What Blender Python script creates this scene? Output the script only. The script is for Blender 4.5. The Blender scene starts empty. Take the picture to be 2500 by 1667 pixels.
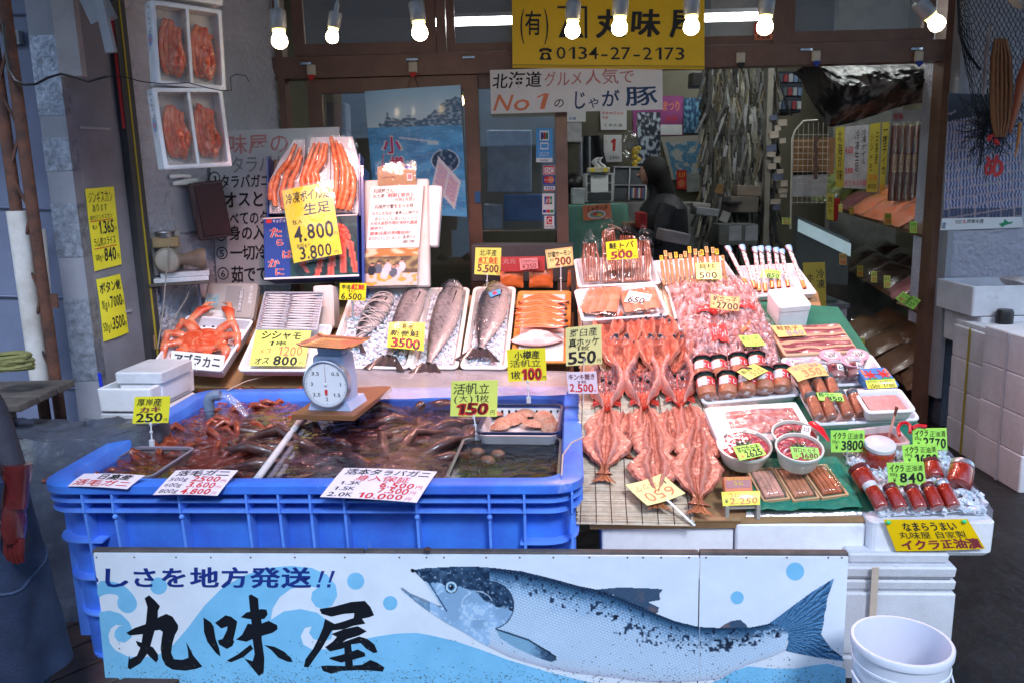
import bpy,math,random
from mathutils import Vector,Matrix,noise
random.seed(7)
SC=bpy.context.scene
COL=SC.collection
PI=math.pi
# ------------------------------------------------------------------ camera
FPX,TH,RHO=2024.0,math.radians(10.97),math.radians(1.58)
CAM=Vector((0,0,1.65))
FW=Vector((0,math.cos(TH),-math.sin(TH)))
R0=Vector((1,0,0));U0=R0.cross(FW)
CR=R0*math.cos(RHO)-U0*math.sin(RHO)
CU=R0*math.sin(RHO)+U0*math.cos(RHO)
cd=bpy.data.cameras.new('camera');cam=bpy.data.objects.new('camera',cd);COL.objects.link(cam)
cd.sensor_width=36;cd.lens=FPX/2500*36;cd.clip_start=.05;cd.clip_end=500
m=Matrix((CR,CU,-FW)).transposed().to_4x4();m.translation=CAM;cam.matrix_world=m
SC.camera=cam
# ------------------------------------------------------------------ world, sun, exposure
W=bpy.data.worlds.new("World");SC.world=W;W.use_nodes=True
nt=W.node_tree;nt.nodes.clear()
sky=nt.nodes.new('ShaderNodeTexSky');sky.sky_type='NISHITA';sky.sun_disc=False
sky.sun_elevation=math.radians(38);sky.sun_rotation=math.radians(200);sky.dust_density=.5;sky.ozone_density=2.0
bg=nt.nodes.new('ShaderNodeBackground');bg.inputs[1].default_value=.13
wo=nt.nodes.new('ShaderNodeOutputWorld')
nt.links.new(sky.outputs[0],bg.inputs[0]);nt.links.new(bg.outputs[0],wo.inputs[0])
sl=bpy.data.lights.new('sun','SUN');sl.energy=.95;sl.angle=math.radians(12);sl.color=(.84,.90,1)
so=bpy.data.objects.new('sun',sl);COL.objects.link(so)
so.rotation_euler=(math.radians(52),0,math.radians(160));so.location=(0,-3,6)
so.rotation_euler=Vector((-.18,.6,-.62)).to_track_quat('-Z','Y').to_euler()
SC.view_settings.view_transform='Standard';SC.view_settings.look='None'
SC.view_settings.exposure=1.5;SC.view_settings.gamma=1;SC.view_settings.use_curve_mapping=False
SC.cycles.max_bounces=8;SC.cycles.diffuse_bounces=3;SC.cycles.glossy_bounces=3
SC.cycles.transparent_max_bounces=16;SC.cycles.caustics_reflective=False;SC.cycles.caustics_refractive=False
SC.cycles.use_denoising=True;SC.cycles.sample_clamp_indirect=6
# ------------------------------------------------------------------ planes: a pixel of the photograph to a point of the place
def ray(px,py):
    return(CR*((px-1250)/FPX)-CU*((py-833.5)/FPX)+FW)
class Pl:
    def __init__(s,o,e1,e2):
        s.o=Vector(o);s.e1=Vector(e1).normalized();s.n=s.e1.cross(Vector(e2)).normalized();s.e2=s.n.cross(s.e1)
    def hit(s,px,py,off=0):
        d=ray(px,py);t=(s.o+s.n*off-CAM).dot(s.n)/d.dot(s.n)
        return CAM+d*t
    def mat(s,px,py,rot=0,off=0,tilt=0):
        return s.frame(s.hit(px,py,off),rot,tilt)
    def frame(s,p,rot=0,tilt=0):
        M=Matrix((s.e1,s.e2,s.n)).transposed().to_4x4();M.translation=p
        return M@Matrix.Rotation(rot,4,'Z')@Matrix.Rotation(tilt,4,'X')
    def fit(s,q,off=0):
        a,b,c,d=[s.hit(x,y,off)for x,y in q]
        cen=(a+b+c+d)/4;ex=((b-a)+(c-d))*.5;ey=((a-d)+(b-c))*.5
        w,h=ex.length,ey.length;ex.normalize();n=s.n;ey=n.cross(ex)
        M=Matrix((ex,ey,n)).transposed().to_4x4();M.translation=cen
        return M,w,h
    def up(s,k):
        return Pl(s.o+s.n*k,s.e1,s.e2)
PSI=math.radians(4.2)
SE1=Vector((math.cos(PSI),-math.sin(PSI),0));SE2=Vector((math.sin(PSI),math.cos(PSI),0));UZ=Vector((0,0,1))
def STZ(z):return Pl((0,0,z),SE1,SE2)
def VS(s):return Pl(SE2*s,SE1,UZ)
def VF(y):return Pl((0,y,0),(1,0,0),UZ)
def VY(p,yaw,lean=0):
    a=math.radians(yaw);e1=Vector((math.cos(a),math.sin(a),0));b=math.radians(lean)
    back=Vector((-math.sin(a),math.cos(a),0))
    return Pl(p,e1,UZ*math.cos(b)+back*math.sin(b))
YF=5.3
_p=VS(2.62).hit(1620,1278)
S0=_p.dot(SE2);Z0=_p.z
SLD=math.radians(20)
DISP=Pl(_p,SE1,SE2*math.cos(SLD)+UZ*math.sin(SLD))
_q=VS(3.93).hit(1080,903)
CEN=Pl(_q,SE1,SE2*math.cos(math.radians(30))+UZ*math.sin(math.radians(30)))
FLOORP=STZ(0)
# ------------------------------------------------------------------ materials
MC={}
def mat(name,rgb,rough=.5,var=.12,vs=12,bump=.0,bs=40,metal=0,coat=0,emit=0,spec=.5,vcol=False,rgb2=None,alpha=1,trans=0,coord='Object',sss=0,bd=.004,gain=1,scuff_glint=None,sks=3,skt=.62):
    if name in MC:return MC[name]
    m=bpy.data.materials.new(name);m.use_nodes=True;nt=m.node_tree;N=nt.nodes;L=nt.links
    b=N['Principled BSDF'];b.inputs['Roughness'].default_value=rough;b.inputs['Metallic'].default_value=metal
    b.inputs['Coat Weight'].default_value=coat;b.inputs['Specular IOR Level'].default_value=spec
    b.inputs['Coat Roughness'].default_value=.08
    b.inputs['Alpha'].default_value=alpha;b.inputs['Transmission Weight'].default_value=trans
    if sss:b.inputs['Subsurface Weight'].default_value=sss;b.inputs['Subsurface Scale'].default_value=.02
    tc=N.new('ShaderNodeTexCoord');no=N.new('ShaderNodeTexNoise');no.inputs['Scale'].default_value=vs;no.inputs['Detail'].default_value=6
    no.inputs['Roughness'].default_value=.65
    L.new(tc.outputs[coord],no.inputs['Vector'])
    ramp=N.new('ShaderNodeValToRGB');ramp.color_ramp.elements[0].position=.32;ramp.color_ramp.elements[1].position=.68
    L.new(no.outputs[0],ramp.inputs[0])
    mix=N.new('ShaderNodeMix');mix.data_type='RGBA';L.new(ramp.outputs[0],mix.inputs[0])
    c2=rgb2 if rgb2 else tuple(max(0,c*(1-var))for c in rgb)
    c1=rgb if rgb2 else tuple(min(1,c*(1+var*.5))for c in rgb)
    if vcol:
        at=N.new('ShaderNodeAttribute');at.attribute_name='Col'
        mul=N.new('ShaderNodeMix');mul.data_type='RGBA';mul.blend_type='MULTIPLY';mul.inputs[0].default_value=1
        gg=gain if isinstance(gain,tuple)else(gain,)*3;mix.inputs[6].default_value=tuple(g*(1-var)for g in gg)+(1,);mix.inputs[7].default_value=tuple(g*(1+var*.5)for g in gg)+(1,)
        L.new(at.outputs['Color'],mul.inputs[6]);L.new(mix.outputs[2],mul.inputs[7]);out=mul.outputs[2]
    else:
        mix.inputs[6].default_value=(*c2,1);mix.inputs[7].default_value=(*c1,1);out=mix.outputs[2]
    if scuff_glint:
        n3=N.new('ShaderNodeTexNoise');n3.inputs['Scale'].default_value=sks;n3.inputs['Detail'].default_value=12;n3.inputs['Roughness'].default_value=.75
        L.new(tc.outputs[coord],n3.inputs['Vector']);r3=N.new('ShaderNodeMapRange');r3.inputs[1].default_value=skt;r3.inputs[2].default_value=skt+.08;r3.inputs[4].default_value=.6
        L.new(n3.outputs[0],r3.inputs[0]);m3=N.new('ShaderNodeMix');m3.data_type='RGBA';L.new(r3.outputs[0],m3.inputs[0]);L.new(out,m3.inputs[6]);m3.inputs[7].default_value=(*scuff_glint,1);out=m3.outputs[2]
    L.new(out,b.inputs['Base Color'])
    if emit:
        b.inputs['Emission Color'].default_value=(*rgb,1);b.inputs['Emission Strength'].default_value=emit
    if bump:
        n2=N.new('ShaderNodeTexNoise');n2.inputs['Scale'].default_value=bs;n2.inputs['Detail'].default_value=5
        L.new(tc.outputs[coord],n2.inputs['Vector'])
        bp=N.new('ShaderNodeBump');bp.inputs['Strength'].default_value=bump;bp.inputs['Distance'].default_value=bd
        L.new(n2.outputs[0],bp.inputs['Height']);L.new(bp.outputs[0],b.inputs['Normal'])
    MC[name]=m;return m
def film(name,rgb=(1,1,1),fac=.12,rough=.12,bump=.6,bs=40,bd=.01,fres=True,diff=0.0,tint=(1,1,1),ior=1.45):
    if name in MC:return MC[name]
    m=bpy.data.materials.new(name);m.use_nodes=True;nt=m.node_tree;N=nt.nodes;L=nt.links;N.clear()
    o=N.new('ShaderNodeOutputMaterial');t=N.new('ShaderNodeBsdfTransparent');t.inputs[0].default_value=(*tint,1)
    g=N.new('ShaderNodeBsdfAnisotropic');g.inputs['Roughness'].default_value=rough;g.inputs['Color'].default_value=(*rgb,1)
    mx=N.new('ShaderNodeMixShader');L.new(t.outputs[0],mx.inputs[1]);L.new(g.outputs[0],mx.inputs[2])
    tc=N.new('ShaderNodeTexCoord');n2=N.new('ShaderNodeTexNoise');n2.inputs['Scale'].default_value=bs;n2.inputs['Detail'].default_value=4
    n2.inputs['Distortion'].default_value=.8
    L.new(tc.outputs['Object'],n2.inputs['Vector'])
    bp=N.new('ShaderNodeBump');bp.inputs['Strength'].default_value=bump;bp.inputs['Distance'].default_value=bd
    L.new(n2.outputs[0],bp.inputs['Height']);L.new(bp.outputs[0],g.inputs['Normal'])
    fr=N.new('ShaderNodeFresnel');ge=N.new('ShaderNodeNewGeometry');ma=N.new('ShaderNodeMath');ma.operation='MULTIPLY_ADD';ma.inputs[1].default_value=1/ior-ior;ma.inputs[2].default_value=ior;L.new(ge.outputs['Backfacing'],ma.inputs[0]);L.new(ma.outputs[0],fr.inputs[0]);L.new(bp.outputs[0],fr.inputs['Normal'])
    ad=N.new('ShaderNodeMath');ad.operation='ADD';ad.use_clamp=True;ad.inputs[1].default_value=fac
    if fres:L.new(fr.outputs[0],ad.inputs[0])
    else:ad.inputs[0].default_value=0
    L.new(ad.outputs[0],mx.inputs[0]);last=mx
    if diff:
        df=N.new('ShaderNodeBsdfDiffuse');df.inputs[0].default_value=(*rgb,1)
        m2=N.new('ShaderNodeMixShader');m2.inputs[0].default_value=diff;L.new(mx.outputs[0],m2.inputs[1]);L.new(df.outputs[0],m2.inputs[2]);last=m2
    L.new(last.outputs[0],o.inputs[0]);MC[name]=m;return m
STY=mat('styrofoam',(.78,.80,.84),.6,.07,30,.35,260,bd=.003,scuff_glint=(.50,.50,.50),sks=9,skt=.63)
STYD=mat('styrofoam_dirty',(.66,.69,.75),.65,.2,6,.4,240,rgb2=(.52,.53,.56),bd=.005,scuff_glint=(.22,.20,.18),sks=7,skt=.60)
STYS=mat('tray_plastic',(.8,.81,.86),.3,.05,20,.1,100)
TANKM=mat('tank_blue',(.06,.24,.84),.38,.25,5,.15,90,rgb2=(.05,.13,.60),scuff_glint=(.32,.42,.80),sks=4,skt=.60)
BROWN=mat('aluminium_brown',(.20,.105,.07),.38,.2,8,.05,60,metal=.25)
BLK=mat('black_plastic',(.012,.012,.014),.4,.2)
DKG=mat('dark_grey',(.05,.05,.055),.6,.2)
STUC=mat('stucco',(.56,.56,.64),.8,.18,3,1,45,rgb2=(.42,.42,.49),bd=.02,scuff_glint=(.34,.31,.32),sks=2.5,skt=.62)
TANKR=mat('tank_rib_lit',(.14,.35,.94),.38,.2,9,.15,90,rgb2=(.09,.22,.78))  # lighter blue puts the light that the rib edges catch into the colour
STEEL=mat('steel_panel',(.17,.20,.31),.5,.2,3,.12,30,metal=.1,rgb2=(.11,.135,.22),scuff_glint=(.30,.30,.34),sks=5,skt=.66)
GREYP=mat('grey_plastic',(.32,.33,.36),.5,.1)
RUST=mat('rusty_steel',(.13,.05,.03),.85,.3,14,.6,80,rgb2=(.035,.02,.018))
WOOD=mat('plywood',(.36,.22,.10),.6,.2,6,.15,40,rgb2=(.24,.13,.06))
WOODG=mat('weathered_wood',(.12,.10,.09),.8,.3,12,.4,50,rgb2=(.05,.045,.04))
WHITE=mat('white_paint',(.78,.79,.8),.45,.06,10)
PAPER=mat('paper',(.78,.78,.77),.75,.05,9)
CERAM=mat('lamp_white',(.20,.20,.20),.35,.1)
INK=dict(k=mat('ink_black',(.012,.012,.014),.6),r=mat('ink_red',(.62,.03,.03),.6),b=mat('ink_blue',(.02,.05,.35),.6),
           o=mat('ink_orange',(.75,.22,.10),.6),w=mat('ink_white',(.8,.8,.8),.6),g=mat('ink_green',(.02,.28,.12),.6),
           n=mat('ink_navy',(.01,.05,.14),.6),m=mat('ink_maroon',(.22,.03,.04),.6),p=mat('ink_pink',(.75,.05,.22),.6),
           f=mat('ink_faded_red',(.52,.22,.22),.7),d=mat('ink_faded_grey',(.28,.28,.30),.7),c=mat('ink_cyan',(.08,.35,.75),.6),
           y=mat('ink_yellow',(.8,.6,.03),.6))
CARD=dict(y=mat('card_yellow',(.82,.74,.03),.35,.06,5,.1,9,coat=.15),yg=mat('card_yellow_green',(.74,.80,.16),.35,.06,5,coat=.15),g=mat('card_neon_green',(.42,.85,.12),.55,.05),
            w=PAPER,pk=mat('card_pink_white',(.80,.66,.72),.55,.06),s=mat('card_yellow_sign',(.84,.54,.0),.4,.05),o=mat('card_orange',(.78,.50,.18),.5,.06),
            yp=mat('card_pale_yellow',(.78,.72,.30),.5,.05),yd=mat('card_dull_yellow',(.45,.38,.05),.5,.1))
FILM=film('cellophane',fac=.025,rough=.10,bump=.7,bs=22,bd=.008)
FILMW=film('milky_plastic',rgb=(.85,.87,.95),fac=.10,rough=.2,bump=.4,diff=.22,bs=15)
GLASS=film('window_glass',fac=.05,rough=.02,bump=0,bs=2)
FROST=film('frosted_glass',rgb=(.40,.44,.50),fac=.04,rough=.3,bump=.3,diff=.22,bs=6)
CLEAR=film('clear_plastic',fac=.03,rough=.05,bump=.1,bs=8)
# ------------------------------------------------------------------ mesh builder
class MB:
    def __init__(s):s.v=[];s.f=[];s.c=[];s.M=None
    def add(s,vs,fs,cs=None):
        o=len(s.v);M=s.M
        s.v+=[tuple(M@Vector(p))if M else tuple(p)for p in vs]
        s.f+=[tuple(i+o for i in f)for f in fs]
        if cs is not None:
            while len(s.c)<o:s.c.append((.5,.5,.5))
            s.c+=cs
        elif s.c:s.c+=[(.5,.5,.5)]*len(vs)
        return s
    def box(s,c,d,M=None):
        x,y,z=c;a,b,e=d[0]/2,d[1]/2,d[2]/2
        vs=[(x+i*a,y+j*b,z+k*e)for k in(-1,1)for j in(-1,1)for i in(-1,1)]
        if M:vs=[tuple(M@Vector(p))for p in vs]
        return s.add(vs,[(0,2,3,1),(4,5,7,6),(0,1,5,4),(2,6,7,3),(0,4,6,2),(1,3,7,5)])
    def loft(s,lev,n=4,cap0=True,cap1=True,cx=0,cy=0,cs=None):
        vs=[];fs=[];cc=[]
        for li,(z,w,d,r)in enumerate(lev):
            r=min(r,w/2-1e-5,d/2-1e-5)
            for q,(sx,sy)in enumerate(((1,1),(-1,1),(-1,-1),(1,-1))):
                for k in range(n):
                    a=(q+k/max(1,n-1))*PI/2 if n>1 else(q+.5)*PI/2
                    rr=r if n>1 else 0
                    vs.append((cx+sx*(w/2-r)+math.cos(a)*rr,cy+sy*(d/2-r)+math.sin(a)*rr,z))
                    if cs:cc.append(cs[li])
        m=4*n
        for i in range(len(lev)-1):
            for j in range(m):fs.append((i*m+j,i*m+(j+1)%m,(i+1)*m+(j+1)%m,(i+1)*m+j))
        if cap0:fs.append(tuple(reversed(range(m))))
        if cap1:fs.append(tuple((len(lev)-1)*m+j for j in range(m)))
        return s.add(vs,fs,cc if cs else None)
    def bbox(s,c,d,b=.004):
        w,e,h=d;z=c[2]
        return s.loft([(z-h/2,w-2*b,e-2*b,b),(z-h/2+b,w,e,b*1.5),(z+h/2-b,w,e,b*1.5),(z+h/2,w-2*b,e-2*b,b)],3,cx=c[0],cy=c[1])
    def lathe(s,pr,n=20,c=(0,0),cap0=True,cap1=True,cs=None):
        vs=[];fs=[];cc=[]
        for k,(z,r)in enumerate(pr):
            for j in range(n):
                a=j/n*2*PI;vs.append((c[0]+math.cos(a)*r,c[1]+math.sin(a)*r,z))
                if cs:cc.append(cs[k])
        for i in range(len(pr)-1):
            for j in range(n):fs.append((i*n+j,i*n+(j+1)%n,(i+1)*n+(j+1)%n,(i+1)*n+j))
        if cap0:fs.append(tuple(reversed(range(n))))
        if cap1:fs.append(tuple((len(pr)-1)*n+j for j in range(n)))
        return s.add(vs,fs,cc if cs else None)
    def tube(s,pts,r,n=8,flat=1,cs=None,up=None):
        P=[Vector(p)for p in pts];m=len(P);vs=[];fs=[];cc=[]
        R=r if isinstance(r,(list,tuple))else[r]*m
        u=Vector(up)if up else None
        for i in range(m):
            t=(P[min(i+1,m-1)]-P[max(i-1,0)]).normalized()
            if u is None:u=Vector((0,0,1))if abs(t.z)<.9 else Vector((1,0,0))
            a=t.cross(u)
            if a.length<1e-5:a=t.orthogonal()
            a.normalize();b=a.cross(t);u=b
            for j in range(n):
                q=j/n*2*PI;vs.append(tuple(P[i]+a*math.cos(q)*R[i]+b*math.sin(q)*R[i]*flat))
                if cs:cc.append(cs[i]if isinstance(cs,list)else cs)
        for i in range(m-1):
            for j in range(n):fs.append((i*n+j,i*n+(j+1)%n,(i+1)*n+(j+1)%n,(i+1)*n+j))
        fs.append(tuple(reversed(range(n))));fs.append(tuple((m-1)*n+j for j in range(n)))
        return s.add(vs,fs,cc if cs else None)
    def grid(s,fn,nu,nv,cf=None):
        vs=[];cc=[]
        for j in range(nv+1):
            for i in range(nu+1):
                u,v=i/nu,j/nv;vs.append(tuple(fn(u,v)))
                if cf:cc.append(cf(u,v))
        fs=[(j*(nu+1)+i,j*(nu+1)+i+1,(j+1)*(nu+1)+i+1,(j+1)*(nu+1)+i)for j in range(nv)for i in range(nu)]
        return s.add(vs,fs,cc if cf else None)
    def ball(s,c,r,n=10,m=7,jit=0,cs=None):
        rx,ry,rz=r if isinstance(r,(tuple,list))else(r,r,r)
        vs=[];fs=[]
        for i in range(m+1):
            th=PI*i/m
            for j in range(n):
                a=j/n*2*PI;k=1+(random.uniform(-jit,jit)if 0<i<m else 0)
                vs.append((c[0]+rx*k*math.sin(th)*math.cos(a),c[1]+ry*k*math.sin(th)*math.sin(a),c[2]+rz*k*math.cos(th)))
        for i in range(m):
            for j in range(n):fs.append((i*n+j,(i+1)*n+j,(i+1)*n+(j+1)%n,i*n+(j+1)%n))
        return s.add(vs,fs,[cs]*len(vs)if cs else None)
    def prism(s,pts,z0,z1,plane='xy'):
        n=len(pts)
        f=(lambda x,y,z:(x,y,z))if plane=='xy' else((lambda x,y,z:(x,z,y))if plane=='xz' else(lambda x,y,z:(z,x,y)))
        vs=[f(x,y,z0)for x,y in pts]+[f(x,y,z1)for x,y in pts]
        fs=[tuple(reversed(range(n))),tuple(range(n,2*n))]+[(i,(i+1)%n,n+(i+1)%n,n+i)for i in range(n)]
        return s.add(vs,fs)
    def build(s,name,mt,parent=None,M=None,smooth=True,ang=.7):
        me=bpy.data.meshes.new(name);me.from_pydata(s.v,[],s.f)
        if s.c:
            a=me.color_attributes.new('Col','FLOAT_COLOR','POINT')
            while len(s.c)<len(s.v):s.c.append((.5,.5,.5))
            a.data.foreach_set('color',[q for c in s.c for q in(c[0],c[1],c[2],1)])
        for x in(mt if isinstance(mt,list)else[mt]):me.materials.append(x)
        if smooth:me.shade_smooth();me.set_sharp_from_angle(angle=ang)
        o=bpy.data.objects.new(name,me);COL.objects.link(o)
        if parent:o.parent=parent
        if M:o.matrix_basis=M
        return o
def tag(o,label=None,cat=None,group=None,kind=None):
    if label:o['label']=label
    if cat:o['category']=cat
    if group:o['group']=group
    if kind:o['kind']=kind
    return o
def thing(name,M,label,cat,group=None):
    o=bpy.data.objects.new(name,None);COL.objects.link(o);o.empty_display_size=.05
    o.matrix_basis=M if isinstance(M,Matrix)else Matrix.Translation(Vector(M))
    return tag(o,label,cat,group)
def copy_tree(o,parent=None,M=None,label=None):
    c=o.copy();COL.objects.link(c)
    if parent:c.parent=parent
    if M is not None:c.matrix_basis=M
    if label:c['label']=label
    for ch in list(o.children):copy_tree(ch,c)
    return c
def struct(name,mb,mt,M=None,smooth=False,kind='structure'):
    return tag(mb.build(name,mt,None,M,smooth),kind=kind)
def lerp(a,b,t):return tuple(x+(y-x)*t for x,y in zip(a,b))
def sst(a,b,x):
    t=max(0,min(1,(x-a)/(b-a)));return t*t*(3-2*t)
def nz(x,y,z=0,s=1):return noise.noise(Vector((x*s,y*s,z*s)))
# ------------------------------------------------------------------ lettering
GC={}
def glyph(ch,off):
    k=(ch,off)
    if k not in GC:
        cu=bpy.data.curves.new('t','FONT');cu.body=ch;cu.offset=off;cu.resolution_u=2
        o=bpy.data.objects.new('t',cu);me=o.to_mesh()
        GC[k]=([(p.co.x,p.co.y)for p in me.vertices],[tuple(p.vertices)for p in me.polygons])
        if ch=='1':w=.05+off;GC[k]=([(.3-w,0),(.3+w,0),(.3+w,.68),(.3-w,.68),(.3-w,.66-w),(.3-w,.68),(.12,.52+w*.5),(.10,.50-w)],[(0,1,2,3),(4,5,6,7)])
        o.to_mesh_clear();bpy.data.objects.remove(o);bpy.data.curves.remove(cu)
    return GC[k]
def adv(ch):return 1.0 if ord(ch)>0x2000 else(.3 if ch in " .,:'!l|" else.62)
def layout(mb,txt,box,mp,bold=.012,hand=1,vert=False,slant=0,rot=0):
    """glyphs of txt stretched into box=(x0,y0,x1,y1) of the unit card (y down); mp maps (u,v) to space"""
    x0,y0,x1,y1=box;cw,chh=x1-x0,y1-y0
    if vert:
        n=len(txt);cells=[(x0,y0+chh*i/n,cw,chh/n*.96,c,1)for i,c in enumerate(txt)]
    else:
        tot=sum(adv(c)for c in txt);x=x0;cells=[]
        for c in txt:
            w=cw*adv(c)/tot;cells.append((x,y0,w,chh,c,adv(c)));x+=w
    for(cx,cy,w,h,c,ad)in cells:
        if c==' ':continue
        gv,gf=glyph(c,min(bold,.008))
        if not gv:continue
        gx0=min(p[0]for p in gv);gx1=max(p[0]for p in gv)
        r=random.uniform(-.05,.05)*hand;sh=random.uniform(-.02,.12)*hand+slant;k=1+random.uniform(-.08,.08)*hand
        dy=random.uniform(-.04,.04)*hand
        lo,hi=(0,1.0)if ad==1 else(gx0-.04,gx1+.04)
        dd=max(0,bold-.008)*.75;shifts=[(0,0)]if dd<.003 else[(-dd,-dd*.6),(dd,-dd*.6),(-dd,dd*.6),(dd,dd*.6),(0,0)]
        if hi-lo<.42:mm_=(lo+hi)/2;q=.21 if ad>.4 else.12;lo,hi=min(lo,mm_-q),max(hi,mm_+q)
        base=Vector(mp(cx,cy));nn=(Vector(mp(cx+w*.5,cy))-base).cross(Vector(mp(cx,cy+h*.5))-base)
        nn=-nn.normalized()*.00014 if nn.length>1e-12 else Vector((0,0,0))
        for si,(sx_,sy_)in enumerate(shifts):
          out=[]
          for(a,b)in gv:
            a+=sx_;b+=sy_
            u=(a-lo)/(hi-lo)-.5
            v=((b+.10)/.98 if ad==1 else(b+.02)/.78)-.5
            u,v=(u+sh*v)*k,v*k+dy
            u,v=u*math.cos(r)-v*math.sin(r),u*math.sin(r)+v*math.cos(r)
            U,V=cx+w*(.5+u),cy+h*(.5-v)
            if rot:
                mx,my=(x0+x1)/2,(y0+y1)/2;du,dv=U-mx,V-my
                U,V=mx+du*math.cos(rot)-dv*math.sin(rot),my+du*math.sin(rot)+dv*math.cos(rot)
            out.append(Vector(mp(U,V))+nn*si)
          mb.add(out,gf)
def quadmap(P,bend=0,n=None,lift=0):
    a,b,c,d=P
    def f(u,v,l=0):
        p=a*(1-u)*(1-v)+b*u*(1-v)+c*u*v+d*(1-u)*v
        return p+n*(bend*math.sin(PI*max(0,min(1,u)))+bend*.5*math.sin(PI*v*1.3)+l)
    return f
NCARD=[0]
def card(label,q,plane,col,texts=(),off=0,cat='price card',name='price_card',group=None,thick=.0018,bend=None,shapes=(),pts=None,hand=1,parent=None,rim=None):
    """flat written card. q: four pixel corners tl tr br bl on a plane. texts: (text, x0,y0,x1,y1, ink, bold, opts)"""
    P=pts or[plane.hit(x,y,off)for x,y in q]
    cen=(P[0]+P[1]+P[2]+P[3])/4
    n=(P[1]-P[0]).cross(P[3]-P[0]).normalized()
    if n.dot(CAM-cen)<0:n=-n
    L=[p-cen for p in P];sz=(P[1]-P[0]).length
    if bend is None:bend=sz*random.uniform(-.045,.06)
    f=quadmap(L,bend,n);mb=MB();K=8
    vs=[]
    for s in(0,-thick):
        for j in range(4):
            for i in range(K+1):vs.append(f(i/K,j/3,s))
    fs=[];W1=K+1
    for s in(0,1):
        for j in range(3):
            for i in range(K):
                a=s*4*W1+j*W1+i;t=(a,a+W1,a+W1+1,a+1)
                fs.append(t if s==0 else t[::-1])
    ring=[i for i in range(K)]+[K+j*W1 for j in range(3)]+[3*W1+i for i in range(K,0,-1)]+[j*W1 for j in range(3,0,-1)]
    for i in range(len(ring)):
        a,b=ring[i],ring[(i+1)%len(ring)];fs.append((a,b,b+4*W1,a+4*W1))
    mb.add(vs,fs)
    o=mb.build(name,CARD[col]if isinstance(col,str)else col,parent,Matrix.Translation(cen),ang=1.0)
    if parent is None:tag(o,label,cat,group)
    lay=.0007
    for k,(pts2,ink)in enumerate(shapes):
        m2=MB();l=lay*(1+k*.3)
        m2.add([f(u,v,l)for u,v in pts2],[tuple(range(len(pts2)))]);m2.build('printed_shape',INK[ink]if isinstance(ink,str)else ink,o,smooth=False)
    lay2=lay*(1.3+.3*len(shapes))
    groups={}
    for t in texts:
        txt,x0,y0,x1,y1,ink=t[:6];bold=t[6]if len(t)>6 else.014;op=t[7]if len(t)>7 else{}
        m2=groups.setdefault(ink,MB())
        layout(m2,txt,(x0,y0,x1,y1),lambda u,v:f(u,v,lay2),bold,op.get('hand',hand),op.get('vert',False),op.get('slant',0),op.get('rot',0))
    for ink,m2 in groups.items():
        if m2.v:m2.build('lettering',INK[ink],o,smooth=False)
    if rim:
        m2=MB();e=.03
        for(a,b,c,d)in((e,e,1-e,e*1.6),(e,1-e*1.6,1-e,1-e),(e,e,e*1.5,1-e),(1-e*1.5,e,1-e,1-e)):
            m2.add([f(a,b,lay),f(c,b,lay),f(c,d,lay),f(a,d,lay)],[(0,1,2,3)])
        m2.build('border_line',INK[rim],o,smooth=False)
    return o
def ell(cx,cy,rx,ry,n=24,a0=0,a1=2*PI):return[(cx+rx*math.cos(a0+(a1-a0)*i/n),cy+ry*math.sin(a0+(a1-a0)*i/n))for i in range(n)]
def rec(x0,y0,x1,y1):return[(x0,y0),(x1,y0),(x1,y1),(x0,y1)]
# ================================================================== BUILDING
FAC=VF(YF)
def fx(px,py=400):return FAC.hit(px,py).x
def fz(px,py):return FAC.hit(px,py).z
def wbox(mb,x0,x1,y0,y1,z0,z1):
    return mb.box(((x0+x1)/2,(y0+y1)/2,(z0+z1)/2),(abs(x1-x0),abs(y1-y0),abs(z1-z0)))
XL,XR=fx(696),fx(2300)
ZB0,ZB1=fz(1500,172),fz(1500,128)
g=MB();g.grid(lambda u,v:(-60+120*u,-60+120*v,nz(u*9,v*9)*.004),40,40)
struct('ground',g,mat('wet_concrete',(.022,.020,.021),.55,.5,2.2,.8,14,rgb2=(.008,.008,.008),bd=.02,spec=.3,scuff_glint=(.06,.06,.06),sks=1.5,skt=.62))
pw=thing('plank_walkway',FLOORP.hit(160,1600),'dark worn wooden planks laid on the ground beside the blue tank','walkway')
pw.matrix_basis=FLOORP.mat(170,1560,rot=math.radians(52));pw['kind']='structure'
PLK=mat('dark_plank',(.10,.05,.035),.6,.4,5,.4,30,rgb2=(.03,.018,.015))
for i in range(7):
    b=MB().bbox((random.uniform(-.03,.03),-.55+i*.165,.018+random.uniform(0,.004)),(1.7,.155,.035),.004);b.build('plank',PLK,pw)
pA=VF(4.02)
cAB=pA.hit(175,500);xA=cAB.x
b=MB();wbox(b,-9,xA-.06,4.0,4.1,0,4.2);struct('wall_steel',b,STEEL)
A=thing('steel_panel_seams',(0,0,0),None,None);bpy.data.objects.remove(A)
def hseam(px0,py0,px1,py1,pl):
    a,c=pl.hit(px0,py0,.006),pl.hit(px1,py1,.006);m_=MB();m_.tube([a,c],.006,6)
    return m_
for i,(a,b_,c,d)in enumerate([(95,38,155,36),(86,508,168,512),(135,726,190,728),(150,944,222,948)]):
    struct('wall_steel_seam',hseam(a-160,b_-3,c-3,d,VF(3.995)),STEEL)
post=thing('edge_post',(xA,4.0,0),'grey steel wall edge post wrapped in patches of silver tape','post')
MB().box((0,.0,2.1),(.12,.10,4.2)).build('post_shaft',mat('post_grey',(.27,.28,.33),.4,.15,6),post)
TAPE=mat('silver_tape',(.33,.36,.43),.3,.5,30,.5,60,metal=.4)
for(z0,z1)in((2.0,2.35),(1.35,1.6),(.75,1.15),(.2,.5),(1.75,1.9)):
    t=MB();wbox(t,-.0615,.0615,-.0535,.04,z0,z1);t.build('tape_band',TAPE,post)
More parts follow.
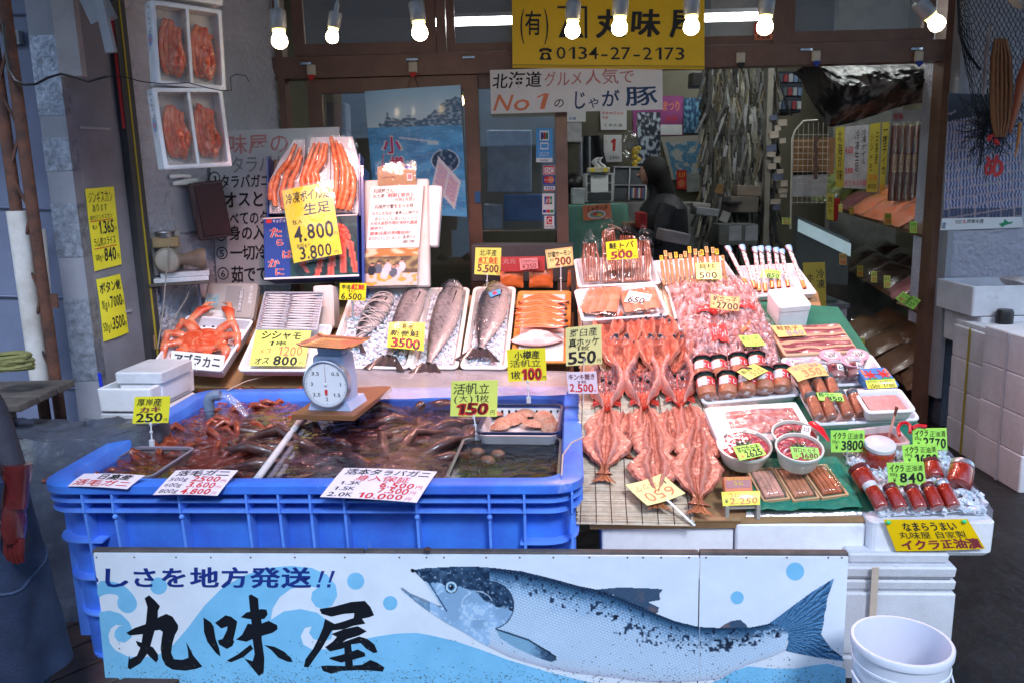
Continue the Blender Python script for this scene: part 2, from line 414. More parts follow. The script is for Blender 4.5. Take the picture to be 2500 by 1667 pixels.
dirB=Vector((math.cos(math.radians(68)),math.sin(math.radians(68)),0))
B0=Vector((xA+.06,4.02,0));
pB=Pl(B0,dirB,UZ)
tB=(pB.hit(312,500)-B0).dot(dirB)
leaf=thing('sliding_door',B0,'grey sliding metal door leaf carrying two yellow handwritten notices','door')
leaf.matrix_basis=Matrix((dirB,UZ.cross(dirB)*-1*-1,UZ)).transposed().to_4x4();leaf.matrix_basis.translation=B0
leaf.matrix_basis=Matrix.Translation(B0)@Matrix.Rotation(math.radians(68),4,'Z')
LEAFM=mat('door_leaf',(.24,.24,.28),.5,.25,4,.15,40,rgb2=(.17,.16,.18),scuff_glint=(.12,.09,.08),sks=4,skt=.64)
MB().box((tB/2,.02,2.1),(tB,.04,4.2)).build('leaf_panel',LEAFM,leaf)
for z in(1.95,1.05,.35):MB().box((tB/2-.02,-.004,z),(tB-.08,.008,.012)).build('seam_rib',GREYP,leaf)
tr=thing('door_track',B0+dirB*tB,'black vertical door track with a thin yellow line','door track')
tr.matrix_basis=Matrix.Translation(B0+dirB*tB)@Matrix.Rotation(math.radians(68),4,'Z')
MB().box((.04,-.01,2.1),(.075,.07,4.2)).build('track_rail',DKG,tr)
MB().box((.04,-.048,2.1),(.008,.006,4.2)).build('yellow_line',mat('track_yellow',(.45,.35,.03),.6),tr)
D0=B0+dirB*(tB+.08)
D1=Vector((XL-.02,YF,0))
dD=(D1-D0).normalized();pD=Pl(D0,dD,UZ)
dl=(D1-D0).length
s=MB();nn=Vector((dD.y,-dD.x,0))
s.grid(lambda u,v:D0+dD*(dl*u)+UZ*(3.6*v)+nn*(.008+nz(u*34,v*110)*.011+nz(u*80,v*250)*.006),110,300)
s.add([D0-nn*.1,D1-nn*.1,D1-nn*.1+UZ*3.6,D0-nn*.1+UZ*3.6],[(0,1,2,3)])
struct('wall_stucco',s,STUC,smooth=True)
xp0=XR+.035
s=MB();s.grid(lambda u,v:(xp0+1.6*u,YF-.12+nz(u*54,v*100)*.010+nz(u*120,v*220)*.005,.62+3.0*v),170,290)
s.grid(lambda u,v:(xp0,YF-.12+.5*u,.62+3.0*v),2,2)
struct('pillar_right',s,STUC,smooth=True)
s=MB();wbox(s,xp0+.02,xp0+2.6,YF-.10,YF+.3,0,.62);struct('pillar_base',s,mat('pillar_base_paint',(.09,.11,.16),.7,.3,6,.2,30))
fr=MB()
wbox(fr,XL-.04,XR+.035,YF-.02,YF+.10,ZB0,ZB1+.02)
wbox(fr,XL-.04,XR+.035,YF-.02,YF+.10,3.3,3.6)
for(a,b_)in((696,712),(2283,2303)):wbox(fr,fx(a),fx(b_),YF-.025,YF+.105,0,3.4)
for(a,b_)in((1066,1088),(1886,1912)):wbox(fr,fx(a,80),fx(b_,80),YF-.01,YF+.08,ZB1+.02,3.3)
struct('shop_front_frame',fr,BROWN)
LB=mat('brown_door_frame',(.26,.15,.11),.35,.2,8,.05,60,metal=.2)
s=MB();wbox(s,xp0-.035,xp0,YF-.13,YF-.01,.2,3.4);struct('frame_edge_strip',s,GREYP)
def window(label,name,cat,a,b_,z0,z1,y,glassmat,fw=.045,mt=BROWN):
    t=thing(name,((a+b_)/2,y,z0),label,cat);w=b_-a;h=z1-z0
    f=MB()
    for(cx,cz,sx,sz)in((-w/2+fw/2,h/2,fw,h),(w/2-fw/2,h/2,fw,h),(0,fw/2,w-2*fw,fw),(0,h-fw/2,w-2*fw,fw)):f.box((cx,0,cz),(sx,.04,sz))
    f.build('frame',mt,t,smooth=False)
    MB().box((0,.004,h/2),(w-2*fw+.006,.006,h-2*fw+.006)).build('pane',glassmat,t,smooth=False)
    return t
ZT=ZB1+.025
w1=window('frosted transom window over the left sliding door, dark shapes behind','transom_window','window',fx(714,80),fx(1064,80),ZT,3.29,YF+.02,FROST,.07)
w2=window('long frosted transom window behind the yellow sign, tube light showing through','transom_window','window',fx(1090,80),fx(1884,80),ZT,3.29,YF+.02,FROST,.05)
w3=window('frosted transom window at the right end above the opening','transom_window','window',fx(1914,80),fx(2281,80),ZT,3.29,YF+.02,FROST,.065)
d1=window('sliding glass door behind the blue sea poster','glass_door','glass door',fx(762),fx(1172),.1,ZB0-.004,YF+.03,GLASS,.085,BROWN)
d2=window('sliding glass door carrying the card payment stickers','glass_door','glass door',fx(1140),fx(1388),.1,ZB0-.004,YF+.09,GLASS,.075,LB)
dh=MB();dh.box((fx(1163)-((fx(762)+fx(1172))/2),-.026,fz(1163,482)-.1),(.035,.012,.07));dh.build('door_handle',mat('blue_handle',(.02,.12,.3),.5),d1)
for i,(x,y,c)in enumerate([(760,172,'r'),(1008,165,'r'),(1808,142,'k'),(1992,138,'b'),(2243,138,'b')]):
    p=FAC.hit(x,y,.03)
    lab=['cream wall hook above the left door edge, red tip','cream wall hook from which the sea poster hangs, red tip','round tipped cream hook right of the yellow sign',
           'cream hook with blue tip over the middle of the opening','cream hook with blue tip at the right end of the beam'][i]
    t=thing('wall_hook',p,lab,'hook','cream hooks along the brown beam')
    MB().bbox((0,0,0),(.055,.02,.065),.006).build('hook_plate',mat('cream_plastic',(.62,.55,.42),.5),t)
    MB().prism([(-.02,-.03),(.02,-.03),(.02,-.045),(0,-.065),(-.02,-.045)],-.022,-.008,'xz').build('hook_tip',INK[c],t)
for i,(x,y)in enumerate([(745,156),(1006,146),(1144,141),(1968,122),(2238,120)]):
    p=FAC.hit(x,y,.03);t=MB();t.bbox((0,0,0),(.075,.014,.018),.003)
    tag(t.build('window_catch',mat('chrome',(.5,.5,.52),.25,metal=1),None,Matrix.Translation(p)),'small metal window catch on the brown beam','catch','metal window catches')
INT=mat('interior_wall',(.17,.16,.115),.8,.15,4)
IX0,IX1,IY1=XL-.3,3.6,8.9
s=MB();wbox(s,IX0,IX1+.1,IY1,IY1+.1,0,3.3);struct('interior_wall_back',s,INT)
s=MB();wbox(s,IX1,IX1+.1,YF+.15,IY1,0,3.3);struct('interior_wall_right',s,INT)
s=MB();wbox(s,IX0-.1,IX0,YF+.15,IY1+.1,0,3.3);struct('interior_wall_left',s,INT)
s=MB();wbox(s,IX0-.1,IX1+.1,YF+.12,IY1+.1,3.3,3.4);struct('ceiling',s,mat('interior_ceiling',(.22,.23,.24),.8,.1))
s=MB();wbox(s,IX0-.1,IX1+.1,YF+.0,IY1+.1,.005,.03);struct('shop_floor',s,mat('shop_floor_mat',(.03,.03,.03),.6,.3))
s=MB();wbox(s,-5,5,2.3,YF-.03,3.35,3.45);struct('canopy',s,mat('canopy_board',(.12,.12,.14),.8,.2))
s=MB();wbox(s,-5,XL-.05,YF+.02,YF+.3,2.7,3.4);wbox(s,-9,-2,4.1,YF+.3,4.2,4.3);struct('wall_upper',s,GREYP)
for i,(x0,y0,x1,y1,Y)in enumerate([(1085,52,1262,48,6.6),(1715,42,1850,40,6.6),(1700,88,1800,86,8.2),(2090,-130,2200,-130,6.2)]):
    a=VF(Y).hit(x0-20,y0);b_=VF(Y).hit(x1+10,y0)
    t=thing('tube_light',(a+b_)/2,['lit tube light seen through the long transom left of the yellow sign','lit tube light seen through the transom right of the yellow sign','lower lit tube light farther inside right of the yellow sign','added unseen tube light above the goods shelves, behind the right transom'][i],'tube light','tube lights inside the shop')
    L_=(b_-a).length
    MB().bbox((0,0,.03),(L_+.3,.16,.03),.004).build('fitting',WHITE,t)
    MB().bbox((0,-.01,-.005),(L_+.1,.12,.04),.01).build('tube',mat('tube_glow',(.95,1,1),emit=9)if i<3 else mat('tube_glow_added',(.95,1,.98),emit=22),t)  # the near tube over the shelves is added out of view to brighten goods
# ---------------------------------------------------------------- lamps
BULB=mat('bulb_glow',(1,.80,.50),.3,0,emit=11)
RIMY=mat('bulb_collar',(.9,.75,.2),.4,0,emit=1.5)
PINK=(1.0,.50,.46)
def lamp(px,py,Y,label,tilt=(0,0),lit=True,size=1.0,aim=-.28,power=9):
    p=VF(Y).hit(px,py)
    t=thing('spot_lamp',p,label,'lamp','spot lamps hanging over the stall')
    t.rotation_euler=(tilt[0],tilt[1],0)
    s_=size*.84
    MB().lathe([(.04*s_,.037*s_),(.045*s_,.040*s_),(.125*s_,.041*s_),(.135*s_,.034*s_)],20).build('lamp_housing',CERAM,t)
    a=MB();a.box((0,0,.15*s_),(.016,.02,.05));a.tube([(0,0,.16*s_),(0,0,.30)],.006,8);a.bbox((0,0,.235),(.035,.035,.03),.004);a.build('lamp_bracket',CERAM,t)
    if lit:
        MB().lathe([(.046*s_,.030*s_),(.03*s_,.034*s_),(.028*s_,.030*s_)],20).build('bulb_collar',RIMY,t)
        MB().lathe([(.03*s_,.026*s_),(.012*s_,.031*s_),(-.004*s_,.039*s_),(-.026*s_,.041*s_),(-.044*s_,.033*s_),(-.054*s_,.018*s_),(-.058*s_,.004)],20).build('bulb',BULB,t)
        l=bpy.data.lights.new('lamp_light','SPOT');l.energy=power*.84;l.color=PINK;l.spot_size=math.radians(118);l.spot_blend=.7;l.shadow_soft_size=.05
        lo=bpy.data.objects.new('lamp_light',l);COL.objects.link(lo)
        tgt=Vector((p.x*.75+.25,p.y+aim,.5));dirv=tgt-(p+Vector((0,-.01,-.09)))
        lo.location=p+Vector((0,-.02,-.1));lo.rotation_euler=dirv.to_track_quat('-Z','Y').to_euler()
    else:
        MB().lathe([(.044*s_,.03*s_),(.06*s_,.028*s_),(.06*s_,.002)],20).build('lamp_socket',BLK,t)
    return t
YL=3.75
lamp(682,92,YL,'lit spot lamp at the far left, in front of the stucco wall',power=18,aim=.7)
lamp(812,84,YL,'lit spot lamp tilted with a flared bulb, second from the left',(0,.22),size=.8,power=16,aim=.6)
lamp(1024,72,YL,'lit spot lamp in front of the left transom frame edge',(0,-.08),power=14,aim=.3)
lamp(1398,68,YL,'lit spot lamp over the triangle mark of the yellow sign',(0,.05),size=.95,power=13)
lamp(1513,60,YL,'lit spot lamp over the middle characters of the yellow sign',(0,.05),power=13)
lamp(1688,58,YL,'lit spot lamp over the right end of the yellow sign',(0,0),power=14)
lamp(1868,58,YL,'lit spot lamp right of the yellow sign by the red sticker',(0,.06),power=14)
lamp(2282,52,YL,'lit spot lamp tilted sideways at the right end of the window',(0,-.75),power=9)
lamp(2462,28,YL,'unlit white spot lamp with empty socket above the hanging net',(0.1,.7),lit=False,size=1.15)
trk=thing('lamp_rail',VF(YL).hit(1500,-160),'white rail under the canopy carrying the spot lamps','rail')
zr=trk.location.z;MB().bbox((0,0,.0),(4.2,.05,.04),.005).build('rail_bar',WHITE,trk)
c=MB()
for k in range(8):wbox(c,-1.9+k*.5,-1.88+k*.5,-.01,.01,.02,3.35-zr)
c.build('rail_hangers',WHITE,trk)
# ---------------------------------------------------------------- signs over the door
SG=VF(YF-.08)
card('yellow shop sign with black characters and telephone number above the entrance',[(1250,-6),(1720,-6),(1720,170),(1251,166)],SG,'s',[
    ('(',.035,.13,.07,.55,'k',.0,{'hand':0}),('有',.065,.18,.155,.54,'k',.012,{'hand':0}),(')',.16,.13,.195,.55,'k',0,{'hand':0}),
    ('味',.61,.15,.775,.56,'k',.035,{'hand':.6}),('丸',.435,.15,.59,.56,'k',.035,{'hand':.6}),('屋',.82,.15,.97,.56,'k',.035,{'hand':.6}),
    ('0134-27-2173',.225,.68,.90,.875,'k',.002,{'hand':0})],shapes=[
    ([(.235,.125),(.39,.125),(.39,.155),(.235,.155)],'k'),([(.376,.155),(.39,.155),(.39,.575),(.376,.575)],'k'),
    ([(.24,.565),(.372,.565),(.30,.165)],'k'),(rec(.0,.955,1,.962),'k'),(rec(.0,.975,1,.98),'k'),
    (rec(.15,.80,.195,.885),'k'),([(.14,.735),(.16,.715),(.185,.715),(.205,.735),(.205,.775),(.19,.775),(.185,.755),(.16,.755),(.155,.775),(.14,.775)],'k'),
    ([(.155,.78),(.19,.78),(.205,.885),(.14,.885)],'k'),(ell(.1725,.835,.012,.032),CARD['s'])],cat='shop sign',name='shop_sign',thick=.02,bend=0)
card('white paper banner with black and red brush writing under the yellow sign',[(1196,172),(1617,160),(1618,268),(1199,279)],VF(YF-.06),'w',[
    ('北海道',.01,.06,.30,.44,'k',.016),('グルメ',.31,.05,.54,.42,'f',.006),('人気で',.55,.05,.84,.40,'f',.006),
    ('No1',.02,.50,.35,.94,'o',.01,{'slant':.25}),('の',.365,.66,.43,.90,'k',.01),('じ',.47,.48,.56,.95,'n',.016),('や',.565,.68,.63,.94,'n',.012),
    ('が',.64,.50,.75,.92,'n',.016),('豚',.77,.44,.98,.94,'n',.016)],cat='banner',name='paper_banner',bend=.006)
GS=VF(YF+.075)
card('blue and white payment sticker, uppermost on the glass door',[(1309,314),(1349,314),(1349,397),(1309,397)],GS,INK['c'],[
    ('JCB',.27,.16,.73,.30,'k',.01,{'hand':0}),('WELCOME',.2,.70,.8,.75,'w',0,{'hand':0}),('取扱店',.2,.77,.8,.82,'w',0,{'hand':0}),('BANK',.25,.91,.75,.97,'k',0,{'hand':0})],
    shapes=[(rec(.22,.07,.78,.36),WHITE),(rec(.28,.12,.44,.32),'b'),(rec(.45,.12,.58,.32),'r'),(rec(.59,.12,.73,.32),'g'),(rec(.25,.42,.75,.62),WHITE),(rec(.3,.46,.7,.58),'c'),(rec(.0,.87,1,1),WHITE)],cat='sticker',name='payment_sticker',group='payment stickers on the glass door',bend=0,thick=.001)
card('red sticker with white letters DC on the glass door',[(1326,405),(1355,405),(1355,428),(1326,428)],GS,'w',[('DC',.2,.28,.85,.78,'r',.03,{'hand':0})],
     shapes=[(rec(.03,.03,.97,.97),'r'),(rec(.12,.2,.88,.85),WHITE)],cat='sticker',name='payment_sticker',group='payment stickers on the glass door',bend=0,thick=.001)
card('sticker of red and orange overlapping discs on the glass door',[(1326,429),(1355,429),(1355,450),(1326,450)],GS,INK['b'],[('MasterCard',.1,.42,.9,.6,'w',0,{'hand':0})],
     shapes=[(ell(.33,.5,.26,.42),'r'),(ell(.67,.5,.26,.42),'o')],cat='sticker',name='payment_sticker',group='payment stickers on the glass door',bend=0,thick=.001)
card('white sticker reading VISA between blue and orange bands',[(1328,452),(1355,452),(1355,467),(1328,467)],GS,'w',[('VISA',.12,.25,.88,.75,'b',.03,{'hand':0})],
     shapes=[(rec(0,0,1,.2),'b'),(rec(0,.8,1,1),'o')],cat='sticker',name='payment_sticker',group='payment stickers on the glass door',bend=0,thick=.001)
card('rounded white sticker reading JCB in blue, red and green bars',[(1324,473),(1353,473),(1353,524),(1324,524)],GS,'w',[('JCB',.2,.25,.8,.42,'w',.02,{'hand':0})],
     shapes=[(rec(.18,.14,.38,.52),'b'),(rec(.4,.14,.6,.52),'r'),(rec(.62,.14,.82,.52),'g'),(rec(.05,.78,.33,.92),'b'),(rec(.36,.78,.64,.92),'r'),(rec(.67,.78,.95,.92),'g')],cat='sticker',name='payment_sticker',group='payment stickers on the glass door',bend=0,thick=.001)
card('white sticker with a dark red letter C at the bottom of the glass door',[(1329,528),(1353,528),(1353,559),(1329,559)],GS,'w',[('C',.3,.12,.72,.58,'w',.05,{'hand':0}),('NICOS',.1,.74,.9,.9,'k',.01,{'hand':0})],
     shapes=[(rec(.22,.04,.78,.66),'r')],cat='sticker',name='payment_sticker',group='payment stickers on the glass door',bend=0,thick=.001)
card('red and orange stamp sticker on the transom right of the yellow sign',[(1842,56),(1886,56),(1886,98),(1842,98)],VF(YF-.005),INK['r'],[('札信販',.12,.72,.88,.95,'k',.02,{'hand':0})],
     shapes=[(ell(.5,.33,.3,.27),WHITE),(ell(.5,.33,.22,.2),'r'),(rec(0,.66,1,1),'o')],cat='sticker',name='window_sticker',bend=0,thick=.001)
# ---------------------------------------------------------------- sea poster on the door
PP=VF(YF-.035)
def sea(u,v):
    n1=nz(u*5,v*14,3);n2=nz(u*22,v*60,1)
    if v<.30:
        c=lerp((.40,.68,.88),(.75,.88,.95),v/.3)
        r=.30-.04-.17*sst(.52,.95,u)-.05*math.exp(-((u-.45)/.08)**2)-.07*math.exp(-((u-.22)/.018)**2)-.03*math.exp(-((u-.28)/.07)**2)+.02*n2
        if v>r and u>.12:c=lerp((.05,.13,.25),(.35,.48,.62),sst(-.1,.4,n2+.4*(v-r)))
    else:
        c=lerp((.07,.30,.62),(.13,.50,.86),sst(-.4,.4,n1));c=lerp(c,(.45,.7,.92),max(0,n2)*.6)
        d=((u-.80)/.14)**2+((v-.57)/.085)**2
        if d<1:c=lerp((.02,.06,.13),(.3,.42,.55),sst(0,.5,nz(u*24,v*30,9)))
        elif d<1.12:c=(.8,.85,.9)
        if abs(v-.43)<.012 and.62<u<.74:c=(.6,.75,.85)
        if abs(v-.38-.1*(u-.3))<.008 and.32<u<.72:c=lerp(c,(.75,.8,.85),.7)
        a,b2=u-.80,(v-.74)/1.5;x,y=a*.87+b2*.5,-a*.5+b2*.87
        if abs(x)<.13 and abs(y)<.085:c=(.78,.8,.86)if abs(abs(x)-.06)>.05 or abs(y)>.06 else lerp((.6,.45,.7),(.8,.6,.6),sst(-.3,.3,nz(u*60,v*60)))
    return c
q=[(890,224),(1124,208),(1140,530),(915,520)]
P=[PP.hit(*p)for p in q];cen=sum(P,Vector())/4;fm=quadmap([p-cen for p in P],.012,Vector((0,-1,0)))
pm=MB();pm.grid(lambda u,v:fm(u,v),110,150,sea);
po=pm.build('sea_poster',mat('poster_print',(1,1,1),.3,.04,vcol=True,coat=.3),None,Matrix.Translation(cen))
tag(po,'blue sea poster with a boat, islands and pink characters hanging on the glass door','poster')
bk=MB();bk.add([fm(u,v,-.004)for u,v in((0,0),(1,0),(1,1),(0,1))],[(3,2,1,0)]);bk.build('poster_back',PAPER,po,smooth=False)
for ink,L2 in(('w',[('小',.13,.36,.36,.52),('樽',.20,.525,.37,.66),('の',.22,.68,.32,.74),('ん',.09,.545,.19,.64),('「',.08,.51,.17,.57)]),('p',[('小',.15,.37,.34,.51),('樽',.21,.53,.36,.65),('の',.23,.685,.31,.735),('ん',.10,.55,.18,.635),('「',.085,.515,.165,.57)])):
    m2=MB()
    for t in L2:layout(m2,t[0],t[1:],lambda u,v:fm(u,v,.002 if ink=='w' else.003),.05 if ink=='w' else.022,0)
    m2.build('lettering',INK[ink],po,smooth=False)
m2=MB();m2.tube([FAC.hit(1006,178,.04),PP.hit(995,216)],.0025,5);m2.tube([FAC.hit(1007,178,.04),PP.hit(1022,214)],.0025,5)
tag(m2.build('poster_string',BLK),'thin dark cord holding the sea poster on its hook','cord')
# ================================================================== street side behind the camera (seen in the door glass)
ob=thing('street_building',(0,-9,0),'plain grey building across the street, mirrored in the door glass','building')
MB().box((0,0,3.6),(26,2,7.2)).build('wall',mat('street_wall',(.62,.70,.80),.8,.2,1),ob,smooth=False)
for k in range(9):MB().box((-10+k*2.5,1.03,1.3),(1.5,.06,2.2)).build('door',mat('street_glass',(.05,.08,.12),.1,.1),ob,smooth=False)
for k in range(9):MB().box((-10+k*2.5,1.01,4.6),(1.3,.04,1.4)).build('window',mat('street_glass',(.05,.08,.12),.1,.1),ob,smooth=False)
# ================================================================== LEFT SIDE
YS=3.55
pS=VF(YS)
sc=thing('scaffold_frame',pS.hit(110,1060)*1,'rusty steel truss of two pipes and a zigzag rod by the left wall','scaffold')
o0=sc.location.copy();o0.z=0;sc.location=o0
def L(pts,o=o0):return[Vector(p)-o for p in pts]
xa,xb=pS.hit(55,620).x,pS.hit(105,700).x
for x in(xa,xb):MB().tube(L([(x,YS,0),(x,YS,1.5),(x,YS,3.4)]),.024,12).build('pipe',RUST,sc)
z=.55;k=0;pts=[]
while z<3.3:pts.append((xa if k%2 else xb,YS-.012,z));z+=.17;k+=1
MB().tube(L(pts),.007,6).build('zigzag_rod',RUST,sc)
b=MB();b.box(tuple(Vector((xb+.03,YS,fz(140,735)*0+pS.hit(135,735).z))-o0),(.05,.012,.06));b.build('bracket_plate',RUST,sc)
sl_=thing('pipe_sleeve',(xa,YS,0),'white plastic pipe sleeve around the rusty pipe, stained and open below','pipe sleeve')
za,zb=pS.hit(30,516).z,pS.hit(90,935).z
MB().lathe([(zb,.040),(za,.040),(za,.026),(zb+.01,.026)],20,cap0=False,cap1=False).build('sleeve',mat('old_white_pvc',(.62,.62,.62),.5,.3,6,rgb2=(.4,.37,.34)),sl_)
sl2=MB();sl2.tube([VF(3.9).hit(100,560),VF(3.9).hit(128,870)],.02,10)
tag(sl2.build('white_pipe',mat('old_white_pvc',(1,1,1))),'thin white pipe leaning behind the rusty scaffold','pipe')
cab=MB();pc=VF(3.5)
pts=[pc.hit(*p)for p in[(8,60),(12,110),(22,170),(36,196),(60,208),(88,206),(118,190),(150,181),(185,190),(215,200),(240,193),(262,187)]]
cab.tube(pts,.005,6);tag(cab.build('cable',BLK),'thick black cable sagging across the left wall','cable')
cab=MB();pc=VF(3.72)
pts=[pc.hit(*p)for p in[(262,187),(310,190),(345,200),(400,206),(460,203),(505,215),(540,222),(565,222),(563,190),(575,182),(600,186),(608,200)]]
cab.tube(pts,.0022,5);tag(cab.build('wire',BLK),'thin dark wire strung over the hanging crab boxes','wire')
s=MB();p0=VF(3.9).hit(132,0);p1=VF(3.9).hit(188,186)
s.box(((p0.x+p1.x)/2,3.93,(p1.z+3.6)/2),(.1,.05,3.6-p1.z));tag(s.build('concrete_strip',mat('pale_concrete',(.42,.38,.38),.85,.2,8,.5,60),smooth=False),'pale rough concrete strip at the top of the left wall','wall strip')
s=thing('awning_arm',VF(3.85).hit(240,20),'folded grey metal awning arm at the top left','awning arm')
MB().box((0,0,0),(.10,.06,.12),Matrix.Rotation(-.35,4,'Y')).build('arm_block',GREYP,s)
MB().box((.03,-.04,-.05),(.04,.03,.3),Matrix.Rotation(-.12,4,'Y')).build('arm_bar',GREYP,s)
b=MB();b.box((0,0,0),(.012,.05,.55));tag(b.build('red_strip',INK['r'],None,Matrix.Translation(pD.hit(292,175,.03))),'narrow red strip beside the black door track','strip')
b=MB();b.box((0,0,0),(.05,.04,.06));b.box((0,-.022,0),(.028,.008,.035));tag(b.build('switch_box',GREYP,None,Matrix.Translation(VF(3.98).hit(38,93))),'small grey switch box on the steel panel','switch')
pL=Pl(B0-dirB.cross(UZ)*0+Vector((dirB.y,-dirB.x,0))*.006,dirB,UZ)
card('tall yellow notice reading 1,365 and 840 on the grey door leaf',[(208,462),(278,456),(297,646),(231,663)],pL,'y',[
    ('ジンギスカン',.06,.03,.92,.19,'k',0),('あります',.16,.19,.70,.29,'k',0),('味付ジンギスカン',.05,.32,.85,.39,'k',.0),('1K入',.08,.44,.28,.50,'k',0),
    ('1.365',.30,.40,.86,.57,'k',.014),('円',.87,.5,.95,.55,'k',0),('ラム肉スライス',.08,.60,.88,.72,'k',.01),('500g入',.08,.80,.38,.88,'k',0),('840',.40,.74,.84,.92,'k',.02),('円',.86,.84,.95,.92,'k',0)],
    shapes=[(rec(.05,.395,.86,.405),'r'),(rec(.08,.73,.88,.74),'r')],cat='notice',name='paper_notice')
card('lower yellow notice reading 7000 and 3500 on the grey door leaf',[(235,683),(293,669),(315,812),(254,834)],pL,'y',[
    ('ボタン蛯',.06,.06,.92,.24,'k',.014),('1Kg入',.05,.34,.36,.50,'k',.005),('7000',.38,.30,.88,.50,'k',.014),('円',.86,.42,.96,.50,'k',0),('500g入',.03,.70,.36,.86,'k',.005),('3500',.36,.64,.88,.86,'k',.014),('円',.86,.78,.96,.88,'k',0)],cat='notice',name='paper_notice')
# ---------------- crab colours and builder
CRABM=mat('crab_shell',(1,1,1),.35,.25,60,.5,120,vcol=True,coat=.4)
def crab_mb(kind='king',spread=1.0,seed=0,body=.10,leg=.22,pose='spread'):
    lr={'king':1.5,'live':1.15,'dark':1.25}[kind]
    random.seed(seed);mb_body,legs=MB(),[]
    base=dict(king=(.64,.065,.02),live=(.20,.024,.008),dark=(.045,.014,.012))[kind]
    pale=dict(king=(.80,.30,.16),live=(.32,.07,.03),dark=(.11,.045,.035))[kind]
    def bf(u,v):
        a=u*2*PI;r=math.sin(v*PI*.5);rr=body*(1+.10*math.cos(a*2)-.08*math.sin(a))
        h=math.cos(v*PI*.5)**.6
        q=nz(math.cos(a)*r*4,math.sin(a)*r*4,seed)
        return(math.cos(a)*r*rr,math.sin(a)*r*rr*.92,body*.38*h*(1+.35*q)+body*.04*math.sin(a*9)*r*(1-r)*4)
    def bc(u,v):return lerp(base,pale,sst(-.1,.5,nz(math.cos(u*2*PI)*v*9,math.sin(u*2*PI)*v*9,seed+5)))
    mb_body.grid(bf,24,9,bc)
    mb_body.grid(lambda u,v:(math.cos(u*2*PI)*body*.98*math.sin(v*PI/2),math.sin(u*2*PI)*body*.9*math.sin(v*PI/2),-body*.18*math.cos(v*PI/2)),16,4,lambda u,v:pale)
    if kind=='king':
        for k in range(46):
            a,r=random.uniform(0,2*PI),math.sqrt(random.random())*.85;x,y,z=bf(a/2/PI,math.asin(r)/PI*2)
            mb_body.add([(x-.004,y,z-.001),(x+.004,y,z-.001),(x,y+.005,z-.001),(x,y,z+.012)],[(0,1,3),(1,2,3),(2,0,3)],[pale]*4)
    for side in(-1,1):
        for k in range(4):
            m_=MB();ang=(50-k*36+random.uniform(-6,6))*PI/180
            if pose=='spread':
                d=Vector((math.cos(ang)*side,math.sin(ang),0));r0=body*.8
                if k==0:pass
                l1,l2,l3=leg*.36,leg*.46,leg*.38
                p0=d*r0;p1=p0+d*l1*.6*spread+Vector((0,0,body*.25));
                d2=Vector((math.cos(ang-.35-.1*k)*side,math.sin(ang-.45-.15*k),0));p2=p1+d*l2*spread*.7+d2*l2*.3+Vector((0,0,body*.15))
                d3=Vector((math.cos(ang-1.3)*side*.5,math.sin(ang-1.3)-.45,0)).normalized();p3=p2+d3*l3+Vector((0,0,-body*.35));p4=p3+d3*l3*.55+Vector((0,0,-body*.1))
                pts=[p0,p1,p1+(p2-p1)*.5,p2,p2+(p3-p2)*.5,p3,p4]
                rr=[body*q*lr for q in(.15,.155,.15,.14,.11,.09,.02)]
            m_.tube(pts,rr,8,cs=[lerp(base,pale,(.7 if i in(1,3,5)else.15))for i in range(7)])
            if kind=='king':
                for i in range(14):
                    t=random.random()*4.5;i0=int(t);p=Vector(pts[i0]).lerp(Vector(pts[i0+1]),t-i0);r_=rr[i0]
                    dd=Vector((random.uniform(-1,1),random.uniform(-1,1),random.uniform(.1,1))).normalized()*r_
                    m_.add([p+dd*.9+Vector((.004,0,0)),p+dd*.9+Vector((-.004,0,0)),p+dd*.9+Vector((0,.004,0)),p+dd*1.5],[(0,1,3),(1,2,3),(2,0,3)],[pale]*4)
            legs.append(m_)
    for side in(-1,1):
        m_=MB();p0=Vector((side*body*.45,body*.75,0));p1=p0+Vector((side*body*.45,body*.55,body*.2));p2=p1+Vector((-side*body*.25,body*.7,0));p3=p2+Vector((-side*body*.45,body*.35,0))
        m_.tube([p0,p1,p2,p2+(p3-p2)*.5,p3],[body*.15,body*.17,body*.25,body*.2,body*.03],8,cs=[base,pale,base,base,pale])
        m_.tube([p2,p2+Vector((-side*body*.15,body*.55,0)),p2+Vector((-side*body*.5,body*.65,0))],[body*.16,body*.12,body*.02],6,cs=pale)
        legs.append(m_)
    e=MB()
    for side in(-1,1):e.ball((side*body*.2,body*.92,body*.12),body*.06,8,6)
    return mb_body,legs,e
def crab(M,label,kind='king',seed=0,body=.1,leg=.22,group=None,spread=1,parts=True,name='king_crab',cat='crab'):
    bd,lg,e=crab_mb(kind,spread,seed,body,leg)
    t=thing(name,M,label,cat,group)
    bd.build('body',CRABM,t,ang=1.4);e.build('eyes',BLK,t)
    for i,l in enumerate(lg):l.build('leg' if i<8 else 'claw',CRABM,t,ang=1.4)
    return t
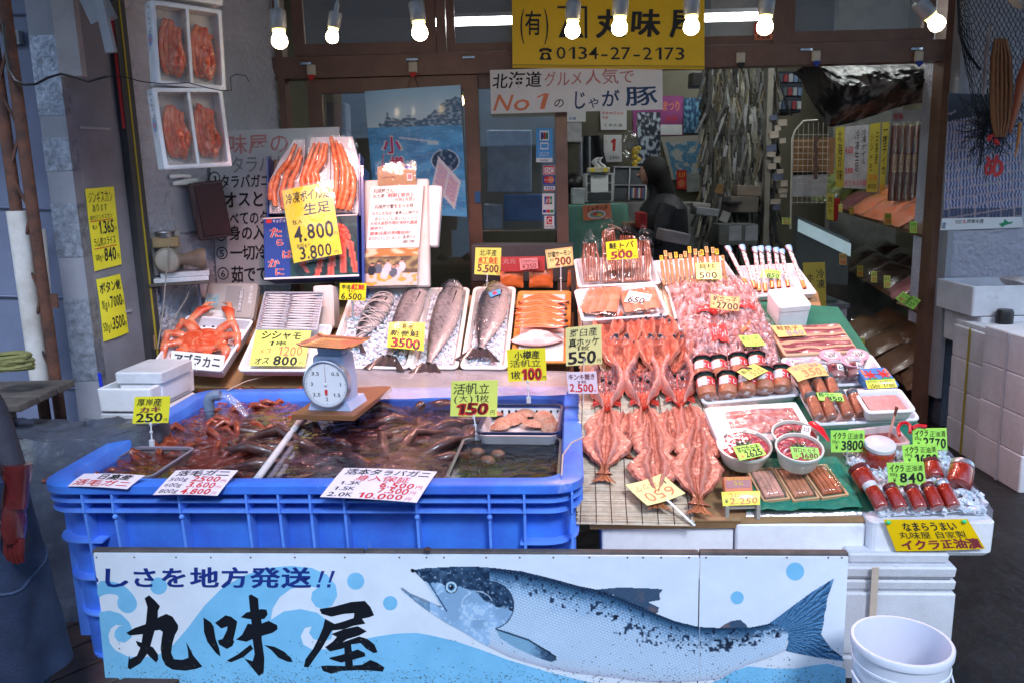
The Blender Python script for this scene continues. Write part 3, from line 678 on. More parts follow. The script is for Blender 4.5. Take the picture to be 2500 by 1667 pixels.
# ---------------- hanging boxes of frozen crab
def packed_crab(M,label,seed,w,h,group):
    """a folded crab in a compartment: long legs folded up on the left, claw side at the right bottom"""
    random.seed(seed);t=thing('frozen_crab',M,label,'crab',group)
    base,pale=(.66,.07,.02),(.80,.28,.15)
    for k in range(5):
        x=-w*.38+k*w*.15+random.uniform(-.003,.003);y1=h*(.36-k*.03)+random.uniform(-.01,.01)
        x2=x+random.uniform(.0,.012)
        w*=1.0
        pts=[(x+.015,-h*(.02+.05*k),.02),(x-.002,h*.12,.03+.004*k),(x+.01,y1,.028),(x2+.018,y1-.01,.02)]if k>1 else[(x+.035,y1,.02),(x+.012,y1*.6,.03),(x,0,.032),(x+.008,-h*.28,.025),(x+.028,-h*.42,.012)]
        m_=MB();n=len(pts);P=[];R=[]
        for i in range(n-1):
            for j in range(3):
                P.append(Vector(pts[i]).lerp(Vector(pts[i+1]),j/3));R.append(w*.105*(1-.25*((i+j/3)/(n-1)))*(1+random.uniform(-.1,.18)))
        P.append(Vector(pts[-1]));R.append(w*.03)
        m_.tube(P,R,8,cs=[lerp(base,pale,random.random()*.8)for _ in P]);m_.build('leg',CRABM,t)
    m_=MB()
    def bf(u,v):
        a=u*2*PI;r=math.sin(v*PI/2);q=nz(math.cos(a)*r*3,math.sin(a)*r*3,seed)
        return(w*.14+math.cos(a)*r*w*.36*(1+.15*math.sin(a*3+seed)),-h*.14+math.sin(a)*r*h*.30*(1+.1*math.cos(a*5)),.015+.05*math.cos(v*PI/2)*(1+.6*q))
    m_.grid(bf,22,9,lambda u,v:lerp(base,pale,sst(-.2,.5,nz(u*14,v*8,seed+2))));m_.build('body',CRABM,t)
    return t
pH0=VY(VF(3.85).hit(460,210),40)
def crab_box(q,label,seeds):
    pH=pH0
    M,w,h=pH.fit(q);d=.085
    M=M@Matrix.Translation((0,0,-d))
    t=thing('crab_box',M,label,'foam box','foam boxes of frozen crab hung on the wall')
    m_=MB();m_.loft([(0,w-.006,h-.006,.004),(.003,w,h,.006),(d-.003,w,h,.006),(d,w-.006,h-.006,.006),(d,w-.034,h-.034,.01),(.02,w-.05,h-.05,.012)],4);m_.build('box',STYD,t)
    MB().bbox((0,0,.05),(.016,h-.03,.065),.003).build('divider',STYD,t)
    for k,s_ in enumerate((-1,1)):
        cw=(w-.06)/2
        f=MB();f.grid(lambda u,v:((u-.5)*cw*1.02+s_*(cw/2+.006),(v-.5)*(h-.036),d-.004+.004*nz(u*4,v*4,k+seeds[0])),8,14)
        f.build('film_cover',film('frost_film',fac=.02,rough=.1,bump=1,bs=25,bd=.03,diff=.05,rgb=(.7,.68,.66),tint=(.86,.80,.76)),t)
        packed_crab(M@Matrix.Translation((s_*(cw/2+.006),0,.02)),label.split(' foam')[0].replace('hanging','')+[' box crab in its left half',' box crab in its right half'][k],seeds[k],cw,h-.05,'frozen crabs in the hanging boxes')
    sd=MB()
    for i,(yy,tx,c_,hh)in enumerate([(h*.30,'たらば','k',.10),(h*.02,'1','b',.05)]):
        mp=lambda u,v:Vector((-w/2-.001,yy+(.5-v)*hh*2,d*(.2+.6*u)))
        layout(sd,tx,(0,0,1,1),mp,.01,.3,vert=True)
    sd.build('lettering',INK['d'],t,smooth=False)
    lg=MB();lg.add([(-w/2-.0012,h*.05+.028*math.sin(a),d*.5+.028*math.cos(a))for a in[2*PI*i/20 for i in range(20)]],[tuple(range(20))]);lg.build('round_print',mat('print_pale_blue',(.2,.3,.5),.6),t,smooth=False)
    lg=MB();lg.add([(-w/2-.0018,h*.05+.014*math.sin(a),d*.5+.014*math.cos(a))for a in[2*PI*i/20 for i in range(20)]],[tuple(range(20))]);lg.build('round_print',mat('print_pale_red',(.5,.2,.22),.6),t,smooth=False)
    return t
crab_box([(372,-2),(545,28),(549,218),(379,209)],'upper hanging foam box with two frozen crabs under film',(3,4))
crab_box([(382,211),(550,221),(560,402),(392,420)],'lower hanging foam box with two frozen crabs under film',(7,9))
crab_box([(362,-190),(538,-160),(542,16),(368,-16)],'topmost hanging foam box of crab, cut by the picture edge',(13,16))
BR2=mat('smoky_brown_plastic',(.085,.05,.048),.25,.15,5,coat=.4)
pX=VY(pD.hit(500,500,.12),28)
M,w,h=pX.fit([(466,447),(545,441),(560,575),(475,591)])
t=thing('switch_cabinet',M,'smoky brown plastic switch cabinet on the stucco wall','cabinet')
MB().bbox((0,0,-.02),(w,h,.09),.006).build('cabinet_body',BR2,t)
MB().bbox((.01,0,.028),(w*.8,h*.9,.01),.004).build('cabinet_door',film('smoky_window',rgb=(.25,.15,.15),fac=.1,rough=.1,bump=.1,diff=.3,tint=(.25,.15,.15)),t)
for k in range(6):MB().box((-w*.15+k*w*.07,0,.026),(w*.04,h*.12,.012)).build('breaker',BLK,t)
MB().bbox((-w/2+.006,0,.026),(.02,h*.3,.02),.003).build('cabinet_latch',BR2,t)
GP=mat('grey_board',(.42,.42,.46),.7,.15,5)
def slab(q,pl,label,name,cat,mt,th=.012,off=0):
    M,w,h=pl.fit(q,off);o=MB().bbox((0,0,0),(w,h,th),min(.003,th/3)).build(name,mt,None,M);return tag(o,label,cat)
pX2=VY(pD.hit(450,480,.02),50)
slab([(412,440),(480,440),(490,560),(425,575)],pX2,'pale grey board fixed behind the switch cabinet','back_board','board',GP)
slab([(356,570),(440,562),(446,668),(347,676)],VY(pD.hit(400,620,.03),45),'faded paper sheet pinned behind the bell on the stucco wall','pinned_sheet','paper',mat('faded_paper',(.45,.44,.42),.8,.1))
for i,(x,y,ln,an)in enumerate([(440,432,.12,0),(455,444,.13,.1),(448,450,.12,-.05)]):
    m_=MB();m_.tube([(-ln/2,0,0),(0,.004,.005),(ln/2,0,0)],.010,8,flat=.6)
    tag(m_.build('cloth_roll',WHITE,None,pX2.mat(x,y,an,.03)),['white rolled cord bundle, top one, above the switch cabinet','white rolled cord bundle, middle one, above the switch cabinet','white rolled cord bundle, lowest one, above the switch cabinet'][i],'cord bundle')
pB2=pD.hit(440,690,.1)
t=thing('wall_shelf',pB2,'small dark wall shelf on two brackets with foam boards on it','shelf')
ps=pB2;R=Matrix.Rotation(math.radians(20),4,'Z')
t.matrix_basis=Matrix.Translation(ps)@R
MB().bbox((0,0,.0),(.30,.17,.014),.002).build('shelf_board',WOODG,t)
for x in(-.1,.09):MB().box((x,.02,-.09),(.012,.02,.16)).build('shelf_bracket',mat('blue_grey_metal',(.12,.15,.22),.5),t)
st=MB();st.bbox((.01,0,.020),(.27,.15,.024),.003);st.bbox((.03,.01,.046),(.24,.14,.026),.003)
tag(st.build('foam_board_pair',STYD,None,t.matrix_basis.copy()),'pair of thin foam boards lying on the small wall shelf','foam board')
t2=thing('electric_bell',t.matrix_basis@Matrix.Translation((-.02,0,.06)),'old cream electric bell with a round gong and horn on the wall shelf','bell')
CRM=mat('aged_cream',(.36,.33,.28),.5,.2,9)
m_=MB();m_.lathe([(0,.005),(.004,.062),(.05,.066),(.075,.055),(.085,.03)],22);o=m_.build('gong_drum',CRM,t2);o.matrix_basis=Matrix.Translation((-.03,-.02,.065))@Matrix.Rotation(PI/2,4,'X')
m_=MB();m_.lathe([(0,.03),(.06,.03),(.13,.055),(.16,.052),(.16,.01)],18);o=m_.build('horn',mat('aged_brown',(.28,.22,.16),.5,.3),t2);o.matrix_basis=Matrix.Translation((.0,0,.06))@Matrix.Rotation(PI/2,4,'Y')
m_=MB();m_.bbox((-.03,.0,.155),(.13,.08,.055),.006);m_.build('bell_box',mat('aged_wood_box',(.38,.27,.14),.6,.3),t2)
m_=MB();m_.lathe([(.18,.045),(.20,.046),(.205,.052),(.212,.05),(.215,.02)],20,c=(-.03,0));m_.build('metal_cap',mat('dull_metal',(.3,.3,.32),.35,metal=.8),t2)
pcb=[pD.hit(x,y,.17)for x,y in[(412,600),(405,680),(398,760),(385,850)]]
m_=MB();m_.tube(pcb,.0035,6);tag(m_.build('cable',mat('grey_cable',(.25,.24,.22),.6)),'grey cable hanging down from the electric bell','cable')
m_=MB();m_.tube([pD.hit(x,y,.15)for x,y in[(470,690),(455,730),(430,770),(415,800),(412,820)]],.003,6);tag(m_.build('cable',mat('grey_cable',(1,1,1))),'second thin cable curving down from the wall shelf','cable')
m_=MB();m_.box((0,0,0),(.05,.02,.07));tag(m_.build('cardboard_scrap',mat('cardboard',(.34,.20,.10),.8,.1),None,Matrix.Translation(pD.hit(370,835,.03))),'small torn cardboard scrap taped low on the stucco wall','cardboard')
pW=VF(4.72)
card('large white board with numbered black brush writing on king crab',[(508,322),(828,310),(832,690),(530,700)],pW,mat('board_white',(.55,.57,.58),.4,.08,3),[
    ('丸味屋の',-.02,.02,.62,.15,'f',.01),('タラバガニ',.16,.16,.70,.27,'d',.012),('1',.01,.275,.05,.32,'k',.02),('タラバガニには',.07,.275,.62,.365,'k',.02),
    ('オスとメ',.09,.38,.52,.49,'k',.03),('すべてのタラ',.05,.51,.52,.60,'k',.02),('4',.035,.635,.075,.68,'k',.014),('身の入り',.12,.60,.50,.70,'k',.026),
    ('5',.035,.755,.075,.805,'k',.014),('一切冷',.12,.73,.42,.83,'k',.022),('6',.035,.89,.075,.94,'k',.014),('茹でてあ',.12,.87,.52,.98,'k',.022)],
    shapes=[s_ for c_ in((.055,.66),(.055,.78),(.055,.915),(.03,.295))for s_ in((ell(c_[0],c_[1],.045,.042),'k'),(ell(c_[0],c_[1],.037,.034),mat('board_white',(1,1,1))))],cat='board',name='written_board',thick=.012,bend=0,hand=.5)
t=thing('side_bench',VF(3.3).hit(20,960),'grey plank bench at the left edge with a yellow rope on it','bench')
for k in range(3):MB().bbox((-.12,.1-k*.14,0),(.62,.13,.03),.004).build('plank',WOODG,t)
m_=MB();wbox(m_,-.1,-.04,-.1,.1,-.75,-.02);m_.build('leg',WOODG,t)
m_=MB();P=[]
for k in range(60):a=k*.55;P.append(Vector((math.cos(a)*(.075+.012*math.sin(k*1.7))-.0,math.sin(a)*.05,.03+.02*math.sin(a*.31)+k*.0006)))
m_.tube(P,.011,6);tag(m_.build('rope_coil',mat('yellow_rope',(.20,.20,.07),.8,.2,30,.5,100),None,Matrix.Translation(VF(3.2).hit(28,915))),'coil of yellow rope lying on the side bench','rope')
TARP=mat('silver_tarp',(.10,.115,.155),.3,.35,4,.5,9,bd=.03,rgb2=(.045,.05,.07))
def tarpf(u,v):
    a=u*PI*1.15-.1;z=.74*(1-v)
    fold=math.sin(u*23+3*nz(u*3,v*2,5))*.5+math.sin(u*47+v*5+2*nz(u*6,v*3,8))*.25
    r=.33+.11*v+.022*fold*(.3+v)+.03*nz(u*4,v*2,2)
    return(math.cos(a)*r,-math.sin(a)*r*.75,z+.02*nz(u*5,v*4,8)*(1 if v<1 else 0))
m_=MB();m_.grid(tarpf,150,40);m_.grid(lambda u,v:(math.cos(u*PI*1.15-.1)*.33*v,-math.sin(u*PI*1.15-.1)*.25*v,.74+.03*nz(u*4,v*4)),40,10)
o=m_.build('tarp_heap',TARP,None,Matrix.Translation(Vector((-1.74,3.25,0))));tag(o,'heap covered in dull silver plastic sheeting beside the blue tank','covered heap')
# ================================================================== PERSON with denim apron (left edge)
def skin_person(name,M,joints,edges,radii,mt,label,root=0,sub=2):
    me=bpy.data.meshes.new(name);me.from_pydata([Vector(j)for j in joints],edges,[])
    me.materials.append(mt)
    o=bpy.data.objects.new(name,me);COL.objects.link(o);o.matrix_basis=M
    sk=o.modifiers.new('skin','SKIN');sk.use_smooth_shade=True;sk.branch_smoothing=.4
    for i,sv in enumerate(me.skin_vertices[0].data):
        r=radii[i];sv.radius=r if isinstance(r,tuple)else(r,r);sv.use_root=(i==root)
    sb=o.modifiers.new('sub','SUBSURF');sb.levels=sub;sb.render_levels=sub
    if label:tag(o,label,'person')
    return o
SLV=mat('dark_knit',(.02,.02,.035),.8,.3,30,.4,120)
SKINM=mat('skin',(.45,.24,.17),.5,.05)
hp=Vector((-1.60,2.32,0))
LEAN=1
J=[(0,0,.92),(0,0,1.12),(0,.0,1.32),(0,0,1.46),(0,-.01,1.55),(0,-.02,1.66),(0,-.02,1.74),
     (.19,0,1.40),(.25,.0,1.14),(.235,-.05,.93),(.235,-.07,.86),(-.19,0,1.40),(-.26,0,1.14),(-.27,-.04,.90),(-.27,-.05,.84),
     (.10,0,.80),(.11,.01,.48),(.11,.02,.09),(.12,-.12,.04),(-.10,0,.80),(-.11,.01,.48),(-.11,.02,.09),(-.12,-.12,.04)]
E_=[(0,1),(1,2),(2,3),(3,4),(4,5),(5,6),(2,7),(7,8),(8,9),(9,10),(2,11),(11,12),(12,13),(13,14),(0,15),(15,16),(16,17),(17,18),(0,19),(19,20),(20,21),(21,22)]
Rr=[(.16,.12),(.15,.11),(.17,.12),(.08,.08),(.055,.055),(.08,.095),(.07,.08),.055,.044,.038,.03,.055,.044,.038,.03,.09,.065,.045,.04,.09,.065,.045,.04]
J0=J;J=[(x-max(0,z-.98)*.75 if z>1 else x,y,z)for x,y,z in J]
per=skin_person('person',Matrix.Translation(hp)@Matrix.Rotation(math.radians(-15),4,'Z')@Matrix.Scale(.93,4),J,E_,Rr,SLV,'person at the left edge in a denim apron and long red rubber glove')
DEN=mat('denim',(.010,.024,.065),.85,.35,9,.6,120,rgb2=(.004,.010,.032))
def apr(u,v):
    a=-.9+u*4.0;z=1.00-.74*v
    r=.14+.08*v+.018*math.sin(u*26+v*2)*v+.008*nz(u*8,v*8)
    return(math.sin(a)*r*1.02,-math.cos(a)*r*.85,z+.02*math.sin(u*9))
m_=MB();m_.grid(apr,70,30);m_.build('apron',DEN,per)
m_=MB();m_.tube([apr(u/30,.40+.16*math.sin(PI*u/30))for u in range(8,26)],.006,5);m_.build('apron_seam',mat('denim_light',(.02,.04,.09),.8),per)
m_=MB()
for k,(dx,dz)in enumerate([(0,0),(.02,-.03),(-.01,-.05),(.015,.03)]):m_.tube([(.20+dx,-.11,1.0+dz),(.235+dx,-.13,.98+dz),(.215+dx,-.14,.93+dz*2)],.014,6,flat=.5)
m_.build('apron_knot',DEN,per)
m_=MB();m_.tube([(.24,-.05,.98),(.24,-.055,.95),(.237,-.06,.92),(.236,-.075,.85)],[.046,.043,.041,.038],12);
m_.tube([(.236,-.075,.86),(.238,-.085,.80),(.236,-.09,.75)],[.038,.044,.034],12,flat=.55)
for k in range(4):m_.tube([(.21+k*.018,-.09,.76),(.212+k*.017,-.10,.715),(.213+k*.016,-.095,.68+.006*abs(k-1.5))],[.011,.0105,.007],7)
m_.tube([(.20,-.085,.81),(.185,-.10,.775),(.185,-.105,.745)],[.012,.012,.008],7)
m_.build('rubber_glove',mat('red_rubber',(.10,.012,.012),.25,.3,12,.6,22,coat=.4),per)
m_=MB();m_.ball((-.57,.0,1.75),(.105,.115,.10),14,10);m_.build('hair',BLK,per)
# ================================================================== INTERIOR
def icard(label,q,Y,col,texts=(),shapes=(),cat='poster',name='wall_poster',**k):return card(label,q,VF(Y),col,texts,shapes=shapes,cat=cat,name=name,bend=k.pop('bend',0),**k)
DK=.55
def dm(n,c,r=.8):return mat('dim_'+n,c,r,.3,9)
YB=IY1-.02
icard('white wall calendar with small lettering, upper one inside the shop',[(1465,270),(1530,270),(1530,318),(1467,318)],YB,'w',[('水産株式会社',.05,.06,.9,.22,'r',0),('共進',.05,.3,.3,.44,'r',0),('く木火金',.1,.66,.85,.84,'k',0)])
icard('wall calendar with a large red figure 1 on the beige wall',[(1474,330),(1518,330),(1518,396),(1474,397)],YB,'w',[('1',.36,.12,.68,.58,'r',.06),('月',.1,.2,.2,.3,'r',0),('2345',.3,.78,.9,.9,'k',0)])
def snow(u,v):
    n1=nz(u*6,v*11,4)+.4*nz(u*20,v*30,2);return lerp((.02,.03,.05),(.55,.65,.75),sst(-.05,.25,n1+.3*(v-.4)))
def photo(label,q,Y,fn,nu=30,nv=40,name='wall_poster',cat='poster',pl=None,off=0):
    pl=pl or VF(Y);P=[pl.hit(*p,off)for p in q];cen=sum(P,Vector())/4;n=(P[1]-P[0]).cross(P[3]-P[0]).normalized();n=n if n.dot(CAM-cen)>0 else-n
    f=quadmap([p-cen for p in P],0,n);mm=MB();mm.grid(lambda u,v:f(u,v,.002),nu,nv,fn)
    mm.add([f(0,0,0),f(1,0,0),f(1,1,0),f(0,1,0)],[(0,1,2,3)],[(.6,.6,.6)]*4)
    o=mm.build(name,mat('poster_print',(1,1,1)),None,Matrix.Translation(cen),smooth=False);return tag(o,label,cat)
photo('dark blue and white winter photo poster on the interior wall',[(1556,275),(1612,275),(1612,400),(1556,400)],YB,snow)
icard('purple poster with orange characters and a picture strip',[(1545,235),(1668,235),(1668,332),(1545,332)],YB+.01,mat('dim_purple',(.30,.06,.22),.7),[('まつり',.58,.12,.95,.38,'o',.03),('港祭',.62,.5,.9,.66,'r',0)],shapes=[(rec(.55,.72,.98,.98),WHITE)])
photo('blue festival poster at the right of the purple one',[(1669,240),(1724,240),(1724,326),(1669,326)],YB-.01,lambda u,v:lerp((.02,.06,.14),(.15,.35,.5),sst(-.2,.4,nz(u*9,v*9,7))))
def mapf(u,v):
    if v<.14 or u<.08 or u>.95:return(.45,.42,.36)
    n1=nz(u*5,v*6,11)+.3*nz(u*14,v*18,5);c=(.08,.25,.42)if n1<.05 else(.5,.52,.48)
    return lerp(c,(.25,.42,.55),.5*(nz(u*30,v*10)>.1))
photo('large pale blue map poster behind the woman',[(1612,335),(1720,330),(1722,432),(1640,440)],YB-.01,mapf,40,40)
icard('red and orange food leaflet low on the interior wall',[(1652,416),(1676,416),(1676,463),(1652,463)],YB-.02,INK['r'],[('えび',.15,.1,.85,.4,'y',.02)],shapes=[(ell(.5,.7,.35,.2),'o')])
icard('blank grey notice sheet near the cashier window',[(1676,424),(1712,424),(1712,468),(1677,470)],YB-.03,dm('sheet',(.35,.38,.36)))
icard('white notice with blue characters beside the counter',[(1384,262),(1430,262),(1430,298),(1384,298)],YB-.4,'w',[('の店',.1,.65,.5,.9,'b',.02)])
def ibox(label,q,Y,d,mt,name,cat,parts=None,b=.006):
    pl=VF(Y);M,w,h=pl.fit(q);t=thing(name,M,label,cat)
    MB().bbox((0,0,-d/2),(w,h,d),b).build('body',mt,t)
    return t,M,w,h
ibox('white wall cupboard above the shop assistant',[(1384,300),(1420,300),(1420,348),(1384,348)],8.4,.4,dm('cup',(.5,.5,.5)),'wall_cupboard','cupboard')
ibox('pale blue box standing in for a van reflected in the right door glass',[(1188,318),(1296,318),(1300,470),(1190,470)],6.4,.4,dm('pbc',(.42,.52,.66)),'van_reflection_box','cabinet')  # boxes behind this pane are added to stand in for a van's reflection
ibox('blue box added as part of the reflection in the right door glass',[(1230,476),(1340,476),(1340,540),(1230,540)],6.3,.4,dm('pbc2',(.10,.20,.42)),'blue_reflection_box','crate')
ibox('white box added low as part of the reflection in the right door glass',[(1180,500),(1226,500),(1226,560),(1180,560)],6.3,.3,dm('pbc3',(.40,.44,.5)),'white_reflection_box','box')
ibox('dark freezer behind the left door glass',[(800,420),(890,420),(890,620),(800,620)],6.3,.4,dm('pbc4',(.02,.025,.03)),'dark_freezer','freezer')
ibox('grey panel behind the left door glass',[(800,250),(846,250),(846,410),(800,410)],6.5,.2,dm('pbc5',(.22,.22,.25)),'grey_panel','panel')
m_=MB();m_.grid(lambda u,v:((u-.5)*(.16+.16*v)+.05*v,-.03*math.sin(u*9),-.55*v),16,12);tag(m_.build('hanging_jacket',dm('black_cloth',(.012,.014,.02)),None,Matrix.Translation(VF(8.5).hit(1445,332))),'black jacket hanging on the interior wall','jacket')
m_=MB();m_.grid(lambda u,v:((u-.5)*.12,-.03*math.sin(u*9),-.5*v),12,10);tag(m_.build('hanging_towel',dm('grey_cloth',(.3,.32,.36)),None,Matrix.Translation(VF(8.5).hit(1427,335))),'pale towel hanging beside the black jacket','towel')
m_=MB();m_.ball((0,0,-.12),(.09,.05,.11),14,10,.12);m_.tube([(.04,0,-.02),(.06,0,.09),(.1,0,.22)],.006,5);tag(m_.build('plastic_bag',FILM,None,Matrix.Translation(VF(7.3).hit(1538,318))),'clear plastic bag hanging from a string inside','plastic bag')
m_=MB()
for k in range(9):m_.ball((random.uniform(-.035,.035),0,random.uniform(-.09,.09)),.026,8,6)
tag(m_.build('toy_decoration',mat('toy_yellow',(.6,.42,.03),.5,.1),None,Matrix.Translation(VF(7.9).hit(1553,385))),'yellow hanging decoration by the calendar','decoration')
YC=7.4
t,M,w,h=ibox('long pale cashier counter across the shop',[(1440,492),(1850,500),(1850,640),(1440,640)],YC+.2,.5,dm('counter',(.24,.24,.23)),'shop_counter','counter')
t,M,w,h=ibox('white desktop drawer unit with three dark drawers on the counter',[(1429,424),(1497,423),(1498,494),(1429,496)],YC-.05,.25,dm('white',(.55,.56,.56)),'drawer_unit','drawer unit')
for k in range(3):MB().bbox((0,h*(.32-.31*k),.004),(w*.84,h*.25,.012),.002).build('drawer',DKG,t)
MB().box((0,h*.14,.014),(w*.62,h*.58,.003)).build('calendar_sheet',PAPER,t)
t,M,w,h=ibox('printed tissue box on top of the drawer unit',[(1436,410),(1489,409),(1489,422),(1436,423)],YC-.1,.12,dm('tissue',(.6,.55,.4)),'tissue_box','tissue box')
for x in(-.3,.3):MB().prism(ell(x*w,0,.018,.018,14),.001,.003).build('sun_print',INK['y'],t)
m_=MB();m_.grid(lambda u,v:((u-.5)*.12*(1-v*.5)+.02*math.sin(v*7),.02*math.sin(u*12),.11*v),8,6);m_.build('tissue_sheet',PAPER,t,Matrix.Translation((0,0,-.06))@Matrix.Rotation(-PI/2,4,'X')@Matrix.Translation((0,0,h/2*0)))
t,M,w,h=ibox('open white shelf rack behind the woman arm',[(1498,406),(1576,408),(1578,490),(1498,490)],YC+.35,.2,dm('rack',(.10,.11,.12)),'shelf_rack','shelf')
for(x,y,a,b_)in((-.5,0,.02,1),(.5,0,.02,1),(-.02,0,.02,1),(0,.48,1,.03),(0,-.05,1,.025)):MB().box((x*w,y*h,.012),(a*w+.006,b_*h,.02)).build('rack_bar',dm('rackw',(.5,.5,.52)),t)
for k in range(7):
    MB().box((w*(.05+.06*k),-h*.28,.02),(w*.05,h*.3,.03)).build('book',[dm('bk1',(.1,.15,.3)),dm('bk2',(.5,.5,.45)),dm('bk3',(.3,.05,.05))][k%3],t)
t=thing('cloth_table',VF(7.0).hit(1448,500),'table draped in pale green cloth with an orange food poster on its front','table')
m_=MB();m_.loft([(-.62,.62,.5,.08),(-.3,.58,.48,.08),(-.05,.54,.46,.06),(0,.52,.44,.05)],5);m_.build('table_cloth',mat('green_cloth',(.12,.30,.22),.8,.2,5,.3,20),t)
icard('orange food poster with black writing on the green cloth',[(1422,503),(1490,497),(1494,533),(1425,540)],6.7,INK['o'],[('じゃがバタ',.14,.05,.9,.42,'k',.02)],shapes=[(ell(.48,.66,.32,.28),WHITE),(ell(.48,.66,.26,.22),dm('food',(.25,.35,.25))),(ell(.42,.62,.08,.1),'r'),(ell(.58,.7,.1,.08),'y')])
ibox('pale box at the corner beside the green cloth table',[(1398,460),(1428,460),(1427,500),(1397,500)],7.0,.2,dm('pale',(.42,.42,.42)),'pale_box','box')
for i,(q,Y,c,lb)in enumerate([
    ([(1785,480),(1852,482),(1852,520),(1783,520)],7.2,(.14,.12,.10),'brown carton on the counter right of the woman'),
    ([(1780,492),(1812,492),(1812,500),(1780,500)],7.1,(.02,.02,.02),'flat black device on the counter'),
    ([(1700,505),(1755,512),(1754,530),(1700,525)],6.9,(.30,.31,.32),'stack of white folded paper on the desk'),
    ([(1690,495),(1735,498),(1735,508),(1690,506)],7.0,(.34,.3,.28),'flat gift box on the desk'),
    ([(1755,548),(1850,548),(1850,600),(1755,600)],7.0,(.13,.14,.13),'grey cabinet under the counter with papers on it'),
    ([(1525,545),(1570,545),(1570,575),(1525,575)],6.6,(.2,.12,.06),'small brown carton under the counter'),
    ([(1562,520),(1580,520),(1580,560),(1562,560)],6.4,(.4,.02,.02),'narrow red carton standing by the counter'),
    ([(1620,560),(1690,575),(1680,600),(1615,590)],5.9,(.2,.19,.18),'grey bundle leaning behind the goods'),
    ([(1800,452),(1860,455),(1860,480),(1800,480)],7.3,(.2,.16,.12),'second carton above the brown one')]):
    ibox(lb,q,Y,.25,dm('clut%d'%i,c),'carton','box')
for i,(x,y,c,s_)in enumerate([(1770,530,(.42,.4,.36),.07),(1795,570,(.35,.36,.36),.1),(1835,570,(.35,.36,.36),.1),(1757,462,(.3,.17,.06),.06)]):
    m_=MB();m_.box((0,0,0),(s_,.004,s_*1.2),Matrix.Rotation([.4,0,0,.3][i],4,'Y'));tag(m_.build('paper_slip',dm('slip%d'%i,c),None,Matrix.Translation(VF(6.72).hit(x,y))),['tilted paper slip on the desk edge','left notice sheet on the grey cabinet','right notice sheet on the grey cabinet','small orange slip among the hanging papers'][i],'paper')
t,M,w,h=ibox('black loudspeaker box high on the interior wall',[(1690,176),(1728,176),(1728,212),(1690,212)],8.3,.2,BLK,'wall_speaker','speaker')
col_=MB();X0,X1=VF(7.6).hit(1730,350).x,VF(7.6).hit(1872,350).x;wbox(col_,X0,X1,7.6,7.9,0,3.3);struct('interior_pillar',col_,dm('pillar',(.20,.18,.14)))
random.seed(5);STRC=[(.42,.40,.32),(.34,.32,.24),(.22,.21,.18),(.38,.38,.38),(.30,.24,.14),(.12,.12,.11),(.45,.45,.42)]
m_=MB()
for k in range(2400):
    x=random.uniform(X0-.04,X1+.04);z=random.uniform(.95,2.75);l_=random.uniform(.12,.42);w_=random.uniform(.005,.015);y=7.58-random.uniform(0,.09);a=random.gauss(0,.18)
    sx,cx_=math.sin(a),math.cos(a);kk=random.choice((.12,.3,.5,.8));c=tuple(q*kk for q in random.choice(STRC));cv=random.uniform(-.02,.03)
    m_.add([(x-w_*cx_,y,z-w_*sx),(x+w_*cx_,y-.012,z+w_*sx),(x+w_*cx_+sx*l_*.5,y-.01-cv,z-l_*.5),(x-w_*cx_+sx*l_*.5,y-cv,z-l_*.5),(x+w_*cx_+sx*l_,y-.02,z-l_),(x-w_*cx_+sx*l_,y,z-l_)],[(0,1,2,3),(3,2,4,5)],[c]*6)
tag(m_.build('paper_strips',mat('paper_strip',(1,1,1),.8,.3,40,vcol=True),smooth=False),"dense mass of visitors' paper strips hanging on the interior pillar",'paper strips',kind='stuff')
s=MB();wbox(s,VF(7.4).hit(1872,300).x,VF(7.4).hit(1885,300).x,7.4,7.7,0,3.3);struct('interior_post',s,dm('post',(.26,.24,.2)))
random.seed(8)
PCS=[]
for k in range(16):
    x=1880+random.uniform(0,38);y=285+k*15+random.uniform(-3,3);c=random.choice([(.4,.4,.4),(.1,.12,.2),(.35,.1,.1),(.42,.36,.3),(.2,.25,.3)])
    m_=MB();m_.box((0,0,0),(random.uniform(.05,.09),.004,random.uniform(.04,.07)),Matrix.Rotation(random.uniform(-.15,.15),4,'Y'))
    tag(m_.build('postcard',dm('pc%d'%(k%5),c),None,Matrix.Translation(VF(7.38).hit(x,y))),'small card pinned among others on the interior post','postcard','cards pinned on the interior post')
t,M,w,h=ibox('dark shelf of blue and white packets high at the back',[(1885,175),(1958,175),(1958,275),(1885,275)],7.6,.4,dm('shelfdark',(.03,.04,.06)),'packet_shelf','shelf')
for r in range(3):
    for k in range(6):MB().bbox((-w*.42+k*w*.165,h*(.33-.33*r),.01),(w*.14,h*.2,.03),.004).build('packet',dm('pk%d'%((k*3+r)%4),[(.12,.18,.3),(.35,.37,.4),(.25,.04,.05),(.08,.1,.12)][(k*3+r)%4]),t)
def bulge(u,v):
    px=1962+u*335;bot=170+135*sst(0,.28,u)-60*sst(.25,1,u);py=140+v*(bot-140)
    p=VF(5.75).hit(px,py);p.y+=.22-.34*math.sin(PI*min(1,v*1.02))*.9+.05*nz(u*7,v*6,2)+.025*nz(u*22,v*16,5);return p
m_=MB();m_.grid(bulge,90,36,lambda u,v:lerp((.005,.005,.006),(.20,.19,.18),sst(.05,.32,nz(u*11,v*3,4)+.5*nz(u*30,v*14,7))if u>.16 else.3*sst(.02,.1,u)))
tag(m_.build('hanging_black_sheet',mat('crumpled_black',(1,1,1),.45,.1,10,.6,25,vcol=True,bd=.02)),'crumpled black and clear plastic sheet sagging over the opening','plastic sheet')
BY=6.9
icard('narrow yellow strip banner left of the white one',[(2040,312),(2062,310),(2060,458),(2040,458)],BY,'yd',[('北海珍味',.2,.05,.8,.9,'k',0,{'vert':1})],cat='banner',name='strip_banner')
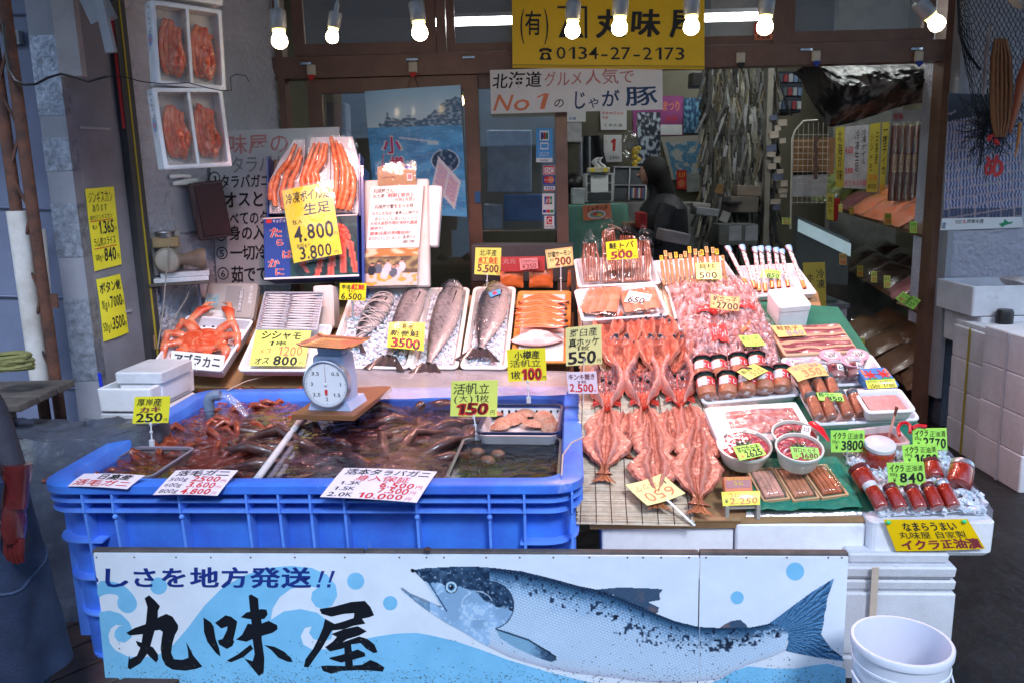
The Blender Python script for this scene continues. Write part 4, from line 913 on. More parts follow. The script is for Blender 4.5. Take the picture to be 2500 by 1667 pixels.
icard('white hanging banner with black and red vertical writing',[(2063,310),(2122,305),(2118,462),(2060,460)],BY+.02,dm('bannerw',(.42,.42,.45)),[
    ('冷凍ボイル',.68,.06,.90,.62,'k',0,{'vert':1}),('冷凍生足',.42,.06,.62,.74,'k',0,{'vert':1}),('4.600',.04,.32,.36,.44,'r',.02),('3.800',.04,.66,.36,.76,'r',.02),('全てお1人様',.0,.86,.95,.96,'r',0)],cat='banner',name='strip_banner')
icard('yellow banner with vertical black characters, second from the right',[(2124,304),(2150,300),(2142,470),(2115,470)],BY,'yd',[('日高産',.6,.12,.9,.6,'k',0,{'vert':1}),('シシャモ',.1,.12,.45,.7,'k',0,{'vert':1}),('1200',.05,.74,.9,.82,'r',0),('800',.1,.87,.9,.95,'k',0)],cat='banner',name='strip_banner')
icard('yellow banner with vertical black characters at the right',[(2155,300),(2172,298),(2160,468),(2146,470)],BY,'yd',[('一夜干イカ',.15,.04,.85,.76,'k',.01,{'vert':1}),('500',.1,.9,.9,.97,'r',0)],cat='banner',name='strip_banner')
random.seed(2)
SQ=mat('dried_squid',(.20,.06,.03),.5,.5,18,.5,60,rgb2=(.07,.02,.015))
for k in range(6):
    pxx=2180+k*16;t=thing('dried_fish_pack',VF(6.3).hit(pxx,400),['dried fish pack hanging leftmost under the white rail','second dried fish pack from the left','third dried fish pack, behind the longer tag','fourth dried fish pack with a tan tag','fifth dried fish pack with a tan tag','rightmost dried fish pack with a blue ribbon'][k],'fish pack','dried fish packs hanging by the right post')
    m_=MB();m_.grid(lambda u,v:((u-.5)*.06*(1-.4*abs(v-.5)),.012*math.sin(u*9+k)+.01*nz(u*5,v*8,k),(.5-v)*.55),8,16);m_.build('fish_piece',SQ,t)
    m_=MB();m_.box((0,-.03,0),(.034,.002,.13));m_.build('tag',mat('tan_tag',(.42,.24,.12),.7),t)
    m_=MB();m_.grid(lambda u,v:((u-.5)*.075,-.04+.01*math.sin(u*8),(.55-v)*.72),6,8);m_.build('film_bag',FILM,t)
    m2=MB();layout(m2,'こまい',(0,0,1,1),lambda u,v:Vector(((u-.5)*.026,-.0325,(.5-v)*.11)),0,.3,True);m2.build('lettering',INK['k'],t,smooth=False)
icard('white printed header board above the dried fish packs',[(2176,272),(2275,268),(2275,296),(2176,300)],6.25,dm('header',(.4,.4,.42)),[('珍味',.05,.2,.3,.8,'r',.02)])
t=thing('wire_rack',VF(6.8).hit(1985,400),'white wire grid rack with a brown board on it','wire rack')
def LV(x,y,Y=6.8):return VF(Y).hit(x,y)-t.location
m_=MB();m_.tube([LV(1930,560),LV(1934,340),LV(1942,318),LV(1962,296),LV(1996,294)],.008,6);m_.build('rack_frame',mat('cream_wire',(.42,.40,.34),.4),t)
m_=MB()
for k in range(8):m_.tube([LV(1938+k*12,300+max(0,20-k*9)),LV(1934+k*12,500)],.002,4)
for k in range(12):m_.tube([LV(1934,330+k*15),LV(2024,330+k*15)],.002,4)
o=m_.build('wire_grid',mat('cream_wire',(1,1,1)),t);o['kind']='stuff'
MB().box(tuple(LV(1985,383,6.84)),(.34,.01,.29)).build('brown_board',dm('bboard',(.26,.14,.06)),t)
MB().box(tuple(LV(1975,450,6.84)),(.28,.01,.19)).build('white_sheet',dm('wsheet',(.4,.4,.43)),t)
m_=MB();P=[LV(1992+2*math.sin(k*2.1),330+k*12,6.74)for k in range(10)];m_.tube(P,[.012+.006*(k%2)for k in range(10)],6);m_.build('sausage_string',dm('saus',(.1,.05,.04)),t)
t=thing('freezer_case',VF(6.2).hit(1930,640),'long freezer display case with a bright front light and sliding glass lids','freezer')
o_=t.location.copy()
def Q(mb,pts):mb.add([Vector(p)-o_ for p in pts],[tuple(range(len(pts)))]);return mb
ga,gb,gc,gd=VF(5.75).hit(1815,660),VF(5.6).hit(2060,645),VF(7.2).hit(2045,545),VF(7.2).hit(1830,560)
m_=MB();zt=.72
xs0,xs1=VF(5.8).hit(1840,620).x,VF(5.8).hit(2075,620).x
m_.box(tuple(Vector(((xs0+xs1)/2,6.45,.36))-o_),(xs1-xs0,1.3,.68));m_.build('freezer_body',mat('freezer_white',(.40,.36,.40),.4,.1,3),t,smooth=False)
m_=MB();m_.box(tuple(Vector(((xs0+xs1)/2,6.45,.715))-o_),(xs1-xs0+.03,1.33,.03));m_.build('freezer_rim',mat('dull_metal',(1,1,1)),t,smooth=False)
m_=MB();m_.box(tuple(Vector(((xs0+xs1)/2,6.45,.745))-o_),(xs1-xs0-.1,1.2,.012));m_.build('glass_lid',mat('freezer_glass',(.10,.14,.13),.06,.3,6,coat=1),t,smooth=False)
m_=MB();a,b_=VF(6.9).hit(1950,536),VF(6.5).hit(2078,596);dn=UZ*-.10;m_.add([a-o_,b_-o_,b_+dn-o_,a+dn-o_],[(0,1,2,3)]);m_.add([a-o_+SE2*.02,b_-o_+SE2*.02,b_+dn-o_+SE2*.02,a+dn-o_+SE2*.02],[(0,1,2,3)]);m3_=MB();z2=.76-o_.z;m3_.add([Vector((q.x,q.y+.03,q.z+dn.z*k_))for q in(a-o_,b_-o_)for k_ in(-.3,)]+[Vector((q.x,q.y+.03,z2))for q in(a-o_,b_-o_)]+[Vector((q.x,q.y+.12,q.z+.02))for q in(a-o_,b_-o_)]+[Vector((q.x,q.y+.12,z2))for q in(a-o_,b_-o_)],[(0,2,3,1),(4,5,7,6),(0,1,5,4),(0,4,6,2),(1,3,7,5)]);m3_.build('case_hood',mat('hood_grey',(.10,.12,.12),.4),t,smooth=False)
m_.build('case_light',mat('case_glow',(.55,.74,.80),emit=.1),t)
icard('yellow sign with black vertical characters on the freezer front',[(1960,642),(2014,640),(2018,757),(1968,757)],5.72,mat('card_dull_yellow2',(.5,.38,.04),.5,.1),[('冷凍',.58,.15,.95,.55,'k',.01,{'vert':1}),('ホタテ',.12,.22,.46,.9,'k',.01,{'vert':1})],cat='sign',name='freezer_sign')
SHW=mat('shelf_wood',(.20,.11,.06),.6,.2,6)
def packm(w,d,h,seed,n=10):
    m_=MB()
    def f(sg):return lambda u,v:((u-.5)*w*(1+.06*nz(v*4,seed)),(v-.5)*d,h*.5+sg*h*.5*(max(0,math.sin(PI*u)*math.sin(PI*v)))**.45*(1+.5*nz(u*4,v*4,seed))+.01*h*nz(u*9,v*9,seed))
    m_.grid(f(1),n,n);m_.grid(f(-1),n,n);return m_
def shelf(label,A,YA,B,YB_,dep,packs,seed,tone):
    a,b_=VF(YA).hit(*A),VF(YB_).hit(*B);t=thing('goods_shelf',a,label,'shelf','goods shelves inside the right wall')
    e=Vector((1,.1,0))*dep;th=UZ*-.03;o_=a
    P=[a,b_,b_+e,a+e];m_=MB();m_.add([p-o_ for p in P]+[p+th-o_ for p in P],[(0,3,2,1),(4,5,6,7),(0,1,5,4),(1,2,6,5),(2,3,7,6),(3,0,4,7)]);m_.build('shelf_board',SHW,t,smooth=False)
    random.seed(seed)
    n=len(packs);ax=(b_-a);L_=ax.length;ax.normalize();sx=Vector((1,0,0));nn_=ax.cross(sx).normalized();nn_=nn_ if nn_.z>0 else-nn_;sy=nn_.cross(ax)
    for row in range(2):
        for k,(mt,lb)in enumerate(packs):
            pos=a+ax*L_*((k+.5)/n)+e*(.25+.42*row)+UZ*(.045+.05*row)
            M=Matrix((sy,ax,nn_)).transposed().to_4x4();M.translation=pos;M=M@Matrix.Rotation(random.uniform(-.35,.35),4,'Z')@Matrix.Rotation(-.55,4,'Y')
            ot=packm(dep*.62,L_/n*1.02,.06,seed+k*3+row).build('goods_pack',mt,None,M)
            tag(ot,lb+[' in the front row',' in the back row'][row],'food pack','packs on the right shelves')
            fl=packm(dep*.66,L_/n*1.06,.072,seed+k*3+row+1,8).build('film_wrap',FILM,ot)
    return t,a,b_
OR_=mat('orange_crabstick',(.75,.12,.02),.4,.4,25,.5,60,rgb2=(.55,.25,.16));DKP=mat('dark_dried_fish',(.07,.045,.035),.3,.6,14,.7,30,coat=.6,rgb2=(.015,.01,.01),scuff_glint=(.4,.4,.42),sks=16,skt=.64);PKP=mat('pink_pack',(.5,.18,.2),.4,.4,12);BRP=mat('brown_pack',(.26,.14,.07),.35,.5,12,.4,40,rgb2=(.30,.16,.10));YLP=mat('yellow_green_pack',(.25,.28,.05),.4,.6,9,rgb2=(.03,.08,.04))  # pale flecks on the dark dried fish are glints put into its colour
sh1=shelf('upper goods shelf holding orange crab packs',(2040,505),7.3,(2268,575),5.42,.42,[(PKP,'pink wrapped pack at the far end of the upper shelf'),(OR_,'orange crab pack on the upper shelf, far one'),(OR_,'orange crab pack on the upper shelf, middle one'),(OR_,'orange crab pack on the upper shelf, near one'),(BRP,'brown pack at the near end of the upper shelf')],3,0)
sh2=shelf('middle goods shelf holding dark dried fish bundles',(2050,640),7.1,(2262,770),5.40,.42,[(DKP,'dark dried fish bundle, farthest on the middle shelf'),(DKP,'dark dried fish bundle, second on the middle shelf'),(DKP,'dark dried fish bundle, third on the middle shelf'),(PKP,'pink and dark pack on the middle shelf'),(BRP,'pale brown pack at the near end of the middle shelf')],9,0)
sh3=shelf('lowest goods shelf holding brown packs in trays',(2052,812),6.6,(2248,960),5.36,.45,[(BRP,'brown pack, farthest on the lowest shelf'),(BRP,'brown pack, second on the lowest shelf'),(BRP,'brown pack, third on the lowest shelf'),(BRP,'brown pack, nearest on the lowest shelf')],14,0)
shx=shelf('short goods shelf at the back with green and yellow packs',(1950,470),7.4,(2042,500),7.2,.4,[(YLP,'green and yellow pack on the short back shelf, left'),(YLP,'green and yellow pack on the short back shelf, right')],24,0)
TGL=['pale green price tag at the far end of the upper shelf','second price tag from the far end of the upper shelf','yellow price tag on the near half of the upper shelf','neon green price tag at the near end of the upper shelf','orange price tag at the far end of the middle shelf','second price tag from the far end of the middle shelf','third price tag on the edge of the middle shelf','fourth price tag on the edge of the middle shelf','pale green price tag on a stick over the freezer','pale green price tag on the edge of the lowest shelf']
for i,(x,y,w_,h_,c,tx,Y)in enumerate([(2052,508,9,18,'yg','120',6.9),(2079,515,11,18,'y','250',6.6),(2168,535,17,28,'y','380',5.9),(2230,555,17,28,'g','500',5.5),(2058,633,18,28,'o','600',6.6),(2100,662,15,27,'y','480',6.2),
        (2134,676,14,27,'yg','300',5.9),(2166,688,16,30,'yg','350',5.6),(1920,540,22,16,'yg','420',6.4),(2104,835,14,22,'yg','400',5.7)]):
    m3={'y':'yd'}.get(c,c)
    icard(TGL[i],[(x-w_/2,y-h_/2),(x+w_/2,y-h_/2+1),(x+w_/2,y+h_/2+1),(x-w_/2,y+h_/2)],Y-.08,m3,[('品名',.1,.08,.9,.42,'k',0),(tx,.1,.5,.9,.92,'r',.01)],cat='price tag',name='price_tag')
for i,(q,tx)in enumerate([([(2205,712),(2227,727),(2208,744),(2186,730)],'581'),([(2228,722),(2249,734),(2229,757),(2206,742)],'527')]):
    icard(['left one','right one'][i]+' of two tilted neon green price tags under the middle shelf',q,5.3,'g',[('おつまみ',.1,.08,.9,.42,'k',0),(tx,.15,.48,.8,.9,'r' if i==0 else 'k',.01)],cat='price tag',name='price_tag')
icard('upright yellow and black tag beside the red box on the back shelf',[(2018,472),(2036,474),(2035,540),(2018,536)],6.8,'yd',[('真いか',.2,.1,.8,.8,'k',0,{'vert':1})],cat='price tag',name='price_tag')
ibox('narrow red box standing at the end of the back shelf',[(2036,484),(2050,486),(2048,541),(2035,541)],6.9,.1,dm('redb',(.35,.01,.01)),'red_box','box')
s=MB();wbox(s,VF(7.7).hit(2040,300).x,IX1,7.75,7.85,0,3.3);struct('interior_partition',s,dm('part',(.26,.27,.25)))
# --------------- people inside
COAT=mat('dark_coat',(.016,.016,.020),.6,.4,14,.6,18,bd=.02)
wp=VF(6.9).hit(1612,640);wp.z=.03
J=[(0,0,.95),(0,0,1.12),(-.01,0,1.32),(-.03,0,1.45),(-.05,0,1.53),(-.08,0,1.63),(-.07,0,1.72),(.05,-.17,1.38),(-.10,-.24,1.14),(-.34,-.22,1.20),(-.42,-.22,1.22),
     (.02,.17,1.38),(-.08,.22,1.15),(-.3,.2,1.18),(-.4,.2,1.2),(.0,-.09,.8),(.01,-.1,.45),(.02,-.1,.08),(-.10,-.1,.04),(0,.09,.8),(.01,.1,.45),(.02,.1,.08),(-.1,.1,.04)]
R2=[(.19,.19),(.18,.19),(.15,.18),(.075,.075),(.05,.05),(.085,.08),(.07,.07),.065,.055,.045,.028,.065,.055,.045,.028,.09,.065,.05,.04,.09,.065,.05,.04]
wo_=skin_person('person',Matrix.Translation(wp)@Matrix.Rotation(.15,4,'Z'),J,E_,R2,COAT,'woman with long black hair in a dark coat reaching left over the counter')
m_=MB()
m_.ball((-.055,0,1.66),(.115,.115,.125),16,12)
m_.tube([(-.03,0,1.68),(.0,0,1.56),(.035,0,1.46),(.07,0,1.36)],[.105,.10,.095,.05],14,flat=.9)
m_.build('hair',mat('black_hair',(.006,.005,.005),.75,.3,60,.4,120),wo_)
m_=MB();m_.loft([(1.02,.40,.42,.18),(1.22,.38,.46,.18),(1.36,.33,.50,.16),(1.44,.22,.36,.11),(1.49,.12,.16,.06)],6,cx=.02);m_.tube([(-.02,-.22,1.38),(-.08,-.25,1.24),(-.14,-.25,1.14),(-.26,-.235,1.17),(-.38,-.22,1.205)],[.085,.078,.072,.062,.05],12);m_.tube([(0,.21,1.38),(-.04,.25,1.2),(-.12,.24,1.12),(-.26,.22,1.16)],[.085,.078,.07,.055],12);m_.build('coat',COAT,wo_)
m_=MB();m_.grid(lambda u,v:(math.cos(u*2*PI)*(.20+.05*v)+.02,math.sin(u*2*PI)*(.19+.05*v),1.15-.72*v),24,10);m_.build('coat_skirt',COAT,wo_)
m_=MB();m_.tube([(-.40,-.22,1.21),(-.45,-.22,1.225),(-.49,-.22,1.22)],[.028,.036,.03],10,flat=.6)
for k in range(4):m_.tube([(-.48,-.245+k*.017,1.222),(-.515,-.245+k*.017,1.215),(-.54+.004*abs(k-1),-.245+k*.017,1.198)],[.0095,.009,.006],7)
m_.tube([(-.44,-.20,1.235),(-.475,-.19,1.25),(-.495,-.195,1.245)],[.011,.011,.008],7)
m_.build('hand',SKINM,wo_)
m_=MB();m_.ball((-.125,0,1.64),(.055,.07,.085),14,12);m_.tube([(-.17,0,1.655),(-.198,0,1.63),(-.178,0,1.618)],[.008,.014,.008],8);m_.build('face',SKINM,wo_)
ap=VF(7.9).hit(1392,600);ap.z=.03
J2=[(x*.95,y,z*.98)for x,y,z in J]
as_=skin_person('person',Matrix.Translation(ap)@Matrix.Rotation(PI+.5,4,'Z')@Matrix.Scale(.95,4),J2,E_,R2,mat('navy_cloth',(.012,.014,.02),.8),'shop assistant in dark clothes partly hidden by the brown door post')
m_=MB();m_.ball((-.05,0,1.65),(.11,.11,.11),14,10);m_.build('hair',BLK,as_)
m_=MB();m_.ball((-.125,0,1.60),(.055,.07,.08),14,12);m_.tube([(-.17,0,1.62),(-.195,0,1.59),(-.175,0,1.58)],[.008,.013,.008],8);m_.build('face',SKINM,as_)
# ================================================================== BLUE TANK
ZR=.71;RP=STZ(ZR)
def s12(p):return p.dot(SE1),p.dot(SE2)
aFL,aBL,aFR,aBR=[s12(RP.hit(*p))for p in((169,1163),(520,950),(1371,1166),(1376,958))]
u0=(aFL[0]+aBL[0])/2;u1=(aFR[0]+aBR[0])/2;v0=(aFL[1]+aFR[1])/2;v1=(aBL[1]+aBR[1])/2
TW,TD=u1-u0,v1-v0;TC=SE1*((u0+u1)/2)+SE2*((v0+v1)/2)
TM=Matrix((SE1,SE2,UZ)).transposed().to_4x4();TM.translation=TC
tank=thing('fish_tank',TM,'big blue ribbed plastic tank full of water and live crabs','tank')
RW=.072;OW,OD=TW+2*RW,TD+2*RW
m_=MB();m_.loft([(ZR-.03,OW,OD,.11),(ZR-.004,OW,OD,.11),(ZR,OW-.012,OD-.012,.105),(ZR,TW+.012,TD+.012,.085),(ZR-.008,TW,TD,.08),(ZR-.12,TW-.02,TD-.02,.08),(ZR-.36,TW-.05,TD-.05,.07)],8,cap0=False,cap1=False)
m_.build('tank_rim',TANKM,tank)
WI=.062
m_=MB();m_.loft([(.0,OW-.11,OD-.16,.08),(.05,OW-.10,OD-.15,.08),(ZR-.02,OW-.06,OD-2*WI,.08)],8,cap1=False);m_.build('tank_wall',TANKM,tank)
m_=MB();m_.box((0,0,ZR-.36),(TW,TD,.01));m_.build('tank_floor',mat('tank_floor_dark',(.03,.06,.18),.6,.3),tank,smooth=False)
def ringplate(z,th,w,wi=None):
    wi=wi or.10;m=MB();t=(ZR-z)*.16
    ow,od=OW-t*1.0,OD-t*1.0
    m.loft([(z,ow,od,.11),(z+th,ow,od,.11),(z+th,ow-wi,od-wi,.08),(z,ow-wi,od-wi,.08),(z,ow,od,.11)],8,cap0=False,cap1=False);return m
for z in(ZR-.062,ZR-.098,ZR-.30,ZR-.42,ZR-.54,.03):ringplate(z,.006,0).build('rib',TANKR,tank)if z>ZR-.12 else None
random.seed(4)
for px in(202,275,438,602,680,757,840,1016,1194,1280,1397):
    x=(px-1250)/FPX*2.53;xx=(STZ(ZR-.06).hit(px,1225)-TC).dot(SE1);xx=max(-OW/2+.05,min(OW/2-.035,xx))
    MB().box((xx,-OD/2+.031,ZR-.064),(.007,.058,.066)).build('rib',TANKR,tank,smooth=False)
    m=MB();y0=-OD/2+.008;m.add([(xx+i*.0042,y,z)for i in(-1,1)for(y,z)in((y0,ZR-.1),(y0+.05,ZR-.1),(y0+.085,.06),(y0+.04,.06))],[(0,1,2,3),(7,6,5,4),(0,3,7,4),(1,5,6,2)])
    if px in(275,438,1016,1194):m.ball((xx,y0+.002,ZR-.112),.009,8,6)
    m.build('rib',TANKR,tank,smooth=False)
for sx in(-1,1):
    for yy in(-OD/2+.12,-.3,0,.3,OD/2-.12):MB().box((sx*(OW/2-.028),yy,ZR-.064),(.05,.006,.066)).build('rib',TANKR,tank,smooth=False)
    for yy in(-OD/2+.11,-.2,.2,OD/2-.12):
        MB().box((sx*(OW/2-.055),yy,.36),(.055,.006,.5)).build('rib',TANKR,tank,smooth=False)
for z in(.50,.36,.22,.05):
    for sx in(-1,1):
        t=(ZR-z)*.08;r=.11;cx,cy=sx*(OW/2-t-r),-OD/2+t+r
        pts=[(cx+sx*r*math.cos(a),cy-r*math.sin(a))for a in[k*PI/2/6 for k in range(7)]]+[(cx,cy-r),(cx-sx*.07,cy-r),(cx-sx*.07,cy+.06),(cx+sx*.0,cy+.06),(cx+sx*r,cy+.06)]
        pts=[(cx+sx*r,cy+.07)]+[(cx+sx*r*math.cos(a),cy-r*math.sin(a))for a in[k*PI/2/6 for k in range(7)]]+[(cx-sx*.08,cy-r),(cx-sx*.08,cy+.07)]
        if sx<0:pts=pts[::-1]
        MB().prism(pts,z,z+.006).build('rib',TANKR,tank,smooth=False)
ZW=ZR-.045
wm=film('sea_water',fac=.0,rough=.02,bump=.5,bs=12,bd=.02,tint=(.74,.68,.74),ior=1.30)
w_=MB();w_.grid(lambda u,v:((u-.5)*(TW-.004),(v-.5)*(TD-.004),ZW+.0025*nz(u*16,v*12,5)+.0012*nz(u*40,v*34,2)),130,100)
wt=w_.build('tank_water',wm,None,TM.copy());tag(wt,kind='structure')
def TP(px,py,z=ZW):return STZ(z).hit(px,py)
WTP=STZ(ZW)
random.seed(11)
protos=[]
for k in range(4):
    c_=crab(Matrix(),'live brown hairy crab lying under the water left of the white divider pipe','live',20+k,.082,.115,group='live hairy crabs under water',name='hairy_crab');protos.append(c_)
kp=[]
for k in range(2):
    c_=crab(Matrix(),'dark live king crab under the water right of the white divider pipe','dark',40+k,.13,.24,group='live king crabs under water',name='live_king_crab');kp.append(c_)
def inL(px,py):return(px>190+(1165-py)*1.62)and px<640+(1165-py)*.68
n=0;used=set()
spots=[]
for r in range(12):
    for c_ in range(8):
        py=972+r*17.5;xl=190+(1165-py)*1.62;xr=628+(1165-py)*.70
        if c_/6.*1.>1:continue
        if xr-xl<60:continue
        spots.append((xl+20+(xr-xl-30)*(c_+.5*(r%2))/7.5,py))
random.shuffle(spots)
for i,(px,py)in enumerate(spots[:84]):
    z=ZW-random.uniform(.05,.10);p=STZ(z).hit(px,py)
    M=Matrix.Translation(p)@Matrix.Rotation(random.uniform(0,6.28),4,'Z')@Matrix.Rotation(random.uniform(-.28,.28),4,'X')@Matrix.Rotation(random.uniform(-.25,.25),4,'Y')@Matrix.Scale(random.uniform(.85,1.12),4)
    if i<4:protos[i].matrix_basis=M
    else:copy_tree(protos[i%4],None,M)
kspots=[(760,1085),(850,1085),(960,1150),(740,1050),(1060,1040),(1050,1090),(860,1010),(960,1070),(800,1060),(930,1020),(1030,1060),(1000,1130),(780,1135),(1080,985),(900,1110),(690,1120),(1010,1000),(1130,1010)]
for i,(px,py)in enumerate(kspots):
    z=ZW-random.uniform(.07,.12);p=STZ(z).hit(px,py)
    M=Matrix.Translation(p)@Matrix.Rotation(random.uniform(0,6.28),4,'Z')@Matrix.Rotation(random.uniform(-.25,.25),4,'X')@Matrix.Scale(random.uniform(.8,1.05),4)
    if i<2:kp[i].matrix_basis=M
    else:copy_tree(kp[i%2],None,M)
m_=MB();m_.grid(lambda u,v:((u-.5)*TW*.96,(v-.5)*TD*.94,ZW-.15+.05*nz(u*9,v*7,3)+.03*nz(u*25,v*20,1)),60,44,lambda u,v:lerp((.035,.007,.006),(.06,.045,.010),sst(0.05,.3,nz(u*6,v*6,9))))
tag(m_.build('crab_bed',CRABM,None,TM.copy()),'dark mass of seaweed and shells at the bottom of the tank','seaweed',kind='stuff')
PVW=mat('white_pvc',(.7,.72,.76),.35,.15,20);PVG=mat('grey_pvc',(.16,.22,.32),.35,.1)
m_=MB();m_.tube([TP(750,1003,ZW+.012),TP(628,1168,ZW+.012)],.013,12);tag(m_.build('divider_pipe',PVW),'white divider pipe lying across the tank at the water line','pipe')
for k,(dx,dz,lb)in enumerate([(22,-.012,'first grey pipe under water beside the white divider pipe'),(40,-.03,'second grey pipe under water beside the white divider pipe')]):
    m_=MB();m_.tube([TP(750+dx,1005,ZW+dz),TP(636+dx,1168,ZW+dz)],.010,10);tag(m_.build('divider_pipe',mat('submerged_pipe',(.3,.36,.42),.4)),lb,'pipe')
t=thing('water_pipe',TP(512,1008,ZW),'grey plastic elbow pipe pouring water into the tank','pipe')
m_=MB();m_.tube([(0,0,-.12),(0,0,.025)],.019,14);m_.tube([(0,0,.015),(0,0,.05),(.01,0,.075),(.03,0,.082),(.055,0,.082)],.024,14);m_.build('elbow',PVG,t)
m_=MB();m_.tube([(.05,0,.08),(.09,-.01,.078),(.13,-.03,.055),(.165,-.05,.02),(.185,-.06,-.005)],[.018,.022,.022,.018,.012],12,flat=.6);m_.build('water_stream',film('stream',fac=.12,rough=.05,bump=1,bs=60,diff=.10,rgb=(.7,.75,.95)),t)
def basket(q,label,rimc,wallc,h,z,slats=True,rimr=.007):
    P=STZ(z);M,w,d=P.fit(q);t=thing('basket',M,label,'basket');r=.035
    m=MB();m.loft([(-.006,w,d,r),(.004,w+.006,d+.006,r),(.006,w,d,r),(.004,w-.018,d-.018,r*.8),(-.006,w-.014,d-.014,r*.8),(-.006,w,d,r)],6,cap0=False,cap1=False);m.build('basket_rim',rimc,t)
    m=MB();m.loft([(-.012,w-.01,d-.01,r*.8),(-h,w*.9,d*.88,r*.7),(-h,w*.88,d*.86,r*.7),(-.012,w-.016,d-.016,r*.8)],5,cap0=False,cap1=False);
    m.add([(-w*.44,-d*.43,-h+.002),(w*.44,-d*.43,-h+.002),(w*.44,d*.43,-h+.002),(-w*.44,d*.43,-h+.002)],[(0,1,2,3)])
    m.build('basket_wall',wallc,t)
    if slats:
        for k in range(10):
            MB().box((-w*.42+k*w*.094,d*.455,-.035),(.009,.004,.035)).build('slot',BLK,t,smooth=False)
    return t,M,w,d
GB=mat('grey_basket',(.25,.22,.28),.5,.1)
basket([(312,1092),(458,1093),(392,1166),(222,1163)],'grey slotted basket half sunk at the left front of the tank',GB,mat('basket_in',(.28,.25,.18),.5,.3,9),.09,ZW+.004)
bk_,MBk,wB,dB=basket([(1183,986),(1367,990),(1373,1056),(1176,1059)],'white basket with a navy rim holding flat shells in the tank',mat('navy_rim',(.01,.03,.09),.3),mat('white_basket',(.55,.55,.58),.4),.05,ZW+.05)
basket([(1128,1070),(1368,1070),(1371,1170),(1092,1170)],'clear grey tub sunk in the front right corner of the tank',mat('grey_tub',(.12,.13,.15),.2,.1,coat=.4),mat('dark_tub',(.03,.035,.04),.15,.2,coat=.5),.09,ZW+.012,slats=False)
for k,(x,y)in enumerate([(1165,1105),(1190,1125),(1215,1110)]):
    m=MB();m.ball((0,0,0),(.03,.03,.02),12,8,.08);tag(m.build('sea_snail',mat('snail',(.10,.06,.04),.5,.5,30),None,Matrix.Translation(TP(x,y,ZW-.005))),['left sea snail','middle sea snail','right sea snail'][k]+' in the clear grey tub','sea snail')
random.seed(3)
SHM=mat('scallop_shell',(.30,.10,.06),.5,.5,40,.5,70,rgb2=(.42,.28,.20))
for k,(x,y,r,a,tl)in enumerate([(1240,1028,.055,.2,.1),(1262,1018,.05,1.2,.2),(1222,1040,.045,2,-.1),(1330,1025,.05,.5,.9),(1300,1035,.05,1.9,.2),(1285,1008,.05,1.4,.1),(1345,1042,.04,.2,.7),(1205,1012,.045,.1,-.2)]):
    m=MB();m.grid(lambda u,v:(math.cos(u*2*PI)*v*r,math.sin(u*2*PI)*v*r*.9,.018*(1-v*v)+.0015*math.sin(u*2*PI*22)*v),66,6);m.grid(lambda u,v:(math.cos(u*2*PI)*v*r,math.sin(u*2*PI)*v*r*.9,-.006*(1-v*v)),24,3)
    tag(m.build('scallop',SHM,None,Matrix.Translation(STZ(ZW+.02).hit(x,y))@Matrix.Rotation(a,4,'Z')@Matrix.Rotation(tl,4,'X')),
        ['large ribbed scallop lying flat in the navy rimmed basket','scallop behind the large one in the navy rimmed basket','small scallop at the front left of the navy rimmed basket','scallop standing on edge in the navy rimmed basket','scallop left of the one standing on edge','scallop at the back of the navy rimmed basket','scallop in the front right corner of the navy rimmed basket','scallop at the left wall of the navy rimmed basket'][k],'scallop')
m_=MB();P=[TP(1371,1160,ZR+.01),TP(1374,1110,ZR+.03),TP(1395,1080,ZR+.04),TP(1425,1066,ZR+.02)];m_.tube(P,.003,6);tag(m_.build('air_hose',mat('hose',(.5,.42,.36),.4)),'thin beige air hose bending over the right rim of the tank','hose')
m_=MB();P=[STZ(ZR+.01).hit(*p)for p in((555,952),(600,930),(650,917),(690,912))];m_.tube(P,.003,6);tag(m_.build('air_hose',mat('hose',(1,1,1))),'thin hose running over the back rim of the tank','hose')
# ================================================================== CARDS with clip stands round the tank
def clip_card(label,q,s,col,texts,foot,kind='clip',**k):
    pl=VS(s)if not isinstance(s,Pl)else s
    o=card(label,q,pl,col,texts,bend=0.0,**k)
    bx=(q[2][0]+q[3][0])/2;by=(q[2][1]+q[3][1])/2
    a=pl.hit(bx,by-6,.0)-o.location;f=foot-o.location
    back=SE2*.004
    m=MB()
    if kind=='clip':
        m.bbox(tuple(a+Vector((0,.004,.0))),(.045,.006,.022),.002);mid=a.lerp(f,.45)
        m.tube([a+back,mid],.003,6);m.ball(a+Vector((0,0,-.014)),.007,8,6);m.ball(mid,.007,8,6);m.tube([mid,f],.003,6);m.bbox(tuple(f+Vector((0,0,.012))),(.02,.016,.03),.003)
        m.build('clip_stand',CLEARP,o)
    else:
        m.tube([a+back+UZ*.02,f],.006,6,flat=.35);m.build('card_stick',WHITE,o)
    return o
CLEARP=mat('clear_stand',(.75,.78,.82),.15,.05,alpha=.6)
clip_card('yellow card reading 250 over the grey basket at the left of the tank',[(329,968),(416,966),(411,1031),(323,1033)],(TP(372,1090).dot(SE2)),'y',[
    ('厚岸産',.08,.06,.78,.36,'k',.01),('カキ',.16,.37,.78,.60,'m',.05),('250',.08,.60,.84,.95,'k',.02),('円',.86,.82,.97,.95,'k',0)],TP(372,1088,ZW+.01))
clip_card('yellow card reading 150 with red outlined figures over the tank',[(1102,930),(1216,927),(1213,1016),(1099,1015)],(TP(1165,1062).dot(SE2)),'yg',[
    ('活帆立',.05,.05,.84,.37,'k',.005),('(大)1枚',.05,.38,.82,.60,'k',.0),('150',.10,.60,.82,.95,'r',.075,{'slant':.15}),('150',.11,.61,.81,.94,'k',.035,{'slant':.15}),('円',.85,.80,.96,.95,'k',0)],TP(1166,1072,ZW+.01))
